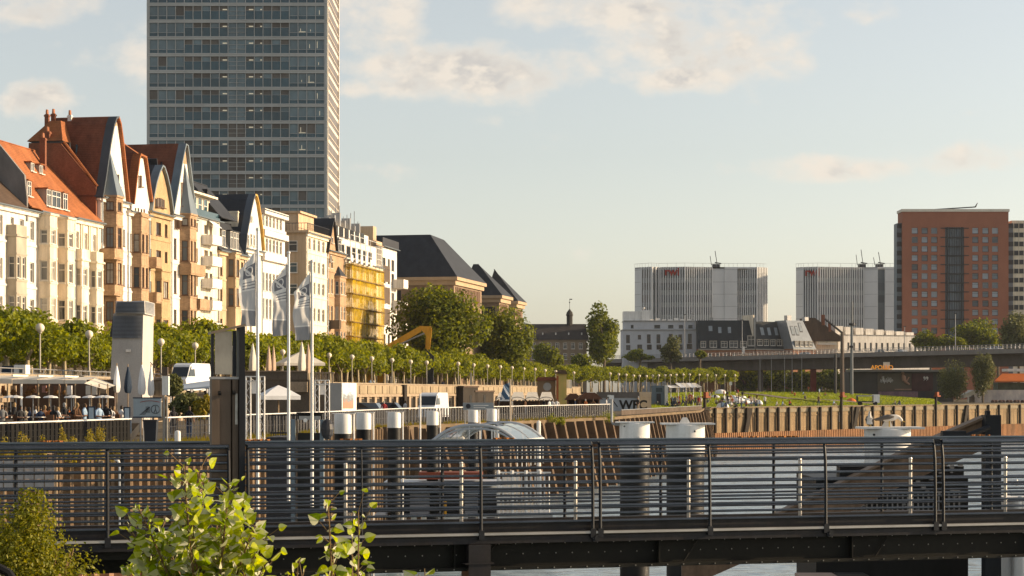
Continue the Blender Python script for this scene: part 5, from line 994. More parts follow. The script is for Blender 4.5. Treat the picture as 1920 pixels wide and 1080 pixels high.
t = thing('quay_wall', 'far quay wall with evenly spaced dark piles on sunlit planks and corrugated footing', 'wall', (0,0,0)); A, B = EDGE[9], EDGE[11]; Ln = math.dist(A, B); d = Vector(((B[0]-A[0])/Ln, (B[1]-A[1])/Ln)); M = Matrix.Identity(4); M.col[0][:3] = (d.x,d.y,0); M.col[1][:3] = (-d.y,d.x,0); M.col[3][:3] = (A[0],A[1],0)
q = MB(); q.obox(M, 0, Ln, .4, 1.4, 0, QZ+.0); q.obox(M, 0, Ln, .3, .399, QZ-1.5, QZ-1.3); q.build('wall', mat('quay_planks2', (.27,.19,.105), .9, .35, .35, .25, seed=74, fine=.25, streak=.45), t)
q = MB(); q.obox(M, 0, Ln, .25, 1.5, QZ+.002, QZ+.14); q.obox(M, 0, Ln, .22, .3, QZ-.85, QZ-.25); q.build('coping', mat('quay_cap', (.20,.165,.11), .9, .3), t)
k = 0; px = 1322.0
while px < 1990:
    # solve the wall point that is seen at this column
    kk = (px-960)/F; s = (kk*A[1]-A[0])/(d.x-kk*d.y); tall = abs(px-1430) < 9 or abs(px-1587) < 9 or abs(px-1750) < 9 or abs(px-1324) < 6
    p = MB(); p.obox(M, s-.24, s+.10, -.16, .219, 2.7, QZ+(1.6 if tall else -.05)); p.obox(M, s+.101, s+.18, -.13, .218, 2.7, QZ+(1.55 if tall else -.1), 1)
    p.build('pile', [mat('dark_pile', (.022,.016,.011), .85, .3), RUST], t)
    if tall: p = MB(); p.obox(M, s-.7, s+.7, -.6, .2, QZ+1.6, QZ+1.85); p.obox(M, s-.4, s+.4, -.4, .1, QZ+1.851, QZ+2.5); p.build('pile_head', mat('rust_red', (.22,.06,.025), .8, .4), t)
    px += 19.7
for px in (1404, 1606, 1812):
    kk = (px-960)/F; s = (kk*A[1]-A[0])/(d.x-kk*d.y); p = MB(); p.add([M @ Vector(v_) for v_ in [(s-1.5,-.15,2.7),(s-.4,-.15,2.7),(s+1.0,-.15,QZ-.1),(s-.2,-.15,QZ-.1),(s-1.5,.2,2.7),(s-.4,.2,2.7),(s+1.0,.2,QZ-.1),(s-.2,.2,QZ-.1)]], [(0,1,2,3),(7,6,5,4),(0,4,5,1),(1,5,6,2),(2,6,7,3),(3,7,4,0)]); p.build('wall_shadow', mat('dark_pile', (.1,.1,.1)), t)  # dark slanted slabs shaped as the diagonal shadows on the wall
    p = MB(); p.tube([M @ Vector((s+1.6,.1,1.7)), M @ Vector((s+1.2,.1,QZ-.8))], .1, 6); p.build('ladder', RUST, t)
q = MB(); kx = int(Ln/.62); LEDGE = mat('rusty_footing', (.27,.13,.055), .85, .45, .5, .3, seed=75, tint=(.09,.06,.04), fine=.3)
for i in range(kx): s = Ln*i/kx; q.obox(M, s, s+.36, -1.6, -1.1, -1, 2.75 - .002*(i % 2)); 
q.obox(M, 0, Ln, -1.3, .3, -1, 2.6); q.build('footing', LEDGE, t)
q = MB(); kk = (1578-960)/F; s = (kk*A[1]-A[0])/(d.x-kk*d.y); q.obox(M, s-.2, s+.2, .2, .399, 4.0, 5.6); q.build('ladder', STEELW, t)
# ---------------------------------------------------------------- steel footbridge in front
BA = math.atan2(4.1, 14.56); BX, BY = -.45, 28.08; bd = (math.cos(BA), math.sin(BA))
def bx(px, off=0.0): k = (px-960)/F; ox, oy = BX-bd[1]*off, BY+bd[0]*off; return (k*oy-ox)/(bd[0]-k*bd[1])
br = thing('footbridge', 'dark steel footbridge with close horizontal rails and riveted girder crossing the foreground', 'bridge', (BX, BY, CZ), BA)
S0, S1 = bx(-720), bx(2720)
DK = mat('deck_boards', (.16,.14,.12), .8, .25, 2.0, .2); NAVYS = mat('navy_steel', (.011,.011,.014), .5, .5, 1.5, .1, spec=.3, fine=.3, streak=.5, tint=(.03,.018,.010)); WEB = mat('dark_web', (.010,.009,.006), .7, .4, 1.2, .1, fine=.2); RAIL = mat('rail_tube', (.10,.11,.125), .2, .3, 2.0, metal=.8); STNL = mat('stainless', (.62,.56,.48), .3, .1, 2.0, metal=.6)
q = MB(); q.box(S0, S1, .0, 2.45, -2.04, -1.985); q.build('deck', DK, br)
q = MB(); q.box(S0, S1, .02, .12, -1.983, -1.845); q.box(S0, S1, 2.3, 2.4, -1.983, -1.94); q.build('kerb', NAVYS, br)
q = MB(); q.box(S0, S1, -.09, -.002, -2.02, -1.987); q.build('edge_strip', mat('edge_aluminium', (.45,.42,.38), .35, .25, 1.0, metal=.5), br)
q = MB(); q.box(S0, S1, -.05, .05, -2.14, -2.042); q.build('fascia', NAVYS, br)
xg = bx(445); rivs = MB(); q = MB()
q.box(xg, S1, .10, .14, -2.47, -2.142); q.box(xg, S1, -.02, .28, -2.52, -2.472); q.box(S0, xg-.01, .10, .14, -2.26, -2.142); q.box(xg, S1, 2.2, 2.24, -2.47, -2.06); q.box(xg, S1, 2.05, 2.36, -2.52, -2.472)
x = xg
while x < S1: q.box(x, x+.02, .0, .099, -2.471, -2.143); q.tube([(x+.4, .06, -2.46), (x+.62, .06, -2.15)], .012, 5); x += 3.05
q.build('girder', WEB, br)
for z, s0 in ((-2.155, .1), (-2.30, .32), (-2.45, .2)):
    x = xg+s0*.5
    while x < S1: rivs.ball((x, .092 if z > -2.44 else -.025, z if z > -2.44 else -2.495), .011, 6); x += .245
x = S0
rivs.build('rivets', mat('rivet_steel', (.30,.28,.24), .4, .2, metal=.5), br)
q = MB(); q.box(bx(875), bx(916), -.12, .3, -9.2, -2.145); q.box(bx(868), bx(922), -.14, .32, -2.42, -2.40); q.build('support_column', NAVYS, br)
q = MB(); q.box(S0, S1, 1.0, 1.05, -2.52, -2.05); q.build('rear_stringer', WEB, br)
def rails(off, ztop, zbot, n, r, segs, rt, near):
    for k in range(n):
        z = ztop+(zbot-ztop)*k/(n-1)
        for a, b in segs:
            q = MB(); bow = -.05*math.sin(min(1, k/(n-1)*1.6)*math.pi/2) if near else 0
            q.tube([(a, off+bow, z), (b, off+bow, z)], rt if k == 0 else r, 10); q.build('top_rail' if k == 0 else 'rail', RAIL, br, True)
segs = [(bx(-710), bx(428)), (bx(464), bx(1108)), (bx(1124), bx(1749)), (bx(1766), bx(2700))]
rails(0.0, -.745, -1.84, 11, .019, segs, .032, True)
rails(2.35, -.765, -1.80, 11, .017, [(S0, S1)], .045, False)
q = MB(); q.box(S0, S1, 2.29, 2.41, -.745, -.725); q.build('handrail_cap', mat('blue_grey_cap', (.10,.13,.16), .35, .15, 1.0, metal=.3), br)
for px in (-660, -445, -230, -14, 201, 428, 464, 677, 900, 1109, 1123, 1328, 1545, 1750, 1765, 1968, 2180, 2395, 2610):
    x = bx(px); q = MB(); thin = px in (677,)
    q.tube([(x, .03, -.72), (x, -.012, -.80), (x, -.045, -1.0), (x, -.06, -1.4), (x, -.065, -1.9), (x, -.065, -2.06)], [.018,.022,.024,.024,.024,.028] if not thin else .012, 8)
    if not thin: q.box(x-.04, x+.04, -.10, -.052, -2.08, -1.95)
    q.build('post', STEELD, br, True)
for px in (1110, 1548): q = MB(); x = bx(px+4); q.tube([(x, -.10, -2.09), (x, -.055, -2.09)], .055, 12); q.tube([(x, -.115, -2.09), (x, -.102, -2.09)], .03, 10); q.build('clamp', STEELD, br)
for px in (430, 830, 1060, 1240, 1452, 1655, 1860, 230, 30): x = bx(px, 2.35); q = MB(); q.tube([(x, 2.38, -.78), (x, 2.38, -1.98)], .026, 8); q.build('rear_post', STEELD, br)
for px in (648, 865, 1079, 1291, 1500, 1707, 1885): x = bx(px, .5); q = MB(); q.tube([(x, .5, -1.984), (x, .5, -1.03)], .026, 10); q.ball((x, .5, -1.02), .03, 8); q.build('stanchion', STNL, br, True)
rd = random.Random(15)
for px in (90, 480, 655, 942, 1400, 1452, 1475, 1836):
    q = MB(); x = bx(px, 2.35)
    for k in range(9): a = x+rd.uniform(-.16,.16); q.tube([(a, 2.30+rd.uniform(0,.08), -.722), (a+.05, 2.32+rd.uniform(0,.06), -.712)], [.022,.012], 6)
    q.build('lichen_patch', mat('orange_lichen', (.28,.11,.03), .95, .4, 9), br)
# gate post with glass box
gp = thing('gate_post', 'tall brown steel gate post with framed mirror glass panel rising through the footbridge railing', 'post', (BX, BY, CZ), BA); x_ = lambda p: bx(p); Yg_ = BY+bd[1]*bx(428); z_ = lambda y: (HZ-y)/F*Yg_
q = MB(); q.box(x_(397), x_(412), .0, .22, -9.2, z_(706)); q.box(x_(412)+.001, x_(433), .02, .22, -9.2, z_(703)-.02); q.build('left_panel', BROWNST, gp)
q = MB(); q.box(x_(436), x_(447), .01, .22, -9.2, z_(708)); q.box(x_(434), x_(436), .08, .2, -9.2, z_(710)); q.build('right_panel', BROWNST, gp)
q = MB(); q.box(x_(448), x_(459), -.03, .25, -9.2, z_(612)); q.build('corner_post', STEELD, gp)
q = MB(); q.box(x_(396), x_(401), .0, .05, z_(706), z_(624)); q.box(x_(437), x_(443), .0, .06, z_(706), z_(620)); q.build('frame', STEELD, gp)
q = MB(); q.box(x_(404), x_(436), .04, .055, z_(702), z_(621)); q.build('glass_panel', mat('mirror_glass', (.46,.40,.33), .18, .5, 1.3, metal=.6, spec=.6), gp)  # cream base colour carries the bright reflection in the glass
q = MB(); q.prism([(x_(395), z_(627)), (x_(395), z_(622)), (x_(460), z_(607)), (x_(460), z_(611))], lambda a,b,c: (a,c,b), -.05, .28); q.build('cap', mat('cap_steel', (.22,.17,.12), .5, .2, metal=.4), gp)
q = MB(); q.box(x_(397)-.01, x_(459), -.005, .225, z_(711), z_(706.5)); q.build('ledge', GREYM, gp)
for px, py in ((408, 737), (435, 736)): q = MB(); q.tube([(x_(px), -.05, z_(py)), (x_(px)+.04, -.05, z_(py))], .03, 8); q.build('hinge', BLACK, gp)
q = MB(); q.box(x_(441), x_(445.5), .0, .009, z_(796), z_(738)); q.build('notice_strip', mat('notice', (.45,.42,.36), .6, .5, 8), gp)
# ---------------------------------------------------------------- mooring piles
def dolphin(px, Y, w, top, wb, label, flange=0.0, cat='mooring pile'):
    r = w/2/F*Y; t = thing('mooring_pile', label, cat, (XZ(px, Y), Y, 0), 0, 'white capped mooring piles in the river'); zt = ZZ(top, Y); zb = ZZ(wb, Y)
    q = MB(); q.lathe([(r*.97,-2),(r*.97,zb)], (0,0,0), 28); q.build('lower_shaft', BLACK, t, True)
    q = MB(); q.lathe([(r,zb),(r,zt-.02),(r*.97,zt)], (0,0,0), 32); q.build('white_cap', STEELW, t, True)
    if flange:
        q = MB(); q.box(-r*1.25, r*(1+flange), -r*.9, r*.9, zt+.002, zt+.05); q.build('top_plate', STEELW, t)
    return t, r, zt
for px, Y, w, top, wb, lab in ((643, 86, 33, 776, 813, 'white topped black mooring pile nearest the ramp head, left of the pair beside it'), (682, 94, 29, 774, 805, 'white topped black mooring pile second right of the ramp head'), (739, 104, 26, 773, 802, 'white topped black mooring pile before the leaning brown piles'), (811, 112, 23, 771, 797, 'white topped mooring pile in front of the white van'), (887, 124, 20, 769, 792, 'short white mooring pile under the grey sign, left one'), (922, 128, 20, 767, 790, 'short white mooring pile right of the grey sign')): 
    t, r, zt = dolphin(px, Y, w, top, wb, lab)
    q = MB(); q.box(-r*1.2, r*1.4, -r*.5, r*.5, zt+.002, zt+.03); q.tube([(r*1.25, 0, zt), (r*1.25, 0, -2)], .05, 6); q.build('guide_rail', STEELW, t)
t, r, zt = dolphin(1190, 76, 57, 793, 850, 'thick white mooring pile with angled lamp post, left of the two big ones', .25)
q = MB(); q.tube([(-r*.2,-r*1.02,zt-1.2),(-r*.2,-r*1.02,zt-.55)], .05, 8); q.box(r*.1, r*.25, -r*1.12, -r*.98, zt-.95, zt-.5); q.build('bracket', STEELW, t); q = MB(); q.ball((-r*.72,-r*.72,zt-.12), .03, 8); q.build('bolt', BLACK, t)
t, r, zt = dolphin(1285, 62, 73, 796, 850, 'thick white mooring pile with pointed lug on its top plate', .45)
q = MB(); q.prism([(-.17,0),(.17,0),(.07,.17),(-.07,.17)], lambda a,b,c: (a-.02,c,zt+.052+b), -.03, .0); q.build('lug', STEELW, t); q = MB(); q.ball((r*.4,-r*.9,zt-.20), .035, 8); q.build('bolt', BLACK, t)
t, r, zt = dolphin(1664, 50, 86, 804, 880, 'wide white mooring pile on which two seagulls stand', .45)
q = MB(); q.prism([(-.15,0),(.13,0),(.07,.15),(-.06,.15)], lambda a,b,c: (a+.0,c,zt+.052+b), -.03, .0); q.build('lug', STEELW, t); q = MB(); q.ball((-r*.72,-r*.72,zt-.14), .03, 8); q.build('bolt', BLACK, t)
GULLZ = zt+.052; GULLX = t.location.x
t = thing('camera_post', 'slim white bent post with box camera head beside the left big mooring pile', 'post', (XZ(1147, 76), 76, 0)); q = MB(); zz = ZZ(747, 76); zl = ZZ(796, 76); q.tube([(0,0,zz),(0,0,zl+.12),(.05,0,zl+.02),(.4,0,zl)], .05, 8); q.build('pole', GREYM, t, True); q = MB(); q.box(-.10, .08, -.07, .07, zz-.02, zz+.12); q.box(-.16,-.04,-.05,.05,zz+.06,zz+.13); q.build('head', STEELW, t)
# ---------------------------------------------------------------- ramp structure on the right
Yr = 44; x_ = lambda p, Y=Yr: XZ(p, Y); z_ = lambda p, Y=Yr: ZZ(p, Y)
t = thing('boarding_ramp', 'big triangular brown steel boarding ramp with dark upright post behind the railing on the right', 'ramp', (0,0,0))
RB = mat('ramp_brown', (.20,.125,.075), .6, .35, .8, .1, seed=80, fine=.2, streak=.4)
q = MB(); q.box(x_(1842), x_(1871), Yr-.3, Yr+.1, 0, z_(778)); q.box(x_(1846), x_(1853), Yr-.2, Yr, z_(778), z_(770)); q.build('upright_post', STEELD, t)
q = MB(); out = [(x_(1851), z_(780)), (x_(1730), z_(838)), (x_(1460), z_(985)), (x_(1300), z_(1075)), (x_(1300), z_(1130)), (x_(1500), z_(1030)), (x_(1720), z_(905)), (x_(1851), z_(840))]
q.prism(out, lambda a,b,c: (a, c + .45*(x_(1851)-a), b), Yr, Yr+.18); q.build('side_girder', RB, t)
q = MB(); q.prism([(x_(1851), z_(778)), (x_(1730), z_(836)), (x_(1460), z_(983)), (x_(1300), z_(1073)), (x_(1300), z_(1078)), (x_(1460), z_(988)), (x_(1730), z_(841)), (x_(1851), z_(783))], lambda a,b,c: (a, c + .45*(x_(1851)-a), b), Yr-.08, Yr+.5); q.build('top_flange', mat('ramp_top', (.20,.13,.08), .6, .25), t)
q = MB(); q.box(x_(1757), x_(1800), Yr-.6, Yr-.35, z_(822), z_(807)); q.box(x_(1727), x_(1842), Yr-.4, Yr-.31, z_(835), z_(822)); q.build('winch_housing', STEELD, t)
q = MB(); q.tube([(x_(1800), Yr-.45, z_(818)), (x_(1848), Yr-.35, z_(800))], .06, 8); q.build('hydraulic_arm', STEELD, t)
q = MB(); q.box(x_(1560), x_(1860), Yr+2.3, Yr+5.5, 0, z_(905)); q.box(x_(1600), x_(1842), Yr+1.8, Yr+2.29, z_(990), z_(880)); q.build('pontoon_body', BLACK, t)
rd = random.Random(4); q = MB()
for k in range(60): px, py = rd.uniform(1640, 1838), rd.uniform(868, 972); w, hh = rd.uniform(2, 9), rd.uniform(2, 5); q.box(x_(px), x_(px+w), Yr+1.70, Yr+1.78, z_(py+hh), z_(py))
for k in range(24): px = 1600+k*10; q.tube([(x_(px), Yr+1.65, z_(985)), (x_(px), Yr+1.65, z_(930))], .02, 5)
for zz in (930, 948, 966): q.tube([(x_(1600), Yr+1.65, z_(zz)), (x_(1838), Yr+1.65, z_(zz))], .02, 5)
q.build('fittings', GREYM, t)
q = MB(); q.box(x_(1896), x_(1990), Yr-1, Yr+2, 0, z_(935)); q.box(x_(1872), x_(1990), Yr-1.2, Yr-1.05, z_(925), z_(917)); q.tube([(x_(1886), Yr-1.2, z_(990)), (x_(1886), Yr-1.2, z_(925))], .04, 8); q.tube([(x_(1876), Yr-1, z_(902)), (x_(1884), Yr-1, z_(898)), (x_(1888), Yr-1, z_(906))], .05, 6); o = q.build('white_dinghy', STEELW); o.name = 'mooring_float'; tag(o, 'white float with fender and pole beside the dark upright post at the right edge', 'float')
q = MB(); q.box(x_(1478), x_(1546), Yr-2, Yr-1, 0, z_(1066)); q.box(x_(1546)+.01, x_(1600), Yr-2, Yr-1.2, 0, z_(1064), 1)
for k in range(7): q.tube([(x_(1486+k*8), Yr-2.02, z_(1072+(k*5) % 4)), (x_(1489+k*8), Yr-2.02, z_(1085))], .025, 5, 1)
o = q.build('beige_block', [mat('beige_block', (.36,.26,.20), .85, .2), BLACK]); o.name = 'concrete_block'; tag(o, 'beige concrete block with dark scrawled marks under the footbridge', 'block')
# ---------------------------------------------------------------- landing boat and glass canopy
Yb_ = 112; x_ = lambda p, Y=Yb_: XZ(p, Y); z_ = lambda p, Y=Yb_: ZZ(p, Y)
t = thing('landing_boat', 'grey white landing stage boat with flat roof moored behind the footbridge railing', 'boat', (0,0,0))
q = MB(); q.prism([(x_(690), .9), (x_(1040), 1.0), (x_(1030), -.4), (x_(700), -.4)], lambda a,b,c: (a,c,b), Yb_-1.8, Yb_+3); q.build('hull', mat('hull_paint', (.22,.23,.24), .5, .2), t)
q = MB(); q.box(x_(705), x_(1035), Yb_-1.8, Yb_+3, z_(966), z_(962)); q.build('deck', GREYM, t)
q = MB(); q.box(x_(722), x_(940), Yb_-1.2, Yb_+2.5, z_(909), z_(902)); q.box(x_(726), x_(944), Yb_-1.4, Yb_+2.5, z_(923), z_(914)); q.build('roof', mat('pale_roof', (.42,.46,.50), .5, .1), t)
q = MB(); q.box(x_(730), x_(935), Yb_+.2, Yb_+2.3, z_(962), z_(923)-.02); q.build('cabin', mat('dark_cabin', (.03,.03,.035), .4, .3), t)
for a, b in ((725, 741), (770, 806), (872, 896)): q = MB(); q.box(x_(a), x_(b), Yb_-.9, Yb_+.19, z_(962), z_(923)-.03); q.build('cabin_panel', mat('cabin_panel', (.26,.26,.27), .6, .15), t)
q = MB(); q.box(x_(786), x_(905), Yb_-.6, Yb_+1, z_(898), z_(885)); q.build('red_lifeboat_cover', mat('red_brown', (.24,.06,.03), .6, .2), t).name = 'roof_box'
q = MB(); q.tube([(x_(836), Yb_-1.3, z_(962)), (x_(836), Yb_-1.3, z_(934))], .09, 8); q.build('yellow_post', YEL, t)
q = MB()
for k in range(12): px = 935+k*8.5; q.tube([(x_(px), Yb_-1.6, z_(966)), (x_(px), Yb_-1.6, z_(880+(k % 3)*4))], .05 if k % 3 else .11, 6)
for zz in (884, 900, 912, 930, 945): q.tube([(x_(935), Yb_-1.6, z_(zz)), (x_(1032), Yb_-1.6, z_(zz))], .05, 6)
q.build('railing', STEELW, t)
q = MB(); q.box(x_(938), x_(1000), Yb_-1.0, Yb_+.5, z_(958), z_(938)); q.box(x_(930), x_(1025), Yb_-.9, Yb_+.4, z_(936), z_(932)); q.box(x_(945), x_(975), Yb_-1.0, Yb_-.2, z_(925), z_(890)); q.build('white_locker', STEELW, t)
# glass canopy
t = thing('glass_canopy', 'low arched glass canopy with white metal ribs over the landing stage gangway', 'canopy', (0,0,0))
def arch(Y, xl_, xr__, zl, zr_, zt, n=14):
    o = []
    for i in range(n+1):
        f = i/n; x = xl_+(xr__-xl_)*f; e = zl+(zr_-zl)*f; o.append((x, Y, e + (zt-e)*(1-abs(2*f-1)**2.6)))
    return o
A = arch(90, XZ(812, 90), XZ(970, 90), ZZ(826, 90), ZZ(828, 90), ZZ(797, 90)); B = arch(99, XZ(868, 99), XZ(1018, 99), ZZ(822, 99), ZZ(823, 99), ZZ(792, 99))
gv = MB()
for (a, b), (c, d_) in zip(zip(A, A[1:]), zip(B, B[1:])): gv.quad(a, b, d_, c)
gv.build('glazing', seeglass('canopy_glass', (.62,.60,.55), .86), t)
CANM = mat('canopy_metal', (.46,.47,.48), .35, .1, metal=.4)
for C in (A, B):
    for r_, oz in ((.07, 0), (.05, -.16)): q = MB(); q.tube([(x, y, z+oz) for x, y, z in C], r_, 8); q.build('rib', CANM, t, True)
C = [tuple((a+b)/2 for a, b in zip(p, q_)) for p, q_ in zip(A, B)]; q = MB(); q.tube(C, .03, 6); q.build('rib', CANM, t, True)
q = MB(); q.tube([A[-1], B[-1]], .09, 8); q.tube([A[0], B[0]], .09, 8); 
for k in range(7): f = k/6; p = [a+(b-a)*f for a, b in zip(A[-1], B[-1])]; q.tube([p, (p[0], p[1], p[2]-1.2)], .03, 6)
q.build('foot_beam', STEELW, t)
for k in (2, 4, 6, 8): q = MB(); q.tube([A[k], (A[k][0], A[k][1], ZZ(835, 90))], .03, 6); q.build('upright', CANM, t)
q = MB()
for px in (921, 926, 931): q.box(XZ(px, 88), XZ(px+2.6, 88), 88, 88.08, ZZ(850, 88), ZZ(806, 88))
q.build('white_posts', STEELW, t).name = 'gate_bars'
# ---------------------------------------------------------------- foreground plants
LEAFP = leafmat('poplar_leaf', (.14,.22,.008), (.36,.41,.018), .5, under=(.72,.69,.52), rough=.4, mottle=70); STEM = mat('young_stem', (.20,.13,.06), .7, .25, 8.0)
def poplar(name, label, base, tips, Y, nleaf, seed, ls=.062):
    rd = random.Random(seed); t = thing(name, label, 'sapling', tuple(P(base[0], base[1], Y))); o0 = P(base[0], base[1], Y); fol = MB()
    for (tx_, ty_) in tips:
        dy = rd.uniform(-.45, .45); T = P(tx_, ty_, Y+dy) - o0; m = T*.5 + Vector((rd.uniform(-.04,.04), rd.uniform(-.05,.05), .05)); pts = []
        for i in range(13): f = i/12; pts.append(m*(2*f*(1-f)) + T*(f*f))
        s = MB(); s.tube(pts, [.0075*(1-f/13)+.0016 for f in range(13)], 6); s.build('stem', STEM, t, True)
        n = int(nleaf*T.length/.8); ph = rd.random()*6
        for k in range(n):
            f = .28 + .72*((k+rd.random()*.6)/n); j = f*12; i = min(11, int(j)); p = pts[i].lerp(pts[i+1], j-i); ax = (pts[i+1]-pts[i]).normalized()
            ph += 2.4; sd_ = Vector((math.cos(ph), math.sin(ph), rd.uniform(-.25,.5))).normalized(); pl = rd.uniform(.02,.05)*(1 if f < .9 else .5); q0 = p + (sd_*.8+ax*.6)*pl
            br_ = rd.random() < .16
            if br_:
                e = p + (sd_*.7+ax*.8)*rd.uniform(.04,.10); fol.tube([p, e], .0016, 4, 1); q0 = e
            else: fol.tube([p, q0], .001, 3, 1)
            L_ = ls*rd.uniform(.65,1.25)*(1 if f < .93 else .6); dirn = (sd_*.9 + Vector((0,0,rd.uniform(-.9,.5))) + ax*.3).normalized(); wd = dirn.cross(Vector((rd.gauss(0,1), rd.gauss(0,1), rd.gauss(0,.6)))).normalized(); nm = wd.cross(dirn); fold = rd.uniform(-.05,.45); curl = rd.uniform(-.4,.3)
            def lp(a, b): return q0 + dirn*(L_*b) + wd*(L_*a) + nm*(L_*(abs(a)*fold + curl*b*b*.5))
            rgt = [(.20,-.02),(.43,.10),(.50,.30),(.40,.56),(.17,.84)]; mid = [(0,0),(0,.17),(0,.34),(0,.55),(0,.80),(0,1.02)]
            vs = [lp(*m_) for m_ in mid] + [lp(a,b) for a,b in rgt] + [lp(-a,b) for a,b in rgt]
            fs = []
            for o_ in (6, 11): fs += [(0,o_,o_+1,1),(1,o_+1,o_+2,2),(2,o_+2,o_+3,3),(3,o_+3,o_+4,4),(4,o_+4,5)]
            fol.add(vs, fs, 0)
    fol.build('foliage', [LEAFP, STEM], t, True); return t
poplar('poplar_sapling', 'bushy poplar sapling with large glossy light green leaves, the wide one at lower left', (395, 1300), [(345,872),(372,885),(430,908),(456,935),(262,958),(248,1000),(300,990),(478,985),(494,1010),(410,960),(330,1000),(440,1020),(280,1050),(495,1060),(380,1040),(360,960),(240,1060)], 8.0, 84, 31, .047)
poplar('poplar_sapling', 'slender poplar sapling with two leafy shoots, right of the bushy one', (648, 1350), [(616,940),(672,956),(660,1010),(624,1020)], 8.4, 36, 32, .046)
poplar('poplar_sapling', 'low poplar sprig with only its top leaves showing, between the bushy and the slender one', (545, 1300), [(558,1052),(572,1062),(540,1072)], 8.2, 16, 33, .044)
poplar('poplar_sapling', 'tiny poplar sprig with few leaves right of the slender sapling', (800, 1300), [(796,1066),(785,1078)], 8.3, 10, 34, .05)
LEAF_B = leafmat('bush_leaf', (.09,.11,.010), (.27,.25,.028), .38)
t = thing('bush', 'dense golden green bush with tiny leaves in the lower left corner', 'bush', tuple(P(40, 1120, 13.0)))
q = crown(15000, .52, .42, .62, .026, 61, 30, .42); q.v = [(x, y, z+.0) for x, y, z in q.v]
q2 = crown(1800, .16, .16, .30, .026, 62, 8, .5); o_ = len(q.v); q.v += [(x+.11, y, z+.42) for x, y, z in q2.v]; q.f += [tuple(i+o_ for i in f) for f in q2.f]; q.m += q2.m
q3 = crown(2500, .30, .2, .22, .026, 63, 8, .5); o_ = len(q.v); q.v += [(x+.22, y, z-.02) for x, y, z in q3.v]; q.f += [tuple(i+o_ for i in f) for f in q3.f]; q.m += q3.m
q.build('foliage', LEAF_B, t); q = MB(); rd = random.Random(3)
for k in range(14): q.tube([(rd.uniform(-.1,.1), 0, -1), (rd.uniform(-.4,.4), rd.uniform(-.2,.2), rd.uniform(-.1,.35))], .006, 5)
q.build('twigs', STEM, t)
t = thing('handrail', 'black curved handrail end in the lower left corner', 'handrail', tuple(P(0, 1075, 5))); q = MB(); q.tube([(-.12,0,.045),(-.02,0,.022),(.02,0,.002),(.06,0,-.06)], .012, 8); q.build('tube', BLACK, t, True); q = MB(); q.tube([(-.12,.03,.02),(-.02,.03,-.006),(.04,.03,-.06)], .008, 8); q.build('lower_tube', STNL, t, True)
q = MB(); BK = [(-8, 33), (XZ(150, 35), 35), (XZ(205, 36), 36), (XZ(245, 37), 37), (XZ(440, 39), 39)]
sheetwall('bank_wall', 'rusty sheet pile bank wall under the left end of the footbridge', BK, -1, ZZ(1052, 35), .42, .2, mat('red_sheet', (.30,.17,.10), .85, .3, .8, .2))
q = MB(); q.poly([(-30, 30, ZZ(1054, 35)), (BK[0][0], BK[0][1], ZZ(1054, 35))] + [(x, y, ZZ(1054, 35)) for x, y in BK[1:]] + [(XZ(440, 41), 41, ZZ(1054, 35)), (-40, 41, ZZ(1054, 35))]); struct(q.build('bank_ground', EARTH))
q = MB(); q.box(-14, 9, -6, 15.4, 6.5, 7.7); struct(q.build('near_bank', EARTH))
# ---------------------------------------------------------------- people
def skinmesh(name, verts, edges, mats_of_edge, radii, nm):
    me = bpy.data.meshes.new(name); me.from_pydata(verts, edges, []); o = bpy.data.objects.new(name, me); COL.objects.link(o)
    md = o.modifiers.new('skin', 'SKIN'); sb = o.modifiers.new('sub', 'SUBSURF'); sb.levels = sb.render_levels = 1
    sv = me.skin_vertices[0].data
    for i, r_ in enumerate(radii): sv[i].radius = (r_, r_) if not isinstance(r_, tuple) else r_
    sv[0].use_root = True
    dg = bpy.context.evaluated_depsgraph_get(); m2 = bpy.data.meshes.new_from_object(o.evaluated_get(dg)); m2.name = name
    bpy.data.objects.remove(o); bpy.data.meshes.remove(me)
    V = [Vector(v_) for v_ in verts]; rr = [r_ if not isinstance(r_, tuple) else max(r_) for r_ in radii]
    for p in m2.polygons:
        c = p.center; best = None
        for (a, b), mi in zip(edges, mats_of_edge):
            d = V[b]-V[a]; f = max(0, min(1, (c-V[a]).dot(d)/max(1e-9, d.length_squared))); dist = (c-(V[a]+d*f)).length/(rr[a]+(rr[b]-rr[a])*f)
            if best is None or dist < best[0]: best = (dist, mi)
        p.material_index = best[1]; p.use_smooth = True
    return m2
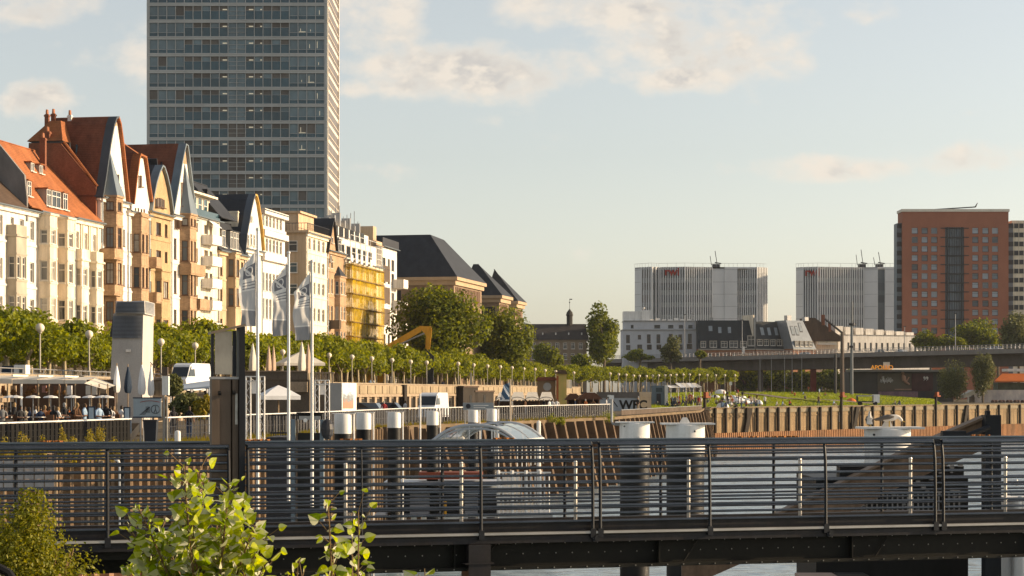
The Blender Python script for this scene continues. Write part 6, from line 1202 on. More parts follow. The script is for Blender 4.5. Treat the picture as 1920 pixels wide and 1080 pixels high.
def body(pose):
    V = []; E = []; Mi = []; Rr = []
    def add(p, r_, par=None, m=2):
        V.append(p); Rr.append(r_); 
        if par is not None: E.append((par, len(V)-1)); Mi.append(m)
        return len(V)-1
    if pose == 'stand': hz, lean = .92, 0
    elif pose == 'walk': hz, lean = .90, .03
    elif pose == 'sit': hz, lean = .50, .02
    else: hz, lean = .14, -.14
    pel = add((0,0,hz), (.15,.11)); ab = add((0,lean*.5,hz+.2), (.135,.10), pel); ch = add((0,lean,hz+.40), (.165,.11), ab); sh = add((0,lean,hz+.52), (.10,.08), ch); nk = add((0,lean-.01,hz+.60), .05, sh, 0)
    h1 = add((0,lean-.02,hz+.69), (.075,.085), nk, 0); h2 = add((0,lean-.01,hz+.79), (.078,.09), h1, 1); h3 = add((0,lean,hz+.845), .05, h2, 1); add((0,lean-.115,hz+.70), .018, h1, 0)
    for s in (-1, 1):
        a = add((s*.19,lean,hz+.49), .058, sh, 2)
        if pose in ('sit', 'ground'): e = add((s*.25,lean-.06,hz+.24), .045, a); w = add((s*.14,lean-.30,hz+.22), .032, e, 0); add((s*.12,lean-.38,hz+.23), .026, w, 0)
        else: k = .10*s if pose == 'walk' else 0; e = add((s*.25,lean+.02+k,hz+.22), .045, a); w = add((s*.26,lean-.06+k*1.6,hz-.02), .032, e, 0); add((s*.26,lean-.09+k*1.6,hz-.11), .028, w, 0)
        hp = add((s*.095,0,hz-.03), .095, pel, 3)
        if pose == 'sit': kn = add((s*.11,-.42,.50), .07, hp, 3); an = add((s*.11,-.40,.09), .048, kn, 3); add((s*.11,-.54,.045), .04, an, 4)
        elif pose == 'ground': kn = add((s*.12,-.40,.42), .068, hp, 3); an = add((s*.11,-.62,.07), .045, kn, 3); add((s*.11,-.75,.05), .038, an, 4)
        elif pose == 'walk': kn = add((s*.10,-.16*s-.04,.48), .068, hp, 3); an = add((s*.10,-.26*s+.05,.09), .045, kn, 3); add((s*.10,-.26*s-.09,.045), .04, an, 4)
        else: kn = add((s*.10,-.01,.48), .068, hp, 3); an = add((s*.10,.02,.09), .045, kn, 3); add((s*.11,-.12,.045), .04, an, 4)
    return skinmesh('person_'+pose, V, E, Mi, Rr, None)
SKIN = mat('skin', (.42,.23,.14), .6, .1, 4); HAIRS = [mat('hair_dark', (.02,.014,.01), .6), mat('hair_brown', (.07,.04,.02), .6), mat('hair_fair', (.28,.18,.08), .6), mat('hair_grey', (.30,.29,.27), .7)]
CLO = {'white': (.62,.61,.59), 'black': (.018,.018,.02), 'navy': (.03,.045,.09), 'brown': (.12,.06,.03), 'light blue': (.28,.38,.50), 'orange': (.45,.14,.04), 'grey': (.17,.17,.17), 'cream': (.50,.42,.30), 'red': (.30,.03,.03), 'dark green': (.04,.07,.04)}
CM = {k: mat('cloth_'+k.replace(' ', '_'), c, .85, .15, 3) for k, c in CLO.items()}; TR = [mat('trouser_dark', (.02,.022,.03), .85), mat('trouser_blue', (.05,.08,.14), .85), mat('trouser_tan', (.30,.23,.15), .85)]
BODY = {p: body(p) for p in ('stand', 'walk', 'sit', 'ground')}; VAR = {}
def person(pose, col, loc, rz, label, group, hair=0, tr=0, s=1.0):
    key = (pose, col, hair, tr)
    if key not in VAR:
        m = BODY[pose].copy()
        for x in (SKIN, HAIRS[hair], CM[col], TR[tr], BLACK): m.materials.append(x)
        VAR[key] = m
    o = bpy.data.objects.new('person', VAR[key]); COL.objects.link(o); o.location = loc; o.rotation_euler = (0,0,rz); o.scale = (s,s,s); return tag(o, label, 'person', group)
rp = random.Random(21); COLS = list(CLO)
# ---------------------------------------------------------------- cafe terrace on the lower quay
q = MB(); TP = [(XZ(-90,84),84),(XZ(245,97),97),(XZ(262,128),128),(XZ(-90,128),128)]; q.prism(TP, lambda a,b,c: (a,b,c), QZ-.3, QZ+.5, 1); q.poly([(x,y,QZ+.504) for x,y in TP], 0); struct(q.build('terrace_floor', [mat('terrace_deck_shade', (.055,.045,.035), .8, .3, spec=0), mat('dark_plinth', (.03,.027,.024), .8, .4, 1.0)])); TZ_ = QZ+.5  # deck top coloured dark to carry the shade among the guests
def fence(name, label, pts, h, step, bars, m, railm, r=.035, z=QZ, mid=(), barr=.012, postm=None):
    t = thing(name, label, 'fence', (0,0,0)); b = MB(); 
    for A, B in zip(pts, pts[1:]):
        za = A[2] if len(A) > 2 else z; zb = B[2] if len(B) > 2 else z; Ln = math.dist(A[:2], B[:2]); n = max(1, round(Ln/step)); lp = lambda f, zz: (A[0]+(B[0]-A[0])*f, A[1]+(B[1]-A[1])*f, za+(zb-za)*f+zz)
        q = MB(); q.tube([lp(0,h), lp(1,h)], r, 8); q.build('top_rail', railm, t, True)
        for k in range(n): q = MB(); q.tube([lp(k/n,0), lp(k/n,h-.02)], .032, 6); q.build('post', postm or m, t)
        for zz in mid: b.tube([lp(0,zz), lp(1,zz)], .016, 5)
        nb = int(Ln/bars)
        for k in range(nb): b.tube([lp(k/nb,.08), lp(k/nb,h-.05)], barr, 4)
    b.build('bars', m, t); return t
FE = off_curve(.9, EDGE[:8])
def FP(px):
    k = (px-960)/F
    for a, b in zip(FE, FE[1:]):
        if 960+F*a[0]/a[1] <= px <= 960+F*b[0]/b[1]: d = (b[0]-a[0], b[1]-a[1]); s = (k*a[1]-a[0])/(d[0]-k*d[1]); return (a[0]+d[0]*s, a[1]+d[1]*s)
fence('quay_fence', 'black slatted fence with white top rail in front of the cafe terrace', [FP(-40), FP(120), FP(246)], 1.25, 1.9, .40, mat('fence_black', (.014,.013,.012), .85, .3), STEELW, mid=[.1+.27*k for k in range(4)], barr=.10)
fence('quay_fence', 'open dark railing with white top rail right of the sign board', [FP(310), FP(396)], 1.25, 1.6, .4, FRD, STEELW, mid=(.4,.8), barr=.016)
fence('quay_fence', 'long dark vertical bar fence with thin white top rail along the middle quay', [FP(462), FP(600), FP(760), FP(950), FP(1145)], 1.25, 2.7, .62, FRD, STEELW, mid=(.15,.6), barr=.07)
fence('quay_fence', 'brown mesh fence on the quay edge right of the white lettered wall', [(XZ(1165,208),208),(XZ(1240,236),236),(XZ(1316,274),274)], .62, 3.0, .14, mat('brown_mesh', (.13,.095,.07), .8, .3), GREYM, mid=[.1*k for k in range(1, 6)], barr=.03)
fence('promenade_railing', 'low steel railing on the promenade edge behind the ventilation tower', [(WLINE[0][0]-.3, WLINE[0][1]-6), (WLINE[2][0]-.3, WLINE[2][1]), (WLINE[3][0]-.3, WLINE[3][1])], 1.5, 2.4, 2.4, GREYM, GREYM, z=G, mid=(.9,1.2))
# awning and its posts
t = thing('terrace_awning', 'long cream awning roof over the cafe terrace at the left edge', 'awning', (0,0,0)); Ya = 116; q = MB()
for k, (a, b) in enumerate(((-60,27),(28,75),(76,124),(125,166))):
    xa, xb = XZ(a, Ya), XZ(b, Ya); z1 = ZZ(703.5+k*.8, Ya); z0 = ZZ(711+k*.6, Ya); zf = ZZ(719.5, Ya); q.add([(xa,Ya-.6,z0),(xb,Ya-.6,z0),(xb,Ya+3,z1),(xa,Ya+3,z1)], [(0,1,2,3)]); q.box(xa,xb,Ya-.62,Ya-.58,zf,z0); q.box(xa-.03,xa+.05,Ya-.66,Ya+3,z1-.05,z1+.06)
q.build('canvas', CANVAS, t)
q = MB(); xa, xb = XZ(166, Ya), XZ(205, Ya); q.add([(xa,Ya-1.2,ZZ(719,Ya)),(xb,Ya-1.2,ZZ(730,Ya)),(xb,Ya+2,ZZ(722,Ya)),(xa,Ya+2,ZZ(708,Ya))], [(0,1,2,3)]); q.build('side_canvas', CANVAS, t)
for px in (14, 40, 72, 92, 111, 124, 141, 171, 186, 202): q = MB(); q.tube([(XZ(px,Ya-.8),Ya-.8,TZ_),(XZ(px,Ya-.8),Ya-.8,ZZ(720,Ya))], .07 if px == 40 else .045, 6); q.build('post', LTWOOD if px not in (40,) else STEELW, t)
q = MB(); q.box(XZ(-60,124), XZ(215,124), 124, 124.3, QZ, ZZ(712,124)); q.build('back_screen', mat('dark_screen', (.06,.04,.028), .7, .6, .5, tint=(.16,.09,.05)), t)
for k, (px, w, h_, c) in enumerate(((5,9,14,WOOD),(26,10,16,LTWOOD),(60,16,13,WOOD),(131,9,16,STEELW),(172,20,16,CANVAS),(195,12,14,LTWOOD),(108,12,15,WOOD),(84,8,12,mat('pink_tile',(.35,.18,.14)))))  : q = MB(); q.box(XZ(px-w/2,122), XZ(px+w/2,122), 121.8, 122, ZZ(724+h_,122), ZZ(723,122)); q.build('screen_panel', c, t)
for px in (20, 30, 62, 95, 134, 138, 168, 192, 200):
    o = thing('patio_heater', 'slim patio heater with flat round hood on the cafe terrace, %s' % nth('heater'), 'heater', (XZ(px, 108), 108, TZ_), 0, 'patio heaters on the terrace'); q = MB(); q.tube([(0,0,0),(0,0,ZZ(745,108)-TZ_)], .03, 6); q.build('pole', GREYM, o); q = MB(); q.lathe([(.42,0),(.36,.07),(.05,.14)], (0,0,ZZ(746,108)-TZ_), 12); q.build('hood', STEELW, o)
for px, py, r_ in ((9,737,6),(25,736,6.5),(53,737,7),(62,733,5),(108,738,7),(121,736,5),(88,731,4)):
    o = thing('wicker_lamp', 'woven brown lamp hanging under the terrace awning, %s' % nth('wick'), 'lamp', (XZ(px,118), 118, ZZ(py,118)), 0, 'woven lamps under the awning'); r_ = r_/F*118; q = MB(); q.lathe([(r_*.4,r_*.9),(r_,0),(r_*.8,-r_*.6),(r_*.5,-r_*.85)], (0,0,0), 12); q.build('lamp_shade', mat('wicker', (.28,.16,.07), .9, .4, 6), o); q = MB(); q.tube([(0,0,r_*.8),(0,0,ZZ(721,118)-ZZ(py,118))], .012, 4); q.build('cord', BLACK, o)
t = thing('panel_fence', 'pale grey square panelled fence low on the bank behind the left railing', 'fence', (0,0,0)); Yp = 62; q = MB()
for k in range(7):
    for j in range(3): q.box(XZ(-32+k*19.2,Yp)+.02, XZ(-32+(k+1)*19.2,Yp)-.02, Yp, Yp+.05, ZZ(864+(j+1)*17.5,Yp)+.012, ZZ(864+j*17.5,Yp))
q.build('panels', mat('panel_grey', (.34,.31,.29), .7, .25, 1.5), t)
for k in range(8): q = MB(); q.tube([(XZ(-32+k*19.2,Yp),Yp+.08,2.5),(XZ(-32+k*19.2,Yp),Yp+.08,ZZ(862,Yp))], .03, 6); q.build('post', LTWOOD, t)
t = thing('bent_pipe', 'white pipe with bent top standing on the bank behind the left railing', 'pipe', (0,0,0)); q = MB(); q.tube([(XZ(214,Yp),Yp,ZZ(860,Yp)),(XZ(221,Yp),Yp,ZZ(863,Yp)),(XZ(225,Yp),Yp,ZZ(872,Yp)),(XZ(226,Yp),Yp,1)], .045, 8); q.build('tube', STEELW, t, True)
for k, px in enumerate((106,165,186,192)): t = thing('mooring_pole', 'thin sunlit pole on the bank behind the left railing, %s' % nth('mp'), 'pole', (XZ(px,Yp), Yp, 0), 0, 'thin poles on the bank'); q = MB(); q.tube([(0,0,0),(0,0,ZZ(858+k*2,Yp))], .04, 6); q.build('pole', LTWOOD, t)
# tables, chairs and guests
def table(loc, label):
    t = thing('cafe_table', label, 'table', loc, 0, 'cafe tables'); q = MB(); q.lathe([(.38,.70),(.38,.74)], (0,0,0), 14); q.build('table_top', GREYM, t); q = MB(); q.tube([(0,0,0),(0,0,.70)], .03, 6); q.lathe([(.22,0),(.22,.03)], (0,0,0), 10); q.build('leg', FRD, t)
q = MB(); q.box(-.22,.22,-.22,.22,.42,.46); chs = q.mesh('seat', WOOD); q = MB(); q.box(-.22,.22,.2,.24,.5,.88); chb = q.mesh('backrest', WOOD); q = MB(); q.tube([(0,0,0),(0,0,.42)], .018, 5); chl = q.mesh('leg', FRD)
def chair(loc, rz, label):
    t = thing('cafe_chair', label, 'chair', loc, rz, 'cafe chairs')
    for nm, me, p in (('seat', chs, (0,0,0)), ('backrest', chb, (0,0,0)), ('leg', chl, (.19,.19,0)), ('leg', chl, (-.19,.19,0)), ('leg', chl, (.19,-.19,0)), ('leg', chl, (-.19,-.19,0))): o = bpy.data.objects.new(nm, me); COL.objects.link(o); o.parent = t; o.location = p
pls = 'the left frame edge,the thick white post,the first awning joint,the middle awning joint,the white panel,the tall menu board,the closed white umbrella,the sign board'.split(',')
place = lambda px: pls[0] if px < 22 else pls[1] if px < 52 else pls[2] if px < 80 else pls[3] if px < 115 else pls[4] if px < 150 else pls[5] if px < 190 else pls[6] if px < 225 else pls[7]
guests = [(4,763,'grey',0),(17,767,'black',1),(27,758,'black',2),(38,764,'black',0),(47,768,'cream',1),(66,765,'white',1),(76,770,'navy',0),(93,766,'orange',1),(101,764,'black',0),(109,767,'white',2),(121,759,'black',3),(129,768,'orange',0),(138,766,'black',1),(145,758,'brown',2),(159,760,'light blue',1),(186,760,'light blue',2),(199,758,'black',1),(207,765,'white',0),(214,766,'brown',2),(228,764,'white',0),(10,770,'brown',1),(55,768,'navy',0),(84,764,'brown',2)]
for i, (px, py, c, hr) in enumerate(guests):
    Y = 98+rp.uniform(0,6)+(4 if i > 19 else 0); X = XZ(px, Y); rz = rp.choice((1.3, -1.4, 2.6, .3))+rp.uniform(-.3,.3); top = ZZ(py-5, Y)-TZ_; pose = 'sit' if top < 1.55 else 'stand'; s = top/(1.36 if pose == 'sit' else 1.76)
    person(pose, c, (X, Y, TZ_), rz, '%s %s haired guest in %s top near %s' % ('seated' if pose == 'sit' else 'standing', ['dark', 'brown', 'fair', 'grey'][hr], c, place(px)), 'guests at the cafe terrace', hr, i % 3, max(.92, min(1.1, s)))
    if pose == 'sit': chair((X - math.sin(rz)*.02, Y + math.cos(rz)*.02, TZ_), rz, 'wooden cafe chair under the %s top guest near %s, %s' % (c, place(px), nth('ch'+place(px))))
for px in (12, 44, 72, 112, 135, 204): table((XZ(px, 101.5), 101.5, TZ_), 'small round cafe table on the terrace near ' + place(px))
def menu(px, w, y0, y1, Y, lab):
    t = thing('menu_board', lab, 'menu board', (XZ(px, Y), Y, TZ_)); hw = w/2/F*Y; z0, z1 = ZZ(y1, Y)-TZ_, ZZ(y0, Y)-TZ_; q = MB(); q.box(-hw, hw, 0, .06, z0, z1); q.box(-hw,-hw+.05,0,.3,0,z0); q.box(hw-.05,hw,0,.3,0,z0); q.build('frame', NAVY, t); q = MB(); q.box(-hw*.62, hw*.62, -.02, -.003, z0+.06, z1-.06); q.build('page', mat('menu_page', (.42,.50,.55), .5, .2, 6), t)
menu(171, 14, 762, 788, 97, 'navy framed menu board with pale blue page on the terrace, left of the two'); menu(238, 13, 763, 790, 96, 'dark menu board with pale page beside the wheel sign board')
# closed umbrellas
def closed_umbrella(px, Y, y0, y1, w, m, lab, base):
    t = thing('closed_umbrella', lab, 'umbrella', (XZ(px, Y), Y, base), 0, 'closed umbrellas'); z0, z1 = ZZ(y1, Y)-base, ZZ(y0, Y)-base; r = w/2/F*Y; q = MB(); H_ = z1-z0
    vs = []; prof = [(.55,0),(.8,.05),(1.0,.2),(.9,.45),(.55,.75),(.2,.95),(.03,1.0)]; n = 16
    for (rr, f) in prof:
        for j in range(n): a = 2*math.pi*j/n; k = 1+.22*math.cos(a*4)*(1-f); vs.append((math.cos(a)*r*rr*k, math.sin(a)*r*rr*k, z0+f*H_))
    q.add(vs, [(i*n+j, i*n+(j+1) % n, (i+1)*n+(j+1) % n, (i+1)*n+j) for i in range(len(prof)-1) for j in range(n)]); q.build('canopy', m, t, True); q = MB(); q.tube([(0,0,0),(0,0,z1+.1)], .03, 6); q.lathe([(.3,0),(.3,.08)], (0,0,0), 10); q.build('pole', LTWOOD, t)
for a in ((219, 118, 684, 736, 12, WCANV, 'tall closed white umbrella, leftmost of the row by the ventilation tower'), (240, 117, 686, 737, 13, NAVY, 'closed navy blue umbrella among the white ones'), (266, 112, 682, 740, 13, WCANV, 'closed white umbrella just right of the navy one'), (283, 112, 686, 742, 11, WCANV, 'closed white umbrella, rightmost by the white meter box')): closed_umbrella(*a, QZ)
# ventilation tower
Yv = 137; x_ = lambda p: XZ(p, Yv); z_ = lambda p: ZZ(p, Yv)
t = thing('ventilation_tower', 'tapering grey slatted ventilation tower rising from the trees, lit on its right side', 'tower', (0,0,0)); q = MB(); VG = mat('vent_stone', (.44,.415,.385), .85, .15, .8, .1, fine=.1)
def fr(x0, x1, x2, x3, z0, z1, y0, y1, mi=0, m=q): m.add([(x0,y0,z0),(x1,y0,z0),(x1,y1,z0),(x0,y1,z0),(x2,y0+.1,z1),(x3,y0+.1,z1),(x3,y1-.1,z1),(x2,y1-.1,z1)], [(0,3,2,1),(4,5,6,7),(0,1,5,4),(1,2,6,5),(2,3,7,6),(3,0,4,7)], mi)
fr(x_(203), x_(264), x_(212), x_(268), QZ, z_(590), Yv, Yv+4.2); fr(x_(212), x_(268), x_(215), x_(269), z_(590)+.003, z_(587), Yv-.1, Yv+4.3); q.build('shaft', VG, t)
q = MB(); q.add([(x_(217),Yv-.3,z_(587)+.01),(x_(273),Yv-.3,z_(589)),(x_(273),Yv+3.6,z_(589)),(x_(217),Yv+3.6,z_(587)+.01),(x_(221),Yv-.3,z_(566)),(x_(272),Yv-.3,z_(564)),(x_(272),Yv+3.6,z_(564)),(x_(221),Yv+3.6,z_(566))], [(0,3,2,1),(4,5,6,7),(0,1,5,4),(1,2,6,5),(2,3,7,6),(3,0,4,7)]); q.build('head', VG, t)
q = MB(); lv = mat('louvre', (.26,.27,.29), .5, .2, 1, metal=.2)
for k in range(9): z = z_(587)+.02+k*(z_(566)-z_(588))/9; q.add([(x_(218.5),Yv-.40,z),(x_(272),Yv-.40,z),(x_(272),Yv-.305,z+.07),(x_(218.5),Yv-.305,z+.07)], [(0,1,2,3)])
for k in range(17): z = z_(634)+k*(z_(592)-z_(634))/17; f = (z-QZ)/(z_(590)-QZ); xa = x_(203)+(x_(212)-x_(203))*f; xb = x_(264)+(x_(268)-x_(264))*f; q.add([(xa,Yv-.12+.1*f,z),(xb,Yv-.12+.1*f,z),(xb,Yv-.003+.1*f,z+.1),(xa,Yv-.003+.1*f,z+.1)], [(0,1,2,3)])
for k in range(9): z = z_(587)+.02+k*(z_(566)-z_(588))/9; q.box(x_(272.6), x_(272.6)+.05, Yv, Yv+3.3, z, z+.05)
q.build('louvres', lv, t)
q = MB(); q.quad((x_(205.5),Yv-.0015+.03,z_(632)),(x_(265),Yv-.0015+.03,z_(632)),(x_(267.5),Yv+.075,z_(593)),(x_(211.5),Yv+.075,z_(593))); q.quad((x_(218),Yv-.303,z_(587)+.03),(x_(272.6),Yv-.303,z_(587)+.03),(x_(272),Yv-.303,z_(566)-.02),(x_(221),Yv-.303,z_(566)-.02)); q.build('louvre_gap', mat('louvre_gap', (.05,.05,.055)), t)
q = MB(); q.box(x_(236), x_(245), Yv-.05, Yv-.004, z_(660), z_(655)); q.build('small_sign', WHITE, t)
# sign board with wheel drawing, post, meter box, bin, bollard
Ys = 88; x_ = lambda p, Y=Ys: XZ(p, Y); z_ = lambda p, Y=Ys: ZZ(p, Y)
t = thing('sign_board', 'pale grey blue sign board with ferris wheel drawing and red arched line', 'sign', (0,0,0)); q = MB(); q.box(x_(250), x_(302), Ys, Ys+.06, z_(782), z_(746)); q.build('board', mat('sign_grey', (.30,.35,.38), .6, .15, 4), t)
q = MB(); q.box(x_(249), x_(303), Ys-.015, Ys+.07, z_(783.5), z_(781)); q.box(x_(249), x_(303), Ys-.015, Ys+.07, z_(747), z_(745)); q.build('frame', NAVY, t)
q = MB(); c = (x_(291.5), z_(767.5)); Rw = 8/F*Ys; ring = [(c[0]+Rw*math.cos(a*math.pi/12), Ys-.012, c[1]+Rw*math.sin(a*math.pi/12)) for a in range(25)]; q.tube(ring, .012, 4)
for a in range(3): q.tube([(c[0],Ys-.01,c[1]),(c[0]+(-.07+.07*a),Ys-.01,c[1]-.17 if a != 1 else c[1]+.15)], .012, 4)
for k in range(4): q.tube([(x_(262+k*3),Ys-.01,z_(778)),(x_(276+k*1.5),Ys-.01,z_(766-k))], .008, 4)
for k in range(4): q.tube([(x_(274+k*2.2),Ys-.01,z_(774)),(x_(274+k*2.2),Ys-.01,z_(762))], .008, 4)
q.build('wheel_drawing', FRD, t)
q = MB(); q.tube([(x_(263+k*4), Ys-.012, z_(754-2.5*math.sin(k/9*math.pi))) for k in range(10)], .014, 4); q.build('arched_line', mat('sign_red', (.28,.07,.05)), t)
for px in (263, 268): q = MB(); q.tube([(x_(px), Ys+.1, QZ), (x_(px), Ys+.1, z_(783))], .03, 6); q.build('leg', GREYM, t)
t = thing('twin_post', 'pair of grey steel posts with white box on top, right of the wheel sign board', 'post', (0,0,0)); q = MB(); q.tube([(x_(305),Ys+.3,QZ-.6),(x_(305),Ys+.3,z_(742))], .05, 8); q.tube([(x_(311),Ys+.3,QZ-.6),(x_(311),Ys+.3,z_(744))], .04, 8); q.build('pole', mat('post_grey', (.30,.28,.24), .5, .2), t); q = MB(); q.box(x_(303), x_(315), Ys+.1, Ys+.4, z_(741), z_(705)); q.build('box', STEELW, t); q = MB(); q.box(x_(302), x_(313), Ys+.15, Ys+.35, z_(704), z_(688)); q.build('upper_box', BROWNST, t); q = MB(); q.tube([(x_(302),Ys+.2,z_(702)),(x_(280),Ys+.2,z_(679))], .02, 5); q.tube([(x_(318),Ys+.2,z_(745)),(x_(394),Ys+.2,z_(727))], .012, 5); q.build('cable', BROWNST, t)
t = thing('waste_bin', 'dark wheeled waste bin standing below the wheel sign board', 'bin', (x_(283, 86), 86, QZ)); q = MB(); z0, z1 = .0, ZZ(790,86)-QZ; q.add([(-.22,-.2,.08),(.22,-.2,.08),(.22,.2,.08),(-.22,.2,.08),(-.28,-.26,z1),(.28,-.26,z1),(.28,.26,z1),(-.28,.26,z1)], [(0,3,2,1),(0,1,5,4),(1,2,6,5),(2,3,7,6),(3,0,4,7)]); q.build('body', mat('bin_plastic', (.025,.028,.035), .6, .3), t); q = MB(); q.box(-.31,.31,-.3,.3,z1+.002,z1+.07); q.build('lid', FRD, t)
for s in (-1, 1): q = MB(); q.tube([(s*.2,.2,.09),(s*.24,.2,.09)], .09, 10); q.build('wheel', TYRE, t)
t = thing('bollard', 'short white bollard with rounded top in front of the open railing', 'bollard', (x_(333, 84), 84, QZ-.55)); q = MB(); q.lathe([(.13,.35),(.13,1.32),(.11,1.4),(.02,1.43)], (0,0,0), 16); q.build('cap', STEELW, t, True); q = MB(); q.tube([(-.06,0,0),(-.06,0,.36)], .03, 6); q.tube([(.07,0,0),(.07,0,.36)], .04, 6); q.build('foot', LTWOOD, t)
# vans and cars on the lower quay
t = road_car('white van with dark windscreen parked behind the grey bushes, left of the gate post', (XZ(356,165), 165, QZ), R(-104), CARW, 5.2, 2.6, 1, True); t.location.z = ZZ(731,165)-.4
t = road_car('white van parked by the arcade wall, its windscreen in shade', (XZ(812,172), 172, QZ), R(-101), CARW, 5.2, 2.45, 1, True)
road_car('dark car with pale roof parked in front of the arcade wall', (XZ(680,190), 190, QZ), R(170), CARB, 4.4, 1.5); road_car('black car parked in front of the arcade wall, right of the car with pale roof', (XZ(715,196), 196, QZ), R(172), CARD, 4.5, 1.5)
q = MB(); q.add([(XZ(315,118),118,ZZ(731,118)),(XZ(396,118),118,ZZ(724,118)),(XZ(396,121),121,ZZ(713,121)),(XZ(330,121),121,ZZ(722,121))], [(0,1,2,3)]); q.add([(XZ(315,118),118,ZZ(733,118)),(XZ(396,118),118,ZZ(728,118)),(XZ(396,118),118,ZZ(724,118)),(XZ(315,118),118,ZZ(731,118))], [(0,1,2,3)]); q.tube([(XZ(392,118),118,QZ),(XZ(392,118),118,ZZ(726,118))], .04, 6); q.tube([(XZ(320,118),118,QZ),(XZ(320,118),118,ZZ(732,118))], .04, 6); tag(q.build('sun_sail', mat('pale_blue_canvas', (.42,.47,.52), .8, .1)), 'pale blue sun sail left of the gate post in front of the white van', 'sun sail')
for px, Y, y0, y1, w, lab in ((325,112,700,745,34,'grey green olive tree in front of the white van'),(352,108,738,782,64,'dense olive shrub behind the open railing'),(384,107,742,785,36,'yellow green shrub next to the gate post')): bigtree(lab, px, Y, y0, y1, w, 1800, LEAF_OL if px != 384 else LEAF_YW, .22, px, 12, ground=QZ, th=.1, tr=.06)
# weeds on the bank edge
def weed(px, Y, top, w, lab, m=LEAF_YW, n=700): 
    t = thing('wild_shrub', lab, 'shrub', (XZ(px,Y), Y, QZ-.5)); h_ = ZZ(top, Y)-QZ+.5; r = w/2/F*Y; crown(n, r*1.1, r, h_/2*1.05, .09, int(px), 9, .5, cz=h_/2).build('foliage', m, t); q = MB(); q.tube([(0,0,-.1),(.05,0,h_*.7)], .02, 5); q.build('stem', BARK, t)
for px, Y, top, w, lab in ((14,76,818,24,'low yellow weed clump at the left end of the black fence'),(48,77,812,30,'wide yellow green weed clump before the black fence'),(78,78,822,20,'small weed tuft between the two larger clumps'),(117,81,806,16,'tall narrow weed before the black fence'),(138,82,818,20,'low weed tuft right of the tall narrow one'),(163,83,806,24,'bushy weed left of the tallest green one'),(184,84,796,30,'tallest bright green weed at the right end of the black fence'),(215,85,820,30,'low grass tuft below the dark bins')): weed(px, Y, top, w, lab)
for px, Y, top, w, lab in ((1036,183,776,26,'bright green shrub on the quay edge under the carousel canopy'),(1052,185,782,16,'small bright green shrub right of the larger one on the quay edge'),(1140,197,772,32,'green shrub on the quay edge at the foot of the camera post')): weed(px, Y, top, w, lab, LEAF_PL, 900)
q = MB(); rd = random.Random(9)
for k in range(2600):
    f = rd.random(); px = -40+f*1190 if f < 1 else 0; p = None
    e = [c for c in zip(EDGE[1:7], EDGE[2:7])]; a, b = e[rd.randrange(len(e))]; g = rd.random(); x = a[0]+(b[0]-a[0])*g - rd.uniform(.0,.9); y = a[1]+(b[1]-a[1])*g; h_ = rd.uniform(.08,.35); dx = rd.uniform(-.1,.1)
    q.add([(x-.03,y,QZ-.05),(x+.03,y,QZ-.05),(x+dx,y,QZ+h_)], [(0,1,2)])
tag(q.build('edge_grass', LEAF_YW), 'dry yellow grass along the quay edge', 'grass', kind='stuff')
# ---------------------------------------------------------------- flags
def flagmat(name, seed, dk=(.20,.20,.215)):
    m = bpy.data.materials.new(name); m.use_nodes = True; t = m.node_tree; b = t.nodes['Principled BSDF']; n = t.nodes.new; uvn = n('ShaderNodeTexCoord'); sp_ = n('ShaderNodeSeparateXYZ'); t.links.new(uvn.outputs['UV'], sp_.inputs[0])
    def M_(op, a, b_=None, c_=None):
        x = n('ShaderNodeMath'); x.operation = op
        for i, s in enumerate((a, b_, c_)):
            if s is None: continue
            if isinstance(s, (int, float)): x.inputs[i].default_value = s
            else: t.links.new(s, x.inputs[i])
        return x.outputs[0]
    U, V_ = sp_.outputs[0], sp_.outputs[1]; band = lambda v_, a, c: M_('MULTIPLY', M_('GREATER_THAN', v_, a), M_('LESS_THAN', v_, c))
    blk = M_('MULTIPLY', band(V_, .66, .84), band(U, .22, .95)); diag = band(M_('ADD', U, M_('MULTIPLY', V_, 3.2)), 2.86, 3.0)
    ring = band(M_('ADD', M_('POWER', M_('SUBTRACT', U, .58), 2.0), M_('POWER', M_('MULTIPLY', M_('SUBTRACT', V_, .76), 3.4), 2.0)), .03, .055)
    ln = M_('MULTIPLY', M_('GREATER_THAN', M_('SINE', M_('MULTIPLY', V_, 150)), .35), M_('MULTIPLY', band(V_, .50, .63), band(U, .25, .95))); low = M_('MULTIPLY', M_('LESS_THAN', V_, .20), .8); g1 = M_('MULTIPLY', band(V_, .22, .48), .35)
    msk = M_('MAXIMUM', M_('MAXIMUM', M_('MULTIPLY', blk, M_('SUBTRACT', 1.0, M_('MAXIMUM', diag, ring))), M_('MULTIPLY', ln, .85)), M_('MAXIMUM', low, g1))
    x = n('ShaderNodeMix'); x.data_type = 'RGBA'; t.links.new(msk, x.inputs[0]); x.inputs[6].default_value = (.80,.77,.72,1); x.inputs[7].default_value = (*dk,1); t.links.new(x.outputs[2], b.inputs['Base Color']); b.inputs['Roughness'].default_value = .6
    tr = n('ShaderNodeBsdfTranslucent'); t.links.new(x.outputs[2], tr.inputs[0]); ms = n('ShaderNodeMixShader'); ms.inputs[0].default_value = .5; t.links.new(b.outputs[0], ms.inputs[1]); t.links.new(tr.outputs[0], ms.inputs[2]); t.links.new(ms.outputs[0], t.nodes['Material Output'].inputs[0]); return m
FLM = flagmat('banner_print', 1)
